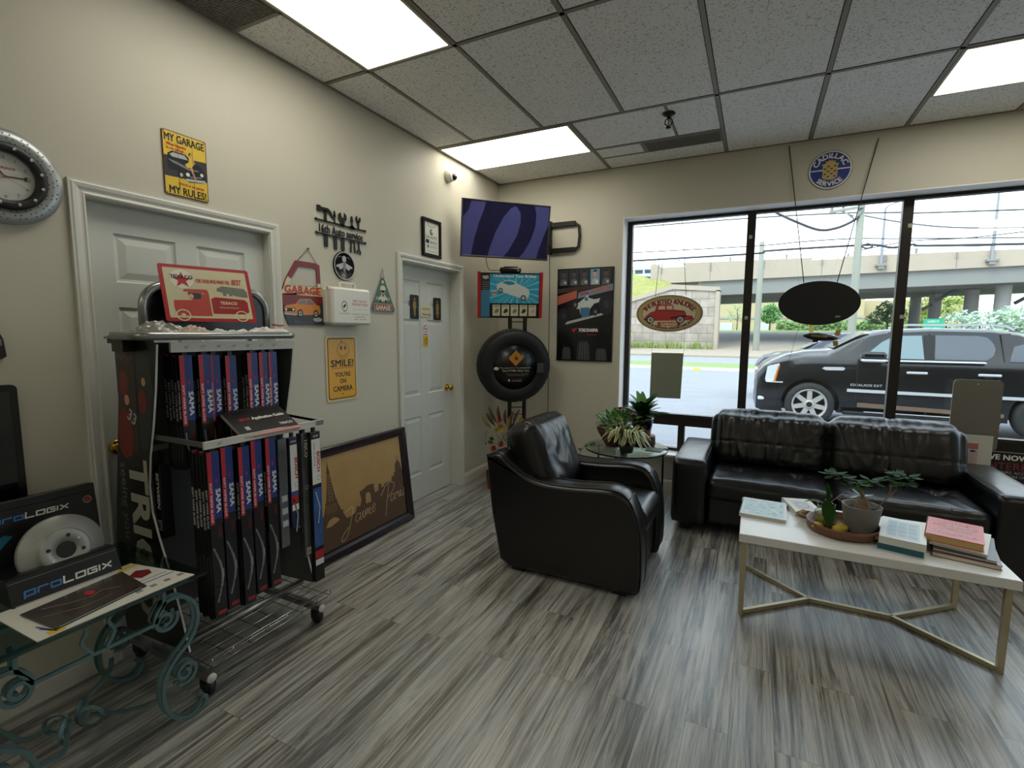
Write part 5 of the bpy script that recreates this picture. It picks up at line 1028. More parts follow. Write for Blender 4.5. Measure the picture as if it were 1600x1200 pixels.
book(2.595, -1.555, ZT, .235, .31, .02, -3, '#c9d6d8', label='pale blue patterned thin hardcover book alone at the left end of the coffee table', draw=floral('#b4cdd4', '#8fb3bd', 90, 2))
def d_(b, fr, w, d): b.rect(-w*.3, w*.3, -d*.3, d*.3, LGR, fr, .0005); b.ring(0, 0, w*.22, d*.2, w*.19, d*.17, GRY, fr, .0008, 24)
book(2.80, -1.425, ZT, .15, .25, .028, 14, '#d4d0c8', label='white paperback with a grey emblem behind the round wooden tray', draw=d_)
book(3.212, -1.715, ZT, .175, .33, .03, -14, '#1f5f6e', label='teal hardcover book under the white photo book at the middle of the coffee table', sp='y')
def d_(b, fr, w, d):
    b.rect(-w*.36, w*.36, -d*.42, d*.38, mat('art_pale_blue', '#b7ccd2', rough=.4), fr, .0005)
    for i in range(3):
        for j in range(4): b.rect(-w*.32+i*w*.22, -w*.32+i*w*.22+w*.18, -d*.36+j*d*.18, -d*.36+j*d*.18+d*.13, mat('art_grey_blue', '#9db0b6', rough=.4), fr, .0008)
book(3.214, -1.715, ZT+.03, .178, .335, .035, -13, '#dfe0da', label='white book with a pale blue picture grid lying on the teal book', draw=d_, sp='y')
book(3.452, -1.70, ZT, .24, .34, .022, -12, '#7a4550', label='large brownish magazine at the bottom of the right hand stack on the coffee table')
book(3.458, -1.69, ZT+.022, .22, .34, .014, -16, '#23262a', label='dark thin magazine in the middle of the right hand stack under the red book')
book(3.455, -1.66, ZT+.036, .20, .33, .012, -20, '#e1e0da', label='white thin booklet directly under the red book')
def d_(b, fr, w, d):
    for k, (s, hh) in enumerate((('THE', .022), ('BEGINNING', .03), ('FROM THE', .022), ('THAILAND', .034))): b.text(s, (.02, .0, .01, -.0)[k], (.085, .035, -.01, -.09)[k], hh, LGR, fr, .0008, width=w*(.3, .8, .5, .82)[k], bold=.02)
book(3.428, -1.655, ZT+.048, .212, .29, .036, -16, '#d4524b', pages='#d9b87c', label='thick red hardcover book with pale lettering on top of the right hand stack', draw=d_, spine=mat('spine_gold', '#c9a765', rough=.5))

# --- tray, jar, pot
cx, cy = 2.965, -1.69; t = thing('wooden_tray', 'round brown wooden tray with rope-wrapped handles on the coffee table', 'tray', (cx, cy, ZT)); WDT = mat('acacia_wood', '#704a2f', rough=.45, var=.25, vscale=7, stretch=(1, 5, 1))
b = MB(); b.lathe([(0, ZT+.0005), (.150, ZT+.0005), (.164, ZT+.012), (.168, ZT+.05), (.157, ZT+.05), (.153, ZT+.014), (0, ZT+.012)], WDT, c=(cx, cy, 0), n=48); b.build('tray_body', parent=t)
for a in (-28, 152):
    b = MB(); d = Vector((cos(R(a)), sin(R(a)), 0)); p = Vector((cx, cy, ZT+.034))+d*.160; q = Vector((-d.y, d.x, 0)); pts = [p+q*.045, p+q*.04+d*.035, p+d*.05, p-q*.04+d*.035, p-q*.045]; b.tube(smooth_path(pts, 6), .011, WDT, n=8); h_ = b.build('handle', parent=t)
    b = MB()
    for k in range(9): c_ = p+d*.046+q*(-.026+k*.0065); b.lathe([(.0135, -.0035), (.017, 0), (.0135, .0035)], mat('rope', '#b59868', rough=.95, bump=.6, bscale=300), fr=Fr(c_, d, (0, 0, 1)), n=12)
    b.build('rope_wrap', parent=h_)
ZY = ZT+.013
def leaf(b, base, tip, wd, m, up=Vector((0, 0, 1)), droop=.0, fold=.15, n=6, stripe=None):
    base, tip = Vector(base), Vector(tip); d = tip-base; L = d.length; s = d.cross(up); s = s.normalized() if s.length > 1e-6 else Vector((1, 0, 0)); nn = s.cross(d).normalized(); rows = []
    for i in range(n+1):
        t_ = i/n; c = base+d*t_+nn*(droop*L*4*t_*(1-t_)); h_ = wd*sin(pi*min(1, t_*.92+.04))**.75; rows.append((c+s*h_+nn*h_*fold, c, c-s*h_+nn*h_*fold))
    vs = [v for r_ in rows for v in r_]; fs = [(3*i, 3*i+1, 3*i+4, 3*i+3) for i in range(n)]+[(3*i+1, 3*i+2, 3*i+5, 3*i+4) for i in range(n)]; b.add(vs, fs, m, True)
    if stripe:
        vs2 = [v for r_ in rows for v in (r_[1]+(r_[0]-r_[1])*.5+nn*.0008, r_[1]+nn*.0008, r_[1]+(r_[2]-r_[1])*.5+nn*.0008)]; b.add(vs2, fs, stripe, True)
t = thing('succulent_jar', 'small glass jar with two big drooping leaves and yellow lemons on the tray', 'potted plant', (2.885, -1.70, ZY)); c = (2.885, -1.70); JG = glassmat('jar_glass', '#e8efe9', .12); LM = mat('lemon_yellow', '#d9bd2f', rough=.4, bump=.2)
b = MB(); b.lathe([(.0, ZY), (.045, ZY), (.052, ZY+.01), (.052, ZY+.085), (.04, ZY+.1), (.04, ZY+.122), (.044, ZY+.125)], JG, c=(*c, 0), n=28, cap=False); b.build('glass_jar', parent=t)
b = MB(); b.lathe([(.0, ZY+.004), (.046, ZY+.006), (.046, ZY+.07), (0, ZY+.072)], mat('jar_pebbles', '#a8985a', rough=.8, var=.4, vscale=60), c=(*c, 0), n=20); b.build('filling', parent=t)
LF = mat('dark_green_leaf', '#24491b', rough=.6, spec=.1, var=.25, vscale=9); LF2 = mat('mid_green_leaf', '#4d7a38', rough=.35, var=.25, vscale=9); STM = mat('stem_green', '#56643c', rough=.6)
for bs, tp, wd in (((2.885, -1.71, ZY+.15), (2.89, -1.80, ZY+.045), .032), ((2.87, -1.7, ZY+.13), (2.785, -1.68, ZY+.115), .024), ((2.89, -1.70, ZY+.15), (2.885, -1.68, ZY+.235), .012)): b = MB(); leaf(b, bs, tp, wd, LF, droop=.1); b.build('leaf', parent=t)
b = MB(); b.tube([(2.885, -1.70, ZY+.06), (2.88, -1.705, ZY+.15)], .005, STM, n=6)
for k in range(5): b.tube(smooth_path([(2.89, -1.70, ZY+.12), (2.93+.01*k, -1.66, ZY+.15+.012*k), (2.96+.012*k, -1.63, ZY+.13+.02*k)], 5), .0012, mat('dry_root', '#a79f8a', rough=.8), n=4)
b.build('stem', parent=t)
for k, (x, y, r) in enumerate(((2.935, -1.775, .026), (2.955, -1.735, .024), (2.845, -1.765, .024))):
    b = MB(); b.sphere((x, y, ZY+r*.86), r, LM, 16, 12, (1.15, .92, .86)); tag(b.build('lemon'), ('yellow lemon on the tray between jar and grey pot, the one nearest the viewer', 'yellow lemon on the tray touching the grey pot, behind the nearest lemon', 'yellow lemon on the tray at the left foot of the glass jar')[k], 'lemon', 'lemons on the tray')
def leafcluster(parent, centre, n, L, wd, m, spread=1., up=.25, seed=1, rise=0., name='leaf', stripe=None, droop=-.08):
    rnd = random.Random(seed)
    for k in range(n):
        a = k*2.39996+rnd.uniform(-.3, .3); e = rnd.uniform(-.9, .75)*up*2.2; d = Vector((cos(a)*spread, sin(a)*spread, e)).normalized(); l_ = L*rnd.uniform(.7, 1.1); base = Vector(centre)+d*L*.12+Vector((0, 0, rise*k))
        b = MB(); leaf(b, base, base+d*l_, wd*rnd.uniform(.8, 1.1), m, droop=droop, stripe=stripe); b.build(name, parent=parent)
t = thing('bonsai_plant', 'ficus bonsai with a swollen trunk in a ribbed grey pot on the tray', 'potted plant', (3.045, -1.67, ZY)); c = (3.045, -1.67); POT = mat('grey_ribbed_ceramic', '#7c7c7a', rough=.65, var=.08, vscale=20, stretch=(1, 1, 8))
b = MB(); pr_ = [(0, ZY), (.066, ZY), (.07, ZY+.004)]+[(.07+.017*k/24+(.0008 if k % 2 else 0), ZY+.005+.125*k/24) for k in range(25)]+[(.089, ZY+.137), (.082, ZY+.137), (.078, ZY+.11), (0, ZY+.108)]; b.lathe(pr_, POT, c=(*c, 0), n=44); b.build('pot', parent=t)
b = MB(); b.lathe([(.078, ZY+.109), (.05, ZY+.116), (0, ZY+.118)], mat('potting_soil', '#241c15', rough=.95, bump=1., bscale=90), c=(*c, 0), n=20); b.build('soil', parent=t)
BK = mat('pale_bark', '#94806a', rough=.8, var=.15, vscale=15); b = MB()
b.tube(smooth_path([(c[0]+.005, c[1], ZY+.10), (c[0]-.005, c[1], ZY+.14), (c[0]+.006, c[1], ZY+.165), (c[0]-.004, c[1], ZY+.20), (c[0]-.012, c[1], ZY+.225)], 5), [.03, .031, .031, .029, .026, .024, .021, .022, .023, .021, .017, .014, .012, .010, .009, .008, .008, .008, .007, .007, .006], BK, n=10)
b.tube(smooth_path([(c[0]+.02, c[1]-.01, ZY+.10), (c[0]+.026, c[1]-.01, ZY+.13), (c[0]+.008, c[1], ZY+.17)], 5), [.015]*6+[.011]*5, BK, n=8); b.build('trunk', parent=t)
b = MB(); tips = []
for p1 in ((-.09, .0, .27), (-.03, -.02, .255), (.03, .02, .27), (-.13, .03, .28)): q = Vector((c[0]+p1[0], c[1]+p1[1], ZY+p1[2])); tips.append(q); b.tube(smooth_path([(c[0]-.008, c[1], ZY+.2), (c[0]-.01+p1[0]*.4, c[1]+p1[1]*.5, ZY+.245), q], 4), .0032, BK, n=5)
for p1 in ((.14, .04, .315), (.11, .0, .29), (.17, .02, .27), (.19, .06, .30)): q = Vector((c[0]+p1[0], c[1]+p1[1], ZY+p1[2])); tips.append(q); b.tube(smooth_path([(c[0]+.055, c[1]+.01, ZY+.11), (c[0]+.09+p1[0]*.15, c[1]+p1[1]*.5, ZY+.2), q], 4), .0024, BK, n=5)
b.build('branches', parent=t)
for k, q in enumerate(tips): leafcluster(t, q, 9, .064, .019, LF, up=.22, seed=k+3)
leafcluster(t, (c[0]-.01, c[1], ZY+.19), 5, .05, .013, LF2, up=.5, seed=33)

# --- round glass end table with plants
cx, cy, ZE, RE = 1.55, -.585, .515, .35
t = thing('round_end_table', 'round glass topped side table with thin black legs between armchair and sofa', 'side table', (cx, cy, 0)); BM = mat('black_table_metal', '#161616', rough=.4, metal=.5)
b = MB(); b.lathe([(0, ZE-.008), (RE-.004, ZE-.008), (RE, ZE-.004), (RE-.004, ZE), (0, ZE)], glassmat('table_glass', '#dbe6e3', .1), c=(cx, cy, 0), n=56); b.build('glass_top', parent=t)
b = MB(); b.tube([(cx+(RE-.012)*cos(R(a)), cy+(RE-.012)*sin(R(a)), ZE-.016) for a in range(0, 360, 8)], .007, BM, n=6, closed=True); b.build('ring_frame', parent=t)
for a in (30, 150, 270): b = MB(); x, y = cx+(RE-.02)*cos(R(a)), cy+(RE-.02)*sin(R(a)); b.tube([(x, y, ZE-.02), (x, y, 0)], .009, BM, n=8); b.build('leg', parent=t)
b = MB(); b.lathe([(0, .165), (RE-.05, .165), (RE-.05, .173), (0, .173)], mat('shelf_frosted_glass', '#b9c4c9', rough=.2), c=(cx, cy, 0), n=44); b.build('lower_shelf', parent=t)
# pot of red flowers in a rust basket
t = thing('flower_basket', 'rusty bowl of green foliage and dark red flowers on the round side table', 'potted plant', (1.45, -.60, ZE)); c = (1.45, -.60); b = MB(); b.lathe([(0, ZE), (.07, ZE), (.075, ZE+.012), (.135, ZE+.115), (.15, ZE+.15), (.135, ZE+.15), (.12, ZE+.10), (0, ZE+.09)], mat('rust_wicker', '#51271c', rough=.75, var=.3, vscale=40, bump=.8, bscale=120), c=(*c, 0), n=32); b.build('bowl', parent=t)
LG = mat('bright_green_leaf', '#6f9f45', rough=.4, var=.3, vscale=9); LP = mat('pale_green_leaf', '#9fbf7b', rough=.45, var=.2); rnd = random.Random(5)
def foliage_ball(name, parent, n, cen, rx, ry, rz, L, wd, ms, seed, mass=False):
    rnd = random.Random(seed); bb = MB()
    for k in range(n):
        d = Vector((rnd.gauss(0, 1), rnd.gauss(0, 1), rnd.gauss(0, 1))).normalized(); p = Vector(cen)+Vector((d.x*rx, d.y*ry, d.z*rz))*rnd.uniform(.5, 1); dd = (d+Vector((0, 0, rnd.uniform(-.2, .5)))).normalized(); b = bb if mass else MB(); leaf(b, p, p+dd*L*rnd.uniform(.7, 1.2), wd, rnd.choice(ms), droop=-.06, n=4)
        if not mass: b.build(name, parent=parent)
    if mass: tag(bb.build(name, parent=parent), kind='stuff')
foliage_ball('leaf', t, 90, (c[0]+.03, c[1]-.0, ZE+.20), .17, .12, .11, .055, .018, [LG, LG, LF2, LP], 8); foliage_ball('foliage', t, 420, (c[0]+.03, c[1]-.0, ZE+.19), .165, .12, .105, .045, .015, [LG, LF2, LF2, LP, LG, WHT], 18, True); foliage_ball('leaf', t, 5, (c[0]-.06, c[1]-.03, ZE+.21), .08, .06, .05, .06, .013, [LP, LG], 9)
RP = mat('dark_red_petal', '#7c1420', rough=.5, var=.2)
for k, (x, y, z) in enumerate(((.03, .0, .29), (.04, .02, .31), (.15, .02, .25), (.17, .0, .255), (-.04, .04, .24))):
    b = MB()
    for q in range(7): a = q*.9; p = Vector((c[0]+x, c[1]+y, ZE+z)); leaf(b, p, p+Vector((cos(a)*.03, sin(a)*.03, .025)), .013, RP, n=4)
    b.build('flower', parent=t)
b = MB(); b.tube(smooth_path([(c[0]-.03, c[1], ZE+.12), (c[0]-.10, c[1]-.02, ZE+.22), (c[0]-.15, c[1]-.03, ZE+.26)], 5), .003, STM, n=5)
for k in range(14): b.sphere((c[0]-.15+rnd.uniform(-.016, .016), c[1]-.03+rnd.uniform(-.012, .012), ZE+.23+k*.0035), .006, LP, 6, 5)
b.build('bud_spray', parent=t)
# variegated spider plant
t = thing('spider_plant', 'variegated cream and green striped plant spilling over the front of the round side table', 'potted plant', (1.60, -.78, ZE)); c = (1.60, -.78); b = MB(); b.lathe([(0, ZE), (.05, ZE), (.065, ZE+.07), (.06, ZE+.07), (0, ZE+.06)], mat('dark_pot', '#2b2a28', rough=.6), c=(*c, 0), n=24); b.build('pot', parent=t)
CRL = mat('cream_leaf', '#d0cda0', rough=.45, var=.1); GNS = mat('leaf_stripe', '#5c7440', rough=.45, var=.1); rnd = random.Random(12)
for k in range(60):
    a = k*2.39996; o = Vector((c[0], c[1], ZE+.075)); L = rnd.uniform(.16, .25); el = rnd.uniform(.1, .9); d = Vector((cos(a), sin(a), 0)); mid = o+d*L*.55+Vector((0, 0, L*(.30+.35*el))); end = o+d*L*(.75+.3*(1-el))+Vector((0, 0, L*(.05+.5*el)-.03)); b = MB(); P_ = smooth_path([o, mid, end], 5)
    s = Vector((-d.y, d.x, 0)); vs = []; N_ = len(P_)
    for i, p in enumerate(P_): h_ = .019*sin(pi*min(1, i/(N_-1)*.9+.08))**.6; vs += [p+s*h_, p+s*h_*.5+Vector((0, 0, -.002)), p-s*h_*.5+Vector((0, 0, -.002)), p-s*h_]
    for q, m_ in ((0, CRL), (1, GNS), (2, CRL)): b.add(vs, [(4*i+q, 4*i+q+1, 4*i+q+5, 4*i+q+4) for i in range(N_-1)], m_, True)
    b.build('leaf', parent=t)
# dracaena in dark pot standing on a wood offcut
t = thing('wood_offcut', 'cut log slice with bark standing on the round side table under the dark pot', 'wood block', (1.665, -.47, ZE)); b = MB(); b.lathe([(.105, ZE), (.11, ZE+.02), (.105, ZE+.09)], mat('log_bark', '#4b3b30', rough=.95, bump=1., bscale=30), c=(1.665, -.47, 0), n=24, cap=False); b.build('bark', parent=t)
b = MB(); b.lathe([(.104, ZE+.001), (.104, ZE+.0905), (0, ZE+.0905)], mat('log_end_grain', '#a3836a', rough=.8, var=.2, vscale=12), c=(1.665, -.47, 0), n=24); b.build('log_core', parent=t)
ZD = ZE+.091; t = thing('dracaena_plant', 'dark green broad-leaved plant in a glossy black pot before the window reveal', 'potted plant', (1.66, -.47, ZD)); b = MB(); b.lathe([(0, ZD), (.07, ZD), (.09, ZD+.13), (.094, ZD+.15), (.086, ZD+.15), (.08, ZD+.12), (0, ZD+.115)], mat('glossy_black_pot', '#111213', rough=.15, coat=.5), c=(1.66, -.47, 0), n=32); b.build('pot', parent=t)
rnd = random.Random(21)
for k in range(56):
    a = k*2.39996; el = rnd.uniform(.0, 1.); d = Vector((cos(a), sin(a), 0)); o = Vector((1.66, -.47, ZD+.13+.04*el)); L = rnd.uniform(.18, .26); tip = o+d*L*(1.1-.55*el)+Vector((0, 0, L*(.15+.65*el))); b = MB(); leaf(b, o, tip, .031, LF if rnd.random() < .7 else LF2, droop=.10, n=7); b.build('leaf', parent=t)
# small leafy cutting hanging over the table edge
t = thing('ivy_cutting', 'trailing ivy stem hanging over the left edge of the round side table', 'potted plant', (1.34, -.74, ZE)); b = MB(); b.tube(smooth_path([(1.40, -.70, ZE+.012), (1.33, -.77, ZE+.02), (1.27, -.84, ZE+.02), (1.24, -.88, ZE-.02), (1.23, -.89, ZE-.09)], 5), .0022, STM, n=5); b.build('stem', parent=t)
for k, (x, y, z) in enumerate(((1.36, -.74, .02), (1.33, -.78, .03), (1.28, -.82, .03), (1.255, -.85, .02), (1.24, -.87, -.01), (1.235, -.885, -.05), (1.23, -.89, -.085), (1.31, -.79, .02))): b = MB(); a = k*2.1; leaf(b, (x, y, ZE+z), (x+.035*cos(a), y+.035*sin(a), ZE+z+.012), .016, LF, n=4); b.build('leaf', parent=t)
t = thing('stone_coaster', 'grey green slate square lying at the right rim of the round side table', 'coaster', (1.79, -.62, ZE)); b = MB(); b.box(1.73, 1.86, -.68, -.55, ZE, ZE+.01, mat('slate_green', '#6d7a6c', rough=.7, var=.2), bev=.003); b.build('slab', parent=t)
# ================================================================== WIPER BLADE RACK
SLV = mat('silver_tube', '#9c9e9d', rough=.28, metal=.85); PBK = mat('panel_black', '#0c0d0e', rough=.3, spec=.5); PGR = mat('panel_grey', '#6c6e6d', rough=.4, metal=.4); PED = mat('panel_white_edge', '#cfd0cc', rough=.5)
STRP = mat('price_strip_white', '#d5d4cc', rough=.4, var=.03); CHW = mat('chrome_wire', '#b8babb', rough=.2, metal=1.); RUB = mat('caster_rubber', '#141414', rough=.5)
YL, YR = -3.625, -3.0
t = rack = thing('wiper_rack', 'wheeled silver and black shop rack full of wiper blade boxes before the left door', 'display rack', (.3, -3.3, 0))
pan = [(.17, 1.43), (.44, 1.43), (.41, 1.25), (.375, 1.10), (.34, .98), (.318, .85), (.325, .74), (.36, .64), (.42, .50), (.48, .33), (.52, .19), (.06, .16), (.02, .48), (.06, .75), (.10, .98), (.14, 1.2)]
fr = Fr((0, YL-.004, 0), (1, 0, 0), (0, 0, 1))                 # faces -y
b = MB(); b.prism(pan, -.008, 0, PBK, fr=fr, mside=PED)
RD = mat('photo_red', '#7a1f1d', rough=.35, var=.3, vscale=25); BR = mat('photo_brown', '#3a2f29', rough=.35, var=.4, vscale=20)
b.poly([(.17, 1.42), (.28, 1.42), (.27, .98), (.115, 1.0), (.14, 1.2)], BR, fr, .0006); b.poly([(.29, 1.40), (.38, 1.38), (.40, 1.24), (.37, 1.11), (.33, 1.0), (.28, 1.0)], DGR, fr, .0006)
b.poly([(.12, .99), (.13, 1.12), (.17, 1.17), (.22, 1.14), (.235, 1.05), (.22, .97), (.16, .95)], RD, fr, .001); b.ell(.19, 1.27, .032, .055, RD, fr, .001, 16); b.ell(.32, 1.2, .028, .05, RD, fr, .001, 16); b.ell(.205, 1.20, .018, .022, SKN, fr, .0012, 12); b.ell(.335, 1.28, .014, .018, SKN, fr, .0012, 12)
for k in range(5): b.ell(.16+.025*k, 1.38-.008*(k % 2), .010, .014, mat('photo_face', '#6d5546', rough=.5), fr, .001, 10)
b.text('33', .225, 1.11, .05, LGR, fr, .0014, rot=-.5, bold=.02)
b.text('TRICO', .185, .95, .135, mat('logo_beige', '#a9a797', rough=.4), fr, .001, width=.68, al='L', rot=-pi/2, bold=.035)
b.text('seeing you through', .115, .93, .05, GRY, fr, .001, width=.62, al='L', rot=-pi/2)
b.build('side_panel', parent=t)
b = MB(); b.prism(pan, 0, .008, PGR, fr=Fr((0, YR+.004, 0), (1, 0, 0), (0, 0, 1)), mside=PED)
for z in (1.17, .62, .36): b.box(.25, .30, YR-.010, YR-.004, z, z+.03, PBK)
b.build('side_panel', parent=t)
b = MB(); b.box(.13, .15, YL, YR, .2, 1.43, mat('rack_back_grey', '#4c4e4e', rough=.6)); b.build('back_panel', parent=t)
for y in (YL+.02, YR-.02): b = MB(); b.tube([(.16, y, .08), (.16, y, 1.46)], 0, SLV, rect=(.03, .03)); b.build('upright', parent=t)
b = MB(); ring = [(.24, YL-.055, 1.463)]+[(.42+.05*sin(R(a)), YL-.02-.05*cos(R(a)), 1.463) for a in range(0, 91, 15)]+[(.42+.05*cos(R(a)), YR-.06+.05*sin(R(a)), 1.463) for a in range(0, 91, 15)]+[(.24, YR-.015, 1.463)]
b.tube(ring, .016, SLV, n=10, closed=True); b.box(.12, .455, YL-.03, YR-.02, 1.45, 1.458, SLV); b.build('top_tray', parent=t)
b = MB(); b.box(.22, .30, YL-.05, YL-.01, 1.40, 1.445, PBK); b.box(.10, .42, YL-.01, YL, 1.43, 1.46, PBK); b.build('bracket', parent=t)
b = MB(); y0, y1 = -3.545, -2.965; hp = [(.20, y0, 1.46), (.20, y0, 1.58)]+[(.20, y0+.10-.10*cos(R(a)), 1.58+.10*sin(R(a))) for a in range(15, 91, 15)]+[(.20, y1-.10+.10*sin(R(a)), 1.58+.10*cos(R(a))) for a in range(0, 91, 15)]+[(.20, y1, 1.46)]
b.tube(hp, .017, SLV, n=10); b.build('hoop', parent=t)
b = MB(); b.prism([(p[1], p[2]) for p in hp[1:-1]]+[(y1, 1.47), (y0, 1.47)], -.004, .004, PBK, fr=Fr((.195, 0, 0), (0, 1, 0), (0, 0, 1))); b.build('header_board', parent=t)
def strip_(x, ya, yb, za, zb, nums, name='price_strip'):
    b = MB(); fr = Fr((x, 0, 0), (0, 1, 0), (0, 0, 1)); b.box(ya, yb, za, zb, -.012, 0, STRP, fr); b.rect(yb-.05, yb-.002, za+.003, zb-.003, GRY, fr, .0006) if x > .5 else None
    for k, s in enumerate(nums): b.text(s, ya+.06+k*(yb-ya-.1)/len(nums), (za+zb)/2-.006, .012, DGR, fr, .001)
    b.build(name, parent=rack)
strip_(.452, -3.583, -3.015, 1.398, 1.438, ['16"', '17"', '18"', '19"', '20"', '21"', '22"']); strip_(.59, -3.56, -2.965, 1.018, 1.048, ['24"', '', '26"', '27"', '28"', ''])
b = MB(); b.tube([(.30, YL+.005, 1.06), (.585, -3.555, 1.035)], 0, PGR, rect=(.02, .006)); b.tube([(.30, YL+.005, 1.0), (.30, YR-.005, 1.0)], 0, SLV, rect=(.022, .006)); b.build('hook_rail', parent=t)
b = MB(); b.tube([(.30, YR-.005, 1.06), (.585, -2.97, 1.035)], 0, PBK, rect=(.012, .006)); b.build('hook_rail', parent=t)
# base: legs, wire shelf, casters
for y in (YL+.03, YR-.03):
    b = MB(); b.tube([(-.0+.03, y, .085), (.60, y, .085)], 0, SLV, rect=(.032, .026)); b.lathe([(.019, .0), (.019, .006), (0, .008)], STRP, fr=Fr((.60, y, .085), (0, 1, 0), (0, 0, 1)), n=16); b.build('foot_bar', parent=t)
b = MB(); b.tube([(.43, YL, .175), (.43, YR, .175)], .013, SLV, n=10); b.build('cross_tube', parent=t)
b = MB()
for k in range(7): x = .10+k*.083; b.tube([(x, YL+.02, .150), (x, YR-.02, .150)], .0028, CHW, n=5)
for k in range(8): y = YL+.02+k*.0865; b.tube([(.08, y, .147), (.625, y, .147), (.632, y, .155), (.632, y, .185)], .0025, CHW, n=5)
b.tube([(.632, YL+.02, .187), (.632, YR-.02, .187)], .0032, CHW, n=5); b.tube([(.632, YL+.02, .15), (.632, YR-.02, .15)], .0028, CHW, n=5); b.build('wire_shelf', parent=t)
for x, y in ((.565, YL+.035), (.565, YR-.03), (.06, YL+.04), (.06, YR-.03)):
    b = MB(); f3 = Fr((x, y, .033), (1, 0, 0), (0, 0, 1)); b.lathe([(.012, -.013), (.030, -.013), (.033, -.009), (.033, .009), (.030, .013), (.012, .013)], RUB, fr=f3, n=24); cs = b.build('caster', parent=t)
    b = MB(); b.box(x-.022, x+.022, y-.02, y-.014, .03, .066, RUB); b.box(x-.022, x+.022, y+.014, y+.02, .03, .066, RUB); b.box(x-.022, x+.022, y-.02, y+.02, .06, .069, RUB); b.lathe([(.008, .066), (.008, .085)], SLV, c=(x, y, 0), n=10); b.build('caster_fork', parent=cs)
# boxes
SB = mat('box_black', '#101214', rough=.35); SR = mat('box_red', '#c2283a', rough=.35); SU = mat('box_blue', '#223a82', rough=.35); SW = mat('box_white_ink', '#e3e4e4', rough=.4); BLD = mat('box_blade_grey', '#7d858a', rough=.35); SRD = mat('box_red_ink', '#9c2530', rough=.4)
def wiperbox(hh, w=.052, d=.022):
    b = MB(); b.box(-d, 0, -w/2, w/2, 0, hh, SB, bev=.0015); fr = Fr((0, 0, 0), (0, 1, 0), (0, 0, 1)); top = min(.30, hh*.62)
    b.rect(-w/2+.001, -w/2+.019, hh-top, hh-.001, SR, fr, .0005); b.rect(-w/2+.019, w/2-.001, hh-top*.93, hh-.001, SU, fr, .0005)
    b.text('SAMA', .004, hh-top*.52, .019, SW, fr, .0009, width=.10, al='L', rot=-pi/2, bold=.04); b.text('SOFT WIPER BLADE', -w/2+.006, hh-top*.42, .009, SW, fr, .0009, width=top*.55, al='L', rot=-pi/2, bold=.02)
    b.poly([(.008, hh-top*.36), (.012, hh-top*.40), (.008, hh-top*.44), (.004, hh-top*.40)], SR, fr, .0009)
    for k in range(2): b.text('ALL SEASON', .004+.008*k, hh-top-.012, .006, SRD, fr, .0009, width=.05, al='L', rot=-pi/2)
    if hh > .5:
        pts = [(-.018+.016*sin(pi*q/12)*1.6+.006*(q/12), hh-top-.10-q*(hh-top-.17)/12) for q in range(13)]; b.line(pts, .008, BLD, fr, .0009); b.line([(p[0]+.004, p[1]) for p in pts[3:10]], .002, LGR, fr, .0013); b.rect(pts[6][0]-.002, pts[6][0]+.008, pts[6][1]-.018, pts[6][1]+.018, BLD, fr, .0012)
        b.rect(-w/2+.012, w/2-.006, .012, .028, SRD, fr, .0009)
    else: pts = [(-.016+.016*(q/8)**1.5, hh-top-.03-q*(hh-top-.05)/8) for q in range(9)]; b.line(pts, .006, BLD, fr, .0009)
    f2 = Fr((0, -w/2, 0), (1, 0, 0), (0, 0, 1)); b.text('SOFT WIPER BLADE', -d*.80, hh*.78, .012, SW, f2, .0006, width=min(.16, hh*.35), al='L', rot=-pi/2, bold=.02); b.text('BALAI ESSUIE GLACE', -d*.72, hh*.38, .008, GRY, f2, .0006, width=min(.16, hh*.3), al='L', rot=-pi/2)
    b.box(-d+.004, -.004, -.010, .010, hh, hh+.018, SB); return b.build('wiper_blade_box', loc=(0, 0, 0))
ORD = ['frontmost', 'second from the front', 'third from the front', 'fourth from the front', 'fifth from the front', 'rearmost']
COLN = ['leftmost', 'second from left', 'third from left', 'fourth from left', 'fifth from left', 'sixth from left', 'rightmost']
def stock(proto, rows, row, grp, col):
    first = True
    for ci, (y, x, zt, n, hh) in enumerate(rows):
        for k in range(n):
            lab = '%s row wiper box, %s column, %s' % (row, COLN[ci], ORD[k]) if k else '%s wiper box, %s row, %s column, frontmost' % (col, row, COLN[ci])
            if first: o = proto; first = False
            else: o = proto.copy(); COL.objects.link(o)
            o.location = (x-k*.0228, y, zt-hh-.010*(k % 2)); tag(o, lab, 'box', grp)
hl = .70; stock(wiperbox(hl), [(-3.519, .572, 1.0, 5, hl), (-3.455, .562, 1.005, 3, hl), (-3.391, .578, .997, 3, hl), (-3.325, .568, 1.01, 3, hl), (-3.26, .575, 1.01, 3, hl)], 'lower', 'wiper blade boxes in the lower row of the rack', 'tall red and blue')
hu = .47; stock(wiperbox(hu), [(-3.515, .425, 1.385, 5, hu), (-3.438, .425, 1.385, 2, hu), (-3.382, .40, 1.380, 2, hu), (-3.31, .405, 1.375, 2, hu), (-3.218, .425, 1.385, 2, hu), (-3.16, .425, 1.385, 2, hu), (-3.115, .425, 1.385, 2, hu)], 'upper', 'wiper blade boxes in the upper row of the rack', 'short red and blue')
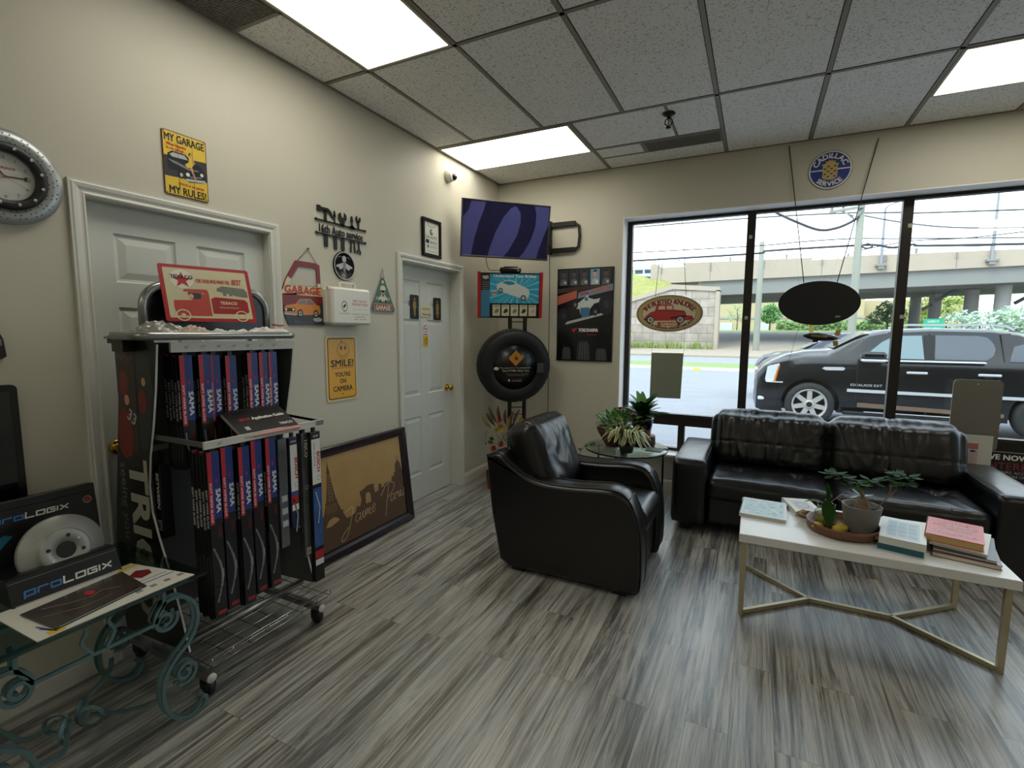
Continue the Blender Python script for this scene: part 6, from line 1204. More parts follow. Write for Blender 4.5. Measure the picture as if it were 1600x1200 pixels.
# other hanging packs
def pack(name, label, x, y, zt, w, d, hh, base, art, hook=True):
    b = MB(); b.box(x-d, x, y-w/2, y+w/2, zt-hh, zt, base, bev=.002); fr = Fr((x, y, 0), (0, 1, 0), (0, 0, 1)); art(b, fr); b.box(x-d*.7, x-d*.3, y-.008, y+.008, zt, zt+.022, SB)
    return tag(b.build(name), label, 'package', 'wiper packs hanging beside the boxes')
BLP = mat('pack_blue_splash', '#3c5f9b', rough=.25, var=.6, vscale=22, coat=.4); CLR = mat('clear_plastic_pack', '#55585a', rough=.12, spec=.7, coat=.6, var=.4, vscale=14)
def bosch(zt, hh, w):
    def f(b, fr):
        b.rect(-w/2+.003, w/2-.003, zt-.26, zt-.035, WHT, fr, .0006); b.text('BOSCH', .004, zt-.10, .018, RED, fr, .001, width=.10, al='L', rot=-pi/2, bold=.04); b.text('CLEAR ADVANTAGE', -w*.25, zt-.05, .009, BLK, fr, .001, width=.12, al='L', rot=-pi/2) if w > .05 else None; b.ring(.010, zt-.23, .012, .012, .010, .010, GRY, fr, .001, 16)
        b.rect(-w/2+.003, w/2-.003, zt-hh+.18, zt-.28, BLP, fr, .0006); b.line([(-.01, zt-.30), (.012, zt-.38), (.0, zt-.46)], .006, LGR, fr, .001); b.rect(-w/2+.004, w/2-.004, zt-hh+.12, zt-hh+.16, RED, fr, .001); b.rect(-w/2+.004, w/2-.004, zt-hh+.085, zt-hh+.115, WHT, fr, .001); b.text('4204', 0, zt-.025, .012, WHT, fr, .001)
    return f
def clearart(zt, s, hh):
    def f(b, fr):
        if s: b.text(s, -.006, zt-.03, .02, WHT, fr, .001, width=.09, al='L', rot=-pi/2, bold=.03)
        b.rect(-.012, .012, zt-hh+.01, zt-hh+.045, WHT, fr, .001)
        for k in range(6): b.rect(-.009+k*.003, -.0075+k*.003, zt-hh+.016, zt-hh+.038, BLK, fr, .0014)
        b.ring(0, zt-.27, .010, .010, .007, .007, LGR, fr, .001, 14)
    return f
pack('clear_wiper_pack', 'clear plastic wiper refill pack right of the lower row boxes', .57, -3.195, .99, .045, .02, .52, CLR, lambda b, fr: [b.rect(-.014, .016, .99-.30-.06*k, .99-.27-.06*k, LGR, fr, .001) for k in range(3)])
pack('wiper_pack', 'narrow wiper pack with a white and red label left of the clear tube', .57, -3.135, .985, .045, .022, .44, mat('pack_navy', '#1d2a49', rough=.3), bosch(.985, .44, .045))
pack('clear_wiper_tube', 'dark clear wiper tube with white lettering between the two white labelled packs', .575, -3.07, .995, .042, .03, .62, CLR, clearart(.995, 'TRICO', .62))
pack('clear_wiper_tube', 'second dark clear wiper tube tucked behind the lettered one', .535, -3.045, .985, .04, .03, .60, CLR, clearart(.985, '', .60))
pack('wiper_pack', 'wide black wiper pack with white label at the right end of the rack',   .60, -3.03, .995, .058, .03, .76, SB, bosch(.995, .76, .058))
b = MB(); b.box(.30, .345, -3.60, -3.555, .62, .93, SB, bev=.002); f2 = Fr((.322, -3.60, 0), (1, 0, 0), (0, 0, 1)); b.text('BETWEEN', -.006, .90, .02, WHT, f2, .0008, width=.15, al='L', rot=-pi/2, bold=.02, shear=.15); b.rect(-.015, .015, .655, .70, WHT, f2, .0008)
for k in range(6): b.rect(-.012+k*.0042, -.0098+k*.0042, .662, .694, BLK, f2, .0012)
b.box(.315, .33, -3.585, -3.57, .93, .99, SB); tag(b.build('wiper_blade_box'), 'single dark box with slanted white lettering hanging inside the left side panel', 'box')
# application guide
fr = frame_ang((.515, -3.25, 1.083), -6, 62, 1.5); t = thing('catalogue', 'black spiral catalogue titled 2014 Application Guide lying across the middle strip', 'book', (.515, -3.25, 1.06)); w, h = .27, .20
b = MB(); b.box(-w/2, w/2, -h/2, h/2, -.002, 0, SB, fr); b.rect(-w/2, w/2, -h/2, -h/2+.018, mat('pink_edge', '#c98486', rough=.4), fr, .0005); b.text('2014', -.072, .012, .02, RED, fr, .0008, width=.05, bold=.03); b.text('Application Guide', .04, .012, .02, WHT, fr, .0008, width=.155, bold=.03); b.text('TRICO', .09, -.055, .016, WHT, fr, .0008, bold=.03); b.rect(-.10, -.08, -.055, -.03, LGR, fr, .0008); b.build('cover', parent=t)
b = MB(); b.box(-w/2+.003, w/2-.003, -h/2+.002, h/2, -.022, -.0021, mat('guide_pages', '#bdb9b2', rough=.8, var=.1, vscale=90), fr); b.build('page_block', parent=t)
b = MB()
for k in range(14): x = -w/2+.02+k*.0177; b.tube([fr(x, h/2-.006+.010*cos(a_), -.011+.014*sin(a_)) for a_ in [q*pi/4 for q in range(8)]], .0011, CHW, n=4, closed=True)
b.tube([fr(-w/2+.02, h/2+.004, -.011), fr(w/2-.02, h/2+.004, -.011)], .0011, CHW, n=4); b.build('spiral_binding', parent=t)
# tin sign on top
fr = frame_ang((.275, -3.305, 1.648), -15, 20, 0); w, h = .365, .265; t = thing('tin_sign', 'cream and red vintage TEXACO tin sign with a tanker truck on top of the rack', 'sign', (.29, -3.305, 1.515))
b = MB(); b.prism(rrect(-w/2, w/2, -h/2, h/2, .01), -.002, 0, mat('sign_red_border', '#a8252a', rough=.4, var=.15, vscale=20), fr=fr); b.poly(rrect(-w/2+.016, w/2-.016, -h/2+.016, h/2-.016, .006), mat('aged_cream', '#c8c09c', rough=.45, var=.15, vscale=9), fr, .0005)
b.ell(-.10, .065, .048, .048, LGR, fr, .0009, 36); b.ell(-.10, .065, .0455, .0455, mat('badge_cream', '#d9d6c6', rough=.4), fr, .0012, 36)
b.poly([(-.10+(.040 if k % 2 == 0 else .0155)*cos(R(90+36*k)), .060+(.040 if k % 2 == 0 else .0155)*sin(R(90+36*k))) for k in range(10)], RED, fr, .0016); b.text('TEXACO', -.10, .066, .018, BLK, fr, .002, width=.086, bold=.03)
b.text('FOR THOSE WHO WANT THE', .022, .052, .019, RED, fr, .0012, width=.135, bold=.02); b.text('BEST', .120, .052, .028, RED, fr, .0012, width=.04, bold=.02, shear=.15)
TR1 = mat('truck_red', '#b5453a', rough=.4, var=.1, vscale=30); TR2 = mat('truck_deep_red', '#98262a', rough=.4)
fo = fr; fr = Fr(fo(-.004, .028, 0), fo.u, fo.v); fr.u = fr.u*1.18; fr.v = fr.v*1.22
b.poly([(-.115, -.11), (-.12, -.075), (-.118, -.052), (-.06, -.05), (-.058, -.045), (-.035, -.045), (-.032, -.025), (.0, -.025), (.0, -.11)], TR1, fr, .0012); b.poly([(-.085, -.018), (-.08, -.008), (-.005, -.006), (.0, -.02), (.0, -.03), (-.02, -.02), (-.07, -.018)], TR1, fr, .0014); b.poly([(-.065, -.045), (-.07, -.02), (-.025, -.022), (-.03, -.045)], DGR, fr, .0013); b.ell(-.06, -.035, .008, .010, SKN, fr, .0016, 10)
b.poly([(.005, -.10), (.005, -.042), (.02, -.034), (.125, -.040), (.135, -.05), (.135, -.09), (.12, -.10)], TR2, fr, .0012); b.text('TEXACO', .065, -.062, .012, CRM, fr, .0016, width=.06, bold=.03); b.text('PETROLEUM PRODUCTS', .065, -.078, .006, CRM, fr, .0016, width=.07)
for px in (-.095, .105): b.ring(px, -.108, .024, .022, .020, .018, CRM, fr, .0018, 26); b.ell(px, -.108, .007, .007, CRM, fr, .0018, 12)
b.poly([(.03, -.01), (.03, .0), (.05, .012), (.13, .006), (.14, -.008), (.14, -.03), (.12, -.03)], mat('sketch_grey', '#6f7066', rough=.5, var=.2, vscale=40), fr, .001)
for k in range(4): b.rect(.05+.022*k, .062+.022*k, -.027, -.006, mat('sketch_grey'), fr, .0013)
fr = fo
b.build('printed_plate', parent=t)
# crumpled plastic on the tray
def crumple(name, cx, cy, z, sx, sy, hh, m, label, seed, cat='plastic bag', extra=None):
    b = MB(); nx, ny = 44, 30; vs = []
    for j in range(ny+1):
        for i in range(nx+1):
            u, v = i/nx*2-1, j/ny*2-1; q = max(0, 1-(abs(u)**2.6+abs(v)**2.6)); p = Vector((u*3+seed, v*2.5, seed)); e = noise.noise(p*.9)*.5+noise.noise(p*2.1)*.2+(1-abs(noise.noise(p*1.4)))*.35
            vs.append(Vector((cx+u*sx/2*(1+.15*noise.noise(p*.9)), cy+v*sy/2*(1+.15*noise.noise(p*.8+Vector((5, 0, 0)))), z+max(0.0, hh*.8*(q**.7)*(.35+e)))))
    b.add(vs, [(j*(nx+1)+i, j*(nx+1)+i+1, (j+1)*(nx+1)+i+1, (j+1)*(nx+1)+i) for j in range(ny) for i in range(nx)], m, False)
    if extra: extra(b)
    return tag(b.build(name, weld=False), label, cat)
ZP = 1.459; WPB = mat('white_film', '#d9d7cf', rough=.25, var=.06, vscale=14, spec=.6); CPB = mat('clear_grey_film', '#8d8d84', rough=.15, var=.4, vscale=22, spec=.7); PKB = mat('pink_printed_film', '#c9b3a6', rough=.3, var=.25, vscale=45)
crumple('plastic_bag', .38, -3.10, ZP, .16, .24, .065, WPB, 'crumpled white plastic bag with a red mark at the right of the rack top', 1.3, extra=lambda b: b.tube([(.44, -3.12, ZP+.055), (.455, -3.09, ZP+.05), (.445, -3.06, ZP+.052)], .004, RED, n=5))
crumple('plastic_bag', .40, -3.30, ZP, .10, .20, .055, WPB, 'smooth white plastic bag in the middle of the rack top under the tin sign', 4.1)
crumple('plastic_bag', .40, -3.455, ZP, .10, .15, .07, PKB, 'crumpled pink printed plastic bag at the left foot of the tin sign', 7.7)
crumple('plastic_bag', .36, -3.57, ZP+.018, .16, .18, .06, CPB, 'crumpled clear grey plastic film hanging over the left end of the rack top', 9.2)

# ================================================================== GLASS TABLE WITH BRAKE DISC DISPLAY
ZG = .585; t = thing('scroll_table', 'small glass topped table with green wrought iron scroll legs at the left edge', 'side table', (.40, -3.97, 0)); VG = mat('verdigris_iron', '#5f7b7d', rough=.5, metal=.3, var=.25, vscale=25)
GY0, GY1, GX0, GX1 = -4.30, -3.648, .115, .705
b = MB(); b.box(GX0, GX1, GY0, GY1, ZG-.010, ZG, glassmat('table_glass_green', '#c6d6d0', .08), bev=.002); b.build('glass_top', parent=t)
b = MB(); e = .045
for A, B in (((GX0+e, GY0+e), (GX1-e, GY0+e)), ((GX1-e, GY0+e), (GX1-e, GY1-e)), ((GX1-e, GY1-e), (GX0+e, GY1-e)), ((GX0+e, GY1-e), (GX0+e, GY0+e))): b.tube([(*A, ZG-.018), (*B, ZG-.018)], 0, VG, rect=(.012, .018))
b.build('top_rail', parent=t)
def spiral(cy, cz, r0, r1, a0, turns, s, n=26): return [(cy+s*(r0+(r1-r0)*k/n)*cos(R(a0+360*turns*k/n)), cz+(r0+(r1-r0)*k/n)*sin(R(a0+360*turns*k/n))) for k in range(n+1)]
def sleg(px, yb, s, nm='leg'):
    """S-scroll leg in the plane x = px; s = +1 bulges to +y"""
    up = spiral(yb, .425, .008, .036, 200, 1.35, -s)               # inner curl
    top = [(yb+s*(-.035), .445), (yb+s*(-.025), .475), (yb+s*.01, .505), (yb+s*.055, .50), (yb+s*.095, .465), (yb+s*.112, .415), (yb+s*.105, .36), (yb+s*.075, .31), (yb+s*.03, .275), (yb+s*(-.005), .235), (yb+s*(-.022), .185), (yb+s*(-.022), .12), (yb+s*.0, .06), (yb+s*.04, .018), (yb+s*.085, .008), (yb+s*.115, .022), (yb+s*.125, .05), (yb+s*.11, .062)]
    for dx, dy, dz in ((0, 0, 0), (-.030, .0, 0)):
        b = MB(); P_ = smooth_path([(px+dx, a+dy, c+dz) for a, c in top], 5); b.tube(P_, 0, VG, rect=(.009, .013), up=(1, 0, 0))
        b.tube([(px+dx, a, c) for a, c in spiral(yb, .435, .012, .042, 180+60, 1.4, s)], 0, VG, rect=(.009, .012), up=(1, 0, 0))
        b.tube([(px+dx, a, c) for a, c in spiral(yb+s*.055, .20, .008, .046, 90, 1.6, -s)], 0, VG, rect=(.009, .012), up=(1, 0, 0))
        b.tube([(px+dx, yb+s*(-.035), .44), (px+dx, yb+s*.0, .50), (px+dx, yb+s*.0, ZG-.02)], 0, VG, rect=(.009, .012), up=(1, 0, 0))
        b.build(nm, parent=t)
for px in (.635, .19):
    for yb, s in ((-3.765, 1), (-4.165, -1)): sleg(px, yb, s)
for px in (.635, .175):
    b = MB(); b.tube([(px, -4.13, .44), (px, -3.80, .44)], 0, VG, rect=(.012, .012)); 
    for s in (-1, 1): b.tube(smooth_path([(px, -3.965+s*.02, .445), (px, -3.965+s*.045, .49), (px, -3.965+s*.03, .53), (px, -3.965+s*.05, ZG-.025)], 5), 0, VG, rect=(.010, .010), up=(1, 0, 0))
    b.build('lower_rail', parent=t)
cxx, cyy = .405, -3.965
for (fx, fy) in ((.62, -3.75), (.19, -3.75), (.62, -4.18), (.19, -4.18)):
    b = MB(); c_ = Vector((cxx, cyy, .11)); f_ = Vector((fx, fy, .135)); d = f_-c_; q = Vector((-d.y, d.x, 0)).normalized(); b.tube(smooth_path([c_+d*.16, c_+d*.42+q*.025-Vector((0, 0, .035)), c_+d*.75-q*.015-Vector((0, 0, .01)), f_], 6), 0, VG, rect=(.010, .014)); b.build('stretcher', parent=t)
for k in range(4): b = MB(); a = R(45+90*k); c_ = Vector((cxx+.045*cos(a), cyy+.05*sin(a), .105)); b.tube([c_+Vector((.036*cos(a)*cos(q), .036*sin(a)*cos(q), .036*sin(q))) for q in [i*pi/8 for i in range(16)]], 0, VG, rect=(.008, .012), closed=True); b.build('ring', parent=t)
# papers and boards on the glass
t0 = MB(); P3 = lambda x, y: Vector((x, y, ZG+.001)); pts = [(.385, -3.745), (.69, -3.685), (.69, -4.13), (.40, -4.135)]
fr = Fr((0, 0, ZG+.0008), (1, 0, 0), (0, 1, 0)); b = MB(); b.prism(pts, 0, .003, mat('white_card', '#d6d4c8', rough=.5, var=.03), fr=fr)
b.line([(.60, -3.71), (.60, -3.86)], .006, BLU, fr, .0036); b.line([(.575, -3.72), (.575, -3.86)], .004, BLU, fr, .0036); b.line([(.42, -3.75), (.42, -3.80)], .022, mat('sticker_yellow'), fr, .0036); b.poly([(.47, -3.77), (.50, -3.74), (.54, -3.75), (.55, -3.79), (.5, -3.81)], MAR, fr, .0036)
for k in range(4): b.rect(.635, .655, -3.72-.045*k, -3.70-.045*k, GRY, fr, .0036)
b.line([(.655, -4.085), (.60, -4.10)], .005, BLU, fr, .0036); b.line([(.675, -4.08), (.62, -4.10)], .004, BLU, fr, .0036); b.rect(.66, .685, -4.10, -4.06, mat('sticker_yellow'), fr, .0036)
tag(b.build('counter_card'), 'white printed counter card with blue stripes lying on the glass under the dark poster', 'printed card')
fr = Fr((0, 0, ZG+.0044), (1, 0, 0), (0, 1, 0)); b = MB(); b.prism([(.44, -3.80), (.632, -3.815), (.672, -4.08), (.475, -4.095)], 0, .004, mat('poster_brown', '#3b332d', rough=.25, var=.5, vscale=14, coat=.4), fr=fr)
b.line([(.50, -4.05), (.53, -4.0), (.55, -3.94), (.53, -3.9), (.56, -3.86)], .005, mat('poster_tan', '#8a6a52', rough=.3), fr, .0046); b.ell(.515, -3.93, .02, .014, RED, fr, .0046, 12); b.line([(.632, -3.83), (.668, -4.07)], .003, LGR, fr, .0046); b.line([(.56, -4.07), (.60, -3.98), (.59, -3.9)], .004, mat('poster_tan'), fr, .0046)
tag(b.build('glossy_poster'), 'dark brown glossy poster lying on the white card in front of the disc display', 'poster')
# display stand
ZB = ZG+.001; t = thing('brake_display', 'black cardboard display stand with blue and white PROLOGIX lettering on the glass table', 'display stand', (.30, -3.93, ZB)); ya, yb = -4.09, -3.785
b = MB(); fr = Fr((0, 0, 0), (1, 0, 0), (0, 0, 1)); b.prism([(.20, ZB), (.41, ZB), (.375, ZB+.085), (.36, ZB+.088), (.24, ZB+.07), (.20, ZB+.07)], -yb, -ya, SB, fr=fr)
d = Vector((-.035, 0, .085)).normalized(); ff = Fr((.41, (ya+yb)/2, ZB), (0, 1, 0), d)
b.rect(-.145, .145, .004, .0065, LGR, ff, .0006); b.rect(-.15, .15, .080, .0815, GRY, ff, .0006)
PBL = mat('print_cobalt', '#3f78b5', rough=.4)
def plx(b, ff, x, z, L):  # squared wide lettering
    GL_ = {'p': [[(0, -.25), (0, .72), (1, .72), (1, .0), (.1, .0)]], 'r': [[(0, 0), (0, .72), (1, .72)]], 'o': [[(0, 0), (0, .72), (1, .72), (1, 0), (0, 0)]], 'L': [[(0, 1), (0, 0), (1, 0)]], 'O': [[(0, 0), (0, .8), (1, .8), (1, 0), (0, 0)]], 'G': [[(1, .8), (0, .8), (0, 0), (1, 0), (1, .42), (.45, .42)]], 'I': [[(0, 0), (0, .8)]], 'X': [[(0, 0), (1, .8)], [(0, .8), (1, 0)]]}
    u_ = L/12.2; px_ = x
    for q, ch in enumerate('proLOGIX'):
        wd_ = 0 if ch == 'I' else u_*1.25
        for st_ in GL_[ch]: b.line([(px_+a*wd_+.18*c*u_, z+c*u_*1.05) for a, c in st_], u_*.26, PBL if q < 3 else WHT, ff, .001)
        px_ += wd_+u_*(.42 if ch != 'I' else .5)
plx(b, ff, -.118, .028, .25); b.build('base', parent=t)
ff = frame_ang((.185, (-4.095-3.75)/2, ZB+.15), 0, 8); b = MB(); b.box(-.173, .173, -.15, .135, -.006, 0, SB, ff); b.box(-.173, .173, .115, .145, -.05, .002, SB, ff, bev=.002); plx(b, ff, -.13, .072, .22); b.poly([(.135, .085), (.15, .10), (.155, .088), (.145, .072)], RED, ff, .001); b.ring(.145, .086, .014, .014, .012, .012, LGR, ff, .0014, 18)
CY = mat('display_cyan_glow', '#1f6f8f', rough=.4, var=.5, vscale=12, stretch=(1, 1, 4)); b.poly([(-.17, .0), (-.10, .03), (-.08, .02), (-.12, -.02), (-.17, -.05)], CY, ff, .0006); b.build('back_card', parent=t)
ff = frame_ang((.315, -3.915, ZB+.113), 0, 14); DSC = mat('machined_disc', '#a7a8a2', rough=.42, metal=.35, var=.03); t = thing('brake_disc', 'plain silver brake disc with bolt holes standing in the black display', 'brake disc', (.30, -3.915, ZB+.005))
b = MB(); b.lathe([(.026, -.035), (.06, -.035), (.06, -.026), (.122, -.026), (.124, -.022), (.124, -.004), (.122, 0), (.080, 0), (.076, .003), (.073, .018), (.069, .021), (.028, .021), (.028, -.035)], DSC, fr=ff, n=72, cap=False)
b.build('disc', parent=t)
b = MB(); b.ell(0, 0, .029, .029, BLK, ff, .0214, 30)
for k in range(4): a = R(75+90*k); b.ell(.050*cos(a), .050*sin(a), .0068, .0068, BLK, ff, .0216, 16)
for k in range(2): a = R(35+180*k); b.ell(.050*cos(a), .050*sin(a), .0035, .0035, WHT, ff, .0216, 12)
b.build('bolt_holes', parent=t)
# ================================================================== CORNER: TELEVISION, TYRE STAND, POSTER
t = thing('television', 'flat screen television showing blue purple curves on a corner wall arm', 'television', (.419, -.635, 2.14)); w, h = .845, .494; fr = frame_ang((.419, -.635, 2.398), -43, -8.2, .3)
BZ = mat('tv_bezel', '#4b4a4c', rough=.3, metal=.5); b = MB()
for q in ((-w/2, w/2, h/2-.011, h/2), (-w/2, w/2, -h/2, -h/2+.016), (-w/2, -w/2+.010, -h/2, h/2), (w/2-.010, w/2, -h/2, h/2)): b.box(*q, -.03, .003, BZ, fr, bev=.002)
b.build('bezel', parent=t)
b = MB(); b.box(-w/2+.004, w/2-.004, -h/2+.004, h/2-.004, -.035, -.004, PBK, fr); b.box(-w/2+.15, w/2-.15, -h/2+.06, h/2-.12, -.06, -.035, PBK, fr, bev=.01); b.build('rear_housing', parent=t)
S1 = mat('screen_navy', '#080528', rough=.3, emit=.25); S2 = mat('screen_violet', '#33355f', rough=.3, emit=.28); b = MB(); iw, ih = w/2-.011, h/2-.014; b.rect(-iw, iw, -ih, ih+.002, S1, fr, -.003)
def clipb(pts): return [(max(-iw, min(iw, x)), max(-ih, min(ih, y))) for x, y in pts]
X_ = lambda a: -iw+2*iw*a
band = lambda l, r_: clipb([(X_(a), -ih+2*ih*c) for a, c in l]+[(X_(a), -ih+2*ih*c) for a, c in r_][::-1])
b.poly(band([(0, 0), (0, .3), (0, .7), (.06, .82), (.09, 1)], [(.10, 0), (.13, .3), (.18, .62), (.23, .85), (.25, 1)]), S2, fr, -.0024)
b.poly(band([(.29, 0), (.31, .15), (.37, .45), (.46, .75), (.54, .92), (.60, .97)], [(.47, 0), (.53, .12), (.62, .4), (.66, .65), (.655, .85), (.60, .97)]), S2, fr, -.0024)
b.poly(band([(.66, 0), (.72, .12), (.80, .38), (.84, .62), (.845, .85), (.82, 1)], [(.87, 0), (.90, .2), (.95, .45), (1, .68), (1, .85), (1, 1)]), S2, fr, -.0024); b.build('screen', parent=t)
# wall arm
WM = mat('mount_black', '#1b1b1c', rough=.45, metal=.4); b = MB()
A = [(.60, -.022, 2.545), (.86, -.022, 2.545), (.895, -.022, 2.52), (.905, -.022, 2.42), (.895, -.022, 2.32), (.86, -.022, 2.295), (.60, -.022, 2.295)]
for P_ in ([A[0], A[1]], [A[5], A[6]]): b.tube(P_, 0, WM, rect=(.042, .03), up=(0, 0, 1))
b.tube(A[1:6], 0, WM, rect=(.018, .022), up=(0, 1, 0)); b.box(.575, .61, -.05, -.0, 2.26, 2.58, WM); b.build('wall_bracket', parent=t)
b = MB(); c0 = fr(.12, -.03, -.05); 
for dz_ in (.06, -.06): b.tube([(.60, -.05, 2.42+dz_), tuple(fr(.33, .02+dz_, -.12)), tuple(fr(.05, dz_, -.06))], 0, WM, rect=(.03, .02), up=(0, 0, 1))
b.build('swing_arm', parent=t)
b = MB(); b.tube(smooth_path([fr(-.18, -h/2+.03, -.04), fr(-.15, -h/2-.10, -.02), (.29, -.52, 2.06), (.30, -.50, 2.0)], 6), .003, WM, n=5); b.build('power_cable', parent=t)
b = MB(); b.tube([(.60, -.045, 2.26), (.60, -.03, 2.0), (.60, -.03, .35), (.60, -.03, .12)], .0035, WM, n=5); tag(b.build('hanging_cable'), 'thin black cable running straight down the window wall beside the tyre', 'cable')
# tyre display stand
cs = Vector((.395, -.42, 0)); ua = Vector((.848, .53, 0)); na = Vector((.53, -.848, 0)); t = thing('tyre_stand', 'tall black steel tyre display stand with a rounded red edged base in the corner', 'display stand', cs)
fb = Fr(cs, ua, (-na.x, -na.y, 0)); b = MB(); b.prism(rrect(-.265, .265, -.26, .23, .06), 0, .045, mat('stand_red', '#a3262a', rough=.4), fr=fb); b.build('base_edge', parent=t)
b = MB(); b.prism(rrect(-.262, .262, -.257, .227, .06), .046, .062, mat('stand_mat_black', '#232325', rough=.6), fr=fb); b.build('base_mat', parent=t)
for s in (-1, 1): b = MB(); p = cs+ua*(s*.072+.03)+na*.02; b.tube([p+Vector((0, 0, .06)), p+Vector((0, 0, 2.0))], 0, PBK, rect=(.03, .03), up=(1, 0, 0)); b.build('post', parent=t)
for z in (.35, .68, .75, 1.58, 1.50): b = MB(); b.tube([cs+ua*-.04+na*.02+Vector((0, 0, z)), cs+ua*.10+na*.02+Vector((0, 0, z))], 0, PBK, rect=(.008, .012), up=(0, 0, 1)); b.build('cross_bar', parent=t)
b = MB(); b.tube([cs+na*.03+Vector((0, 0, 1.33)), cs+na*.20+Vector((0, 0, 1.36))], .012, PBK, n=8); b.build('tyre_hook', parent=t)
# tyre
ft_ = frame_ang((.505, -.60, 1.155), -50, -6); TY = mat('display_tyre_rubber', '#1b1c1e', rough=.62, spec=.4, bump=.15, bscale=200); t = thing('display_tyre', 'black tyre hung on the display stand with a round black advertising insert', 'tyre', (.50, -.60, .81)); r = .345
b = MB(); prof = [(.21, -.16), (.215, -.185), (.26, -.20), (.31, -.195), (.332, -.175), (.343, -.15), (.345, -.10), (.343, -.05), (.333, -.022), (.31, -.004), (.27, .006), (.24, -.0), (.216, -.012), (.208, -.03), (.206, -.08), (.21, -.16)]; b.lathe(prof, TY, fr=ft_, n=72, cap=False)
for rr in (.312, .296, .226): b.ring(0, 0, rr, rr, rr-.0015, rr-.0015, DGR, ft_, .003 if rr < .3 else .001, 60)
b.build('tyre_carcass', parent=t)
b = MB()
for k in range(72):
    a0 = R(k*360/72); a1 = R(k*360/72+3.1)
    for (w0, w1, off) in ((-.172, -.125, 0), (-.118, -.085, 1.5), (-.078, -.052, 0)):
        pts = [(a0+R(off), w0), (a1+R(off), w0), (a1+R(off+1), w1), (a0+R(off+1), w1)]; o = [ft_(.3465*cos(a), .3465*sin(a), c) for a, c in pts]; i_ = [ft_(.342*cos(a), .342*sin(a), c) for a, c in pts]; b.add(o+i_, [(0, 1, 2, 3), (0, 4, 5, 1), (1, 5, 6, 2), (2, 6, 7, 3), (3, 7, 4, 0)], TY)
    pts = [(a0, -.022), (a1, -.022), (a1, -.05), (a0, -.05)]; rad = (.336, .336, .345, .345); o = [ft_(rr*1.012*cos(a), rr*1.012*sin(a), c) for (a, c), rr in zip(pts, rad)]; i_ = [ft_(rr*.99*cos(a), rr*.99*sin(a), c) for (a, c), rr in zip(pts, rad)]; b.add(o+i_, [(0, 1, 2, 3), (0, 4, 5, 1), (1, 5, 6, 2), (2, 6, 7, 3), (3, 7, 4, 0)], TY)
tag(b.build('tread_blocks', parent=t), kind='stuff')
f2 = Fr(ft_(0, -.0, -.01), ft_.u, ft_.v); b = MB(); b.lathe([(.212, -.004), (.212, 0), (0, 0)], PBK, fr=f2, n=48)
b.poly([(0, .16), (.072, .085), (0, .01), (-.072, .085)], mat('diamond_amber', '#c5872b', rough=.4), f2, .0006); b.poly([(-.018, .10), (-.006, .093), (-.002, .112), (.004, .092), (.02, .088), (.014, .078), (.024, .06), (.004, .072), (-.010, .066), (-.004, .08)], BLK, f2, .001)
b.ell(-.185, -.012, .024, .015, WHT, f2, .001, 18); b.text('SAFE', -.185, -.017, .009, BLK, f2, .0014); b.text('Be prepared for the unexpected.', 0, -.012, .014, mat('print_pale', '#b9a895', rough=.5), f2, .001, width=.29, bold=.02); b.text('The FT780s Grip Tire', 0, -.042, .018, mat('print_pale'), f2, .001, width=.26, bold=.04)
for k in range(2): b.rect(-.09+.02*k, .12-.03*k, -.068-.014*k, -.064-.014*k, GRY, f2, .001)
b.poly([(-.06, -.11), (-.048, -.125), (-.06, -.14), (-.072, -.125)], LGR, f2, .001); b.rect(-.035, .06, -.12, -.112, MAR, f2, .001); b.rect(-.035, .06, -.134, -.130, LGR, f2, .001); b.build('advert_insert', parent=t)
b = MB()
f3 = Fr(ft_(0, 0, .007), ft_.u, ft_.v); b.rect(.20, .285, -.055, .04, PBK, f3, .0006)
for k in range(9): b.rect(.205, .28-.01*(k % 3), -.048+k*.0105, -.045+k*.0105, GRY, f3, .001)
b.rect(-.30, -.225, -.06, .03, mat('advert_tab', '#26272a', rough=.3), f3, .0006); b.build('side_tabs', parent=t)
# brake poster box
fr = frame_ang((.40, -.52, 1.823), -58, -9); w, h = .585, .42; t = thing('brake_poster_box', 'blue Understand Your Brakes panel with red side strips above the tyre', 'display panel', (.40, -.50, 1.61)); RS_ = mat('panel_red', '#b01f25', rough=.35)
for s in (-1, 1): b = MB(); b.box(s*w/2-.014, s*w/2+.014, -h/2, h/2+.01, -.05, .012, RS_, fr, bev=.003); b.build('side_strip', parent=t)
PT = mat('poster_teal', '#2fa3c4', rough=.35, var=.12, vscale=5); b = MB(); b.box(-w/2+.014, w/2-.014, -h/2, h/2, -.04, 0, PBK, fr); b.rect(-w/2+.05, w/2-.02, -h/2+.14, h/2-.01, PT, fr, .0006); b.rect(-w/2+.018, -w/2+.10, -h/2+.01, h/2-.16, mat('poster_blue_panel', '#3b7ea3', rough=.4, var=.1), fr, .001); b.rect(-w/2+.018, -w/2+.10, h/2-.16, h/2-.01, DGR, fr, .001)
b.poly([(-w/2+.03, h/2-.03), (-w/2+.085, h/2-.025), (-w/2+.09, h/2-.05), (-w/2+.06, h/2-.06), (-w/2+.035, h/2-.05)], CRM, fr, .0014)
for k in range(6): b.rect(-w/2+.03, -w/2+.09, h/2-.09-k*.02, h/2-.085-k*.02, GRY, fr, .0014)
cxp, cyp = .06, .055; PL2 = mat('poster_pale_ray', '#7cc6dc', rough=.35)
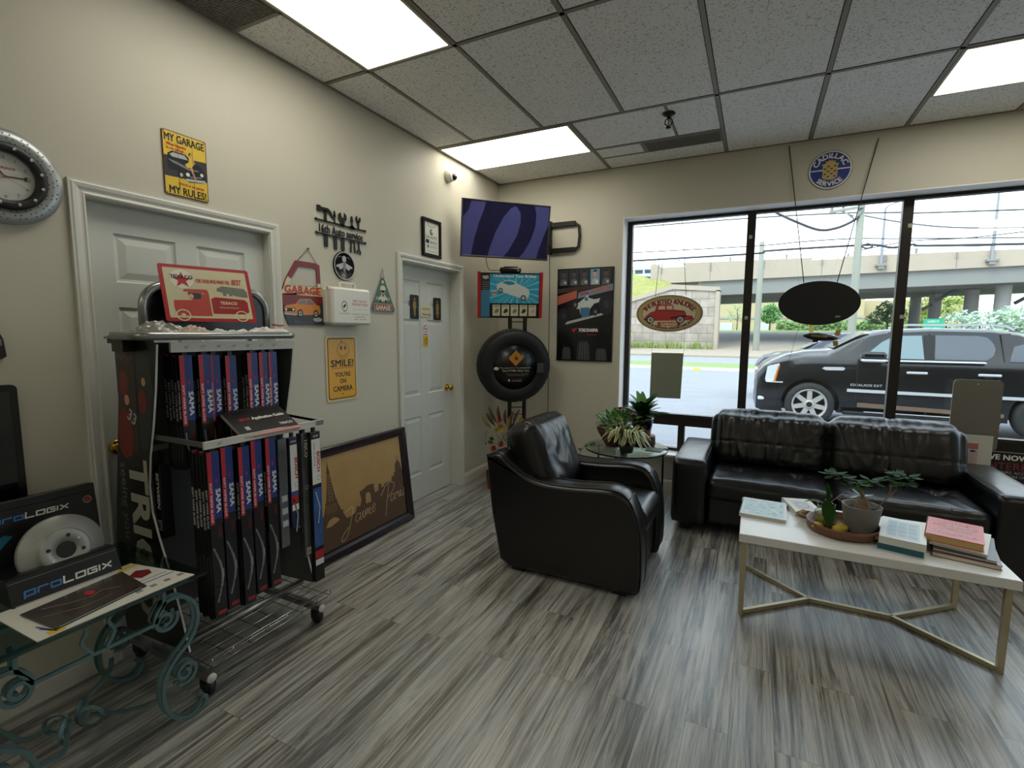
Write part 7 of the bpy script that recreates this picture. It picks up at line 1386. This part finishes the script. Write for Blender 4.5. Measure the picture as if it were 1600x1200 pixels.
for k in range(24):
    a = k*15; x1_, y1_ = cxp+.26*cos(R(a)), cyp+.26*sin(R(a)); x2_, y2_ = cxp+.26*cos(R(a+4)), cyp+.26*sin(R(a+4)); cl = lambda x, y: (max(-w/2+.10, min(w/2-.02, x)), max(-h/2+.14, min(h/2-.05, y))); b.poly([(cxp, cyp), cl(x1_, y1_), cl(x2_, y2_)], PL2, fr, .0009)
b.text('Understand Your Brakes', .045, h/2-.04, .026, WHT, fr, .002, width=.40, bold=.03)
b.poly([(-.13, .08), (-.125, .11), (-.08, .125), (-.04, .145), (.03, .14), (.07, .11), (.13, .085), (.175, .06), (.185, .02), (.17, -.02), (.14, -.035), (.06, -.01), (-.06, .03), (-.12, .05)], mat('poster_car_white', '#cfd8d2', rough=.35), fr, .0014); b.poly([(-.075, .118), (-.04, .138), (.02, .132), (.05, .108), (-.01, .098)], TEAL, fr, .0018)
for px, py, q in ((.125, -.02, .026), (-.09, .05, .02)): b.ell(px, py, q, q*1.1, DGR, fr, .0018, 18); b.ell(px, py, q*.6, q*.7, LGR, fr, .0022, 14)
b.rect(-.17, -.13, .0, .05, LGR, fr, .0014); b.rect(-.165, -.135, .02, .03, RED, fr, .0018)
for k in range(5): x = -.165+k*.086; b.rect(x, x+.072, -h/2+.02, -h/2+.125, CRM, fr, .0014); b.poly([(x+.015, -h/2+.05), (x+.03, -h/2+.085), (x+.055, -h/2+.09), (x+.06, -h/2+.06), (x+.035, -h/2+.045)], (GRY, DGR, GRY, DGR, LGR)[k], fr, .0018); b.rect(x+.01, x+.06, -h/2+.108, -h/2+.114, DGR, fr, .0018)
b.build('printed_panel', parent=t)
b = MB(); p = fr(.02, h/2+.035, -.03); b.box(-.10, .10, h/2, h/2+.05, -.07, .0, mat('black_plastic'), fr, bev=.012); b.box(-.06, .07, h/2+.05, h/2+.058, -.05, -.02, mat('black_plastic'), fr, bev=.003); b.ell(.07, h/2+.025, .01, .01, GRY, fr, .001, 14); tag(b.build('set_top_box'), 'small black media box lying on top of the brakes panel under the television', 'media player')
# racing poster on the window wall
t = thing('racing_poster', 'tall dark racing poster with a formula car and YOKOHAMA lettering left of the window', 'poster', (.965, 0, 1.198)); fr = BW(.965, 1.655, -.012); w, h = .575, .915; b = MB(); b.box(-w/2, w/2, -h/2, h/2, -.010, 0, BLK, fr); DK = mat('poster_dark', '#0f1013', rough=.25, coat=.3); b.rect(-w/2+.006, w/2-.006, -h/2+.006, h/2-.006, DK, fr, .0006)
for k in range(5):
    x = -w/2+.02+k*.108; m_ = mat('portrait_slate' if k != 3 else 'portrait_blue', '#2b3038' if k != 3 else '#6c9cc0', rough=.4); b.rect(x, x+.092, h/2-.165, h/2-.015, m_, fr, .001); sk = mat('portrait_dim', '#4b4548', rough=.5) if k != 3 else SKN
    b.ell(x+.046, h/2-.062, .022, .03, sk, fr, .0014, 16); b.poly([(x+.024, h/2-.05), (x+.03, h/2-.025), (x+.062, h/2-.025), (x+.068, h/2-.05), (x+.06, h/2-.042), (x+.032, h/2-.042)], BLK, fr, .0018); b.poly([(x+.01, h/2-.165), (x+.018, h/2-.115), (x+.046, h/2-.10), (x+.078, h/2-.115), (x+.084, h/2-.165)], mat('overall_grey', '#5a6068', rough=.5) if k != 3 else LGR, fr, .0014); b.rect(x+.05, x+.075, h/2-.15, h/2-.125, LGR if k != 3 else WHT, fr, .0018)
PO = mat('banner_orange', '#b5614a', rough=.4, var=.15); b.poly([(-w/2+.006, .19), (-.08, .24), (-.08, .165), (-w/2+.006, .10)], PO, fr, .001); b.poly([(-.07, .16), (-.06, .22), (w/2-.006, .295), (w/2-.006, .235)], mat('banner_blue', '#6d8ca8', rough=.4), fr, .001); b.poly([(-w/2+.006, .26), (w/2-.006, .30), (w/2-.006, .285), (-.1, .235), (-w/2+.006, .215)], mat('crowd_brown', '#3b2a26', rough=.5, var=.4, vscale=30), fr, .0008)
b.text('Gran', -.0, .195, .04, RED, fr, .0014, rot=.1, width=.09, bold=.03); b.text('wurline', .17, .225, .055, PO, fr, .0014, rot=.16, width=.21, bold=.03)
FB = mat('race_car_blue', '#3f7396', rough=.35); FW = mat('race_car_white', '#c9cfcf', rough=.35)
b.poly([(-.13, .09), (-.05, .125), (.0, .165), (.03, .20), (.045, .165), (.10, .15), (.20, .17), (.22, .14), (.10, .11), (.06, .06), (.04, .02), (-.04, .01), (-.05, .06), (-.12, .06)], FW, fr, .0018); b.poly([(-.04, .07), (.05, .075), (.06, .03), (.05, -.02), (-.02, -.025), (-.04, .02)], FB, fr, .0022); b.poly([(-.2, -.07), (.235, .03), (.24, .01), (-.19, -.095)], LGR, fr, .0022)
for px, py, rx, ry in ((-.22, -.01, .062, .08), (.215, .10, .068, .105), (-.10, .10, .035, .045), (.11, .03, .03, .04)): b.ell(px, py, rx, ry, mat('race_tyre_navy', '#191d2b', rough=.4), fr, .0026, 26); b.ell(px+.005, py, rx*.4, ry*.4, GRY if rx < .05 else DGR, fr, .003, 16)
b.ell(.02, .155, .018, .02, FB, fr, .003, 14)
b.text('YOKOHAMA', .045, -.165, .034, WHT, fr, .0012, width=.20, bold=.03); b.poly([(-.13, -.13), (-.105, -.14), (-.09, -.13), (-.065, -.13), (-.095, -.155), (-.10, -.17), (-.12, -.17), (-.115, -.155)], RED, fr, .0012); b.text('Motorsport', .08, -.20, .018, RED, fr, .0012, width=.10, shear=.3)
for cx_, ww, hh_ in ((-.18, .10, .13), (0, .14, .19), (.18, .12, .12)):
    y0_ = -h/2+.012; b.poly([(cx_-ww/2, y0_), (cx_-ww*.46, y0_+hh_*.75), (cx_-ww*.3, y0_+hh_), (cx_+ww*.3, y0_+hh_), (cx_+ww*.46, y0_+hh_*.75), (cx_+ww/2, y0_)], DGR, fr, .001)
    for q in range(4): b.line([(cx_+ww*(-.3+.2*q), y0_+.005), (cx_+ww*(-.24+.16*q), y0_+hh_*.9)], .004, GRY, fr, .0014)
b.build('printed_sheet', parent=t)
b = MB(); p = atY(891, 688, 0); b.box(p.x-.035, p.x+.035, -.006, 0, p.z-.06, p.z+.06, mat('ivory_plastic', '#cfc8a9', rough=.4), bev=.002); tag(b.build('wall_outlet'), 'ivory wall outlet plate behind the armchair on the window wall', 'outlet')
# dried flower arrangement behind the armchair
t = thing('autumn_bouquet', 'autumn flower arrangement in a handled basket behind the armchair in the corner', 'flower arrangement', (.50, -.66, .063)); c = (.50, -.66)
b = MB(); b.lathe([(0, .063), (.07, .065), (.085, .15), (.10, .26), (.09, .26), (0, .24)], mat('basket_tan', '#7c5a3a', rough=.85, bump=1., bscale=80, var=.3), c=(*c, 0), n=24); b.build('basket', parent=t)
b = MB(); b.tube(smooth_path([(c[0]-.095, c[1]-.03, .25), (c[0]-.12, c[1]-.03, .40), (c[0]-.07, c[1]-.02, .52), (c[0]+.03, c[1], .60), (c[0]+.10, c[1], .56)], 6), .006, mat('pale_cane', '#a09a8c', rough=.6), n=6); b.build('basket_handle', parent=t)
rnd = random.Random(77); YF_ = mat('yellow_petal', '#c9aa3a', rough=.5, var=.2); OF = mat('rust_petal', '#a8461f', rough=.5, var=.25); BF = mat('brown_leaf', '#4e3a28', rough=.6, var=.4); TF = mat('tan_leaf', '#8f7350', rough=.6, var=.2)
def mum(px, py, dist, rad, m_, n=26):
    p = atY(px, py, dist); b = MB()
    for k in range(n): a = k*2.39996; e = rnd.uniform(-.3, .9); d = Vector((cos(a), -.8*abs(sin(a))*.5-.35, sin(a)*.9+e*.2)).normalized(); leaf(b, p, p+d*rad*rnd.uniform(.7, 1), rad*.16, m_, n=3)
    b.build('flower', parent=t)
mum(783, 668, -.76, .055, YF_); mum(776, 673, -.75, .035, YF_); mum(815, 655, -.68, .04, YF_); mum(781, 656, -.72, .05, OF); mum(772, 700, -.75, .05, OF); mum(784, 694, -.76, .05, OF); mum(790, 702, -.74, .045, OF)
for px, py, qx, qy, m_ in ((790, 690, 764, 636, BF), (788, 690, 778, 634, BF), (790, 690, 790, 640, BF), (792, 690, 802, 642, BF), (785, 690, 753, 652, TF), (790, 690, 760, 645, BF), (792, 690, 830, 657, BF), (790, 690, 812, 640, BF), (795, 690, 803, 660, LF), (780, 690, 765, 684, LF), (782, 695, 762, 690, BF), (790, 695, 797, 650, TF)):
    A = atY(px, py, -.68); B = atY(qx, qy, -.70); b = MB(); M = (A*.45+B*.55); b.tube([A, M], .002, BK, n=4); leaf(b, M, B, .018, m_, up=Vector((0, -1, .3)), droop=.1, n=5); b.build('leaf', parent=t)
b = MB(); b.tube(smooth_path([atY(785, 690, -.68), atY(765, 672, -.68), atY(760, 680, -.68), atY(759, 692, -.68)], 6), .002, BK, n=4); b.sphere(atY(759, 693, -.68), .009, BF, 8, 6); b.build('twig', parent=t)
# ================================================================== HANGING SIGNS IN THE WINDOW
STG = mat('hanging_string', '#4c4944', rough=.8); GY = .115
t = thing('oval_sign', 'oval THE BUSTED KNUCKLE GARAGE sign with a red hot rod hanging in the window', 'sign', (1.755, GY, 1.48)); fr = BW(1.752, 1.665, GY-.004); a_, b__ = .302, .172
OVC = mat('oval_tan', '#b59d6c', rough=.4, var=.08); OVI = mat('oval_inner_cream', '#cfc2a3', rough=.4, var=.06); OVR = mat('hotrod_red', '#a8322c', rough=.35)
b = MB(); b.prism([(a_*cos(R(q)), b__*sin(R(q))) for q in range(0, 360, 6)], -.004, 0, mat('oval_back', '#3a2f24', rough=.5), fr=fr); b.ell(0, 0, a_*.985, b__*.98, OVC, fr, .0006, 60); b.ring(0, 0, a_*.955, b__*.94, a_*.94, b__*.92, BLK, fr, .001, 60); b.ell(0, 0, a_*.80, b__*.80, OVI, fr, .001, 50); b.ring(0, 0, a_*.81, b__*.82, a_*.80, b__*.80, BLK, fr, .0014, 60)
b.text('THE BUSTED KNUCKLE', 0, 0, .042, MAR, fr, .002, bold=.045, arc=(0, -.012, a_*.72, b__*.60, 162, 18)); b.text('REPAIR & DESPAIR UNDER ONE ROOF', 0, 0, .020, BLK, fr, .002, arc=(0, .01, a_*.82, b__*.90, 203, 337), bold=.04)
b.rect(-.10, .11, -.115, -.080, OVR, fr, .0018); b.text('GARAGE', .005, -.110, .025, CRM, fr, .0022, width=.15, bold=.04)
hr_ = lambda q: [(x*1.12, -.07+(y+.07)*1.18) for x, y in q]
b.poly(hr_([(-.205, -.062), (-.19, -.03), (-.15, .0), (-.115, .01), (-.105, .045), (-.09, .06), (.02, .062), (.035, .05), (.04, .02), (.12, .012), (.135, -.0), (.14, -.025), (.19, -.03), (.195, -.055), (.16, -.065), (-.10, -.068)]), OVR, fr, .0018); b.poly(hr_([(-.088, .022), (-.082, .05), (-.03, .05), (-.03, .022)]), OVI, fr, .0022); b.poly(hr_([(-.018, .022), (-.018, .05), (.025, .05), (.032, .022)]), OVI, fr, .0022); b.line(hr_([(-.10, .012), (.12, .004)]), .003, BLK, fr, .0024); b.line(hr_([(.02, -.045), (.14, -.03)]), .014, BLK, fr, .0021)
for px in (-.165, .105): b.ell(px, -.058, .038, .034, BLK, fr, .0022, 20); b.ell(px, -.058, .027, .024, WHT, fr, .0026, 18); b.ell(px, -.058, .018, .016, DGR, fr, .003, 14); b.ell(px, -.058, .008, .007, LGR, fr, .0034, 10)
b.build('printed_board', parent=t)
for (px, py), (qx, qy) in (((1038, 337), (1024, 463)), ((1066, 334), (1072, 461))): A, B = atY(px, py, GY), atY(qx, qy, GY); A.z = WZ1-.006; b = MB(); b.tube([A, B], .0022, STG, n=4); b.build('string', parent=t)
A, B, Cc, D = atY(1018, 551, GY), atY(1068, 552, GY), atY(1063, 623, GY), atY(1015, 621, GY); t = thing('blank_board', 'plain grey green rectangular board hung below the oval garage sign', 'sign', ((A.x+B.x)/2, GY, D.z)); BB = mat('board_back_grey', '#7d8371', rough=.6, var=.04)
b = MB(); b.add([A, B, Cc, D]+[v+Vector((0, .006, 0)) for v in (A, B, Cc, D)], [(3, 2, 1, 0), (4, 5, 6, 7), (0, 1, 5, 4), (1, 2, 6, 5), (2, 3, 7, 6), (3, 0, 4, 7)], BB); b.build('board', parent=t)
for (px, py), Z_ in (((1020, 517), A), ((1070, 515), B)): b = MB(); b.tube([atY(px, py, GY), Z_], .0012, STG, n=4); b.build('string', parent=t)
HY = -.05; t = thing('oval_sign', 'large black oval sign seen from behind hanging before the middle window', 'sign', (2.95, HY, 1.55)); A, B = atY(1216, 478, HY), atY(1345, 475, HY); T_, Bo = atY(1280, 439, HY), atY(1281, 508, HY); cx_, cz_ = (A.x+B.x)/2, (T_.z+Bo.z)/2; ra, rb = (B.x-A.x)/2, (T_.z-Bo.z)/2; fr = BW(cx_, cz_, HY)
b = MB(); b.prism([(ra*cos(R(q)), rb*sin(R(q))) for q in range(0, 360, 5)], -.02, 0, mat('matt_black_board', '#060606', rough=.7), fr=fr); b.build('board', parent=t)
b = MB(); b.rect(.12, .155, -.115, -.10, GRY, fr, .001); b.build('small_sticker', parent=t)
for (px, py), (qx, qy) in (((1233, 228), (1256, 442)), ((1373, 216), (1308, 441))): A, B = atY(px, py, -.004), atY(qx, qy, HY+.01); b = MB(); b.tube([A, B], .0035, BLKM, n=5); b.build('chain', parent=t)
t = thing('model_airship', 'small black and gold model airship hanging below the black oval sign', 'model airship', (2.93, HY, 1.42)); A, B = atY(1254, 524, HY), atY(1311, 529, HY); d = (B-A).normalized(); L = (B-A).length; AB = mat('airship_black', '#17140f', rough=.35); AG = mat('airship_gold', '#b79a53', rough=.35, metal=.5)
b = MB(); fr = Fr(A, d.orthogonal(), d.cross(d.orthogonal())); fr.w = d; b.lathe([(.0, 0), (.012, L*.04), (.026, L*.18), (.034, L*.4), (.032, L*.6), (.022, L*.82), (.010, L*.95), (0, L)], AB, fr=fr, n=20); b.build('hull', parent=t)
b = MB(); b.text('GOODYEAR', .0, -.006, .014, AG, Fr(A+d*L*.45+Vector((0, -.036, .004)), d, (0, 0, 1)), .0, width=.11, bold=.03); b.build('lettering', parent=t)
for q in range(4): a = R(45+90*q); nn = (d.orthogonal()*cos(a)+d.cross(d.orthogonal())*sin(a)); b = MB(); o = A+d*L*.84; s_ = d.cross(nn)*.002; b.add([o+nn*.018-s_, o+d*.035+nn*.012-s_, o+d*.045+nn*.045-s_, o+d*.012+nn*.045-s_, o+nn*.018+s_, o+d*.035+nn*.012+s_, o+d*.045+nn*.045+s_, o+d*.012+nn*.045+s_], [(0, 1, 2, 3), (7, 6, 5, 4), (0, 4, 5, 1), (1, 5, 6, 2), (2, 6, 7, 3), (3, 7, 4, 0)], AG); b.build('tail_fin', parent=t)
b = MB(); o = A+d*L*.36-Vector((0, 0, .04)); b.box(o.x-.02, o.x+.02, o.y-.008, o.y+.008, o.z-.006, o.z+.010, AB, bev=.002); b.build('gondola', parent=t)
b = MB(); b.tube([atY(1268, 506, HY), A+d*L*.3+Vector((0, 0, .025))], .0012, AG, n=4); b.build('string', parent=t)
b = MB(); b.tube([atY(1249, 507, HY), atY(1228, 580, HY), atY(1204, 665, HY)], .0012, STG, n=4); tag(b.build('loose_string'), 'loose thin string trailing down from the left side of the black oval sign', 'string')
# CADILLAC SERVICE roundel
t = thing('round_sign', 'round blue and white CADILLAC SERVICE sign on the wall above the window', 'sign', (2.952, 0, 2.62)); fr = BW(2.952, 2.768, -.004); r = .15; NB = mat('roundel_navy', '#2a3c86', rough=.35); GC = mat('crest_gold', '#c8ab5c', rough=.35)
b = MB(); b.lathe([(r, -.004), (r, 0), (0, 0)], mat('roundel_rim', '#a7a8a6', rough=.35), fr=fr, n=60); b.ell(0, 0, r*.95, r*.95, WHT, fr, .0006, 50); b.ell(0, 0, r*.89, r*.89, NB, fr, .001, 50); b.rect(-r*.88, r*.88, -.003, .006, WHT, fr, .0014)
b.text('CADILLAC', 0, 0, .040, WHT, fr, .0016, arc=(0, -.002, r*.60, r*.60, 163, 17), bold=.03); b.text('SERVICE', 0, 0, .036, WHT, fr, .0016, arc=(0, .0, r*.82, r*.82, 222, 318), bold=.03); b.text('AUTHORIZED', 0, -.078, .010, WHT, fr, .0018, width=.08)
b.poly([(-.05, -.062), (-.05, .03), (-.058, .045), (-.03, .05), (.03, .05), (.058, .045), (.05, .03), (.05, -.062), (0, -.07)], GC, fr, .0018); b.poly([(-.03, .05), (-.034, .07), (-.018, .062), (-.01, .078), (0, .066), (.01, .078), (.018, .062), (.034, .07), (.03, .05)], GC, fr, .002)
for i in range(4):
    for j in range(5):
        if (i+j) % 2: b.rect(-.042+i*.022, -.026+i*.022, -.055+j*.019, -.044+j*.019, NB, fr, .0022)
b.build('printed_disc', parent=t)
# signs low in the right bay
PY_ = .12; A, B = atY(1490, 598, PY_), atY(1569, 600, PY_); Z1_ = atY(1530, 594, PY_).z; Z0_ = atY(1545, 704, PY_).z; fr = BW((A.x+B.x)/2, Z0_, PY_); w = B.x-A.x; h = Z1_-Z0_
b = MB(); b.prism(rrect(-w/2, w/2, 0, h, .03), -.004, 0, mat('sign_back_taupe', '#77736a', rough=.45, metal=.3, var=.05), fr=fr, mside=mat('sign_pale_edge')); b.ell(0, h-.03, .006, .004, WHT, fr, .0006, 12); tag(b.build('blank_sign'), 'tall taupe metal sign seen from behind in the right window bay above the sofa arm', 'sign')
PY2 = .10; A, B = atY(1478, 676, PY2), atY(1553, 679, PY2); fr = BW((A.x+B.x)/2, A.z, PY2); w = B.x-A.x; b = MB(); b.box(-w/2, w/2, -.30, 0, -.002, 0, mat('white_paper', '#c4c0b6', rough=.6), fr); b.rect(-w/2+.02, w/2-.08, -.11, -.065, mat('faded_red', '#a8675c', rough=.5), fr, .0006); b.rect(-w/2+.02, w/2-.08, -.24, -.115, mat('faded_pink', '#b9a49c', rough=.5), fr, .0006); b.ell(w/2-.11, -.125, .018, .009, BLU, fr, .001, 14)
for k in range(5): b.rect(-w/2+.03, w/2-.10, -.15-k*.018, -.147-k*.018, GRY, fr, .001)
tag(b.build('paper_notice'), 'white paper notice with a faded red header standing below the taupe sign', 'notice')
PY3 = .14; A = atY(1549, 704, PY3); fr = BW(A.x, A.z, PY3); b = MB(); b.box(-.02, .80, -.33, 0, -.003, 0, PBK, fr); b.rect(-.02, .80, -.006, -.002, LGR, fr, .0006); b.text('LIVE NOW, PAY LATER', -.045, -.062, .04, WHT, fr, .001, width=.56, al='L', bold=.03); b.text('INTEREST FREE', -.03, -.135, .055, mat('dull_red_ink', '#8c2f35', rough=.4), fr, .001, width=.50, al='L'); b.text('REPAIRS, ACCESSORIES', .02, -.165, .02, LGR, fr, .001, width=.30, al='L'); b.text('AND MORE ON', .03, -.195, .02, LGR, fr, .001, width=.18, al='L'); b.ell(.26, -.30, .09, .05, GRY, fr, .001, 20)
tag(b.build('finance_poster'), 'black LIVE NOW, PAY LATER poster in the low window band at the right edge', 'poster')
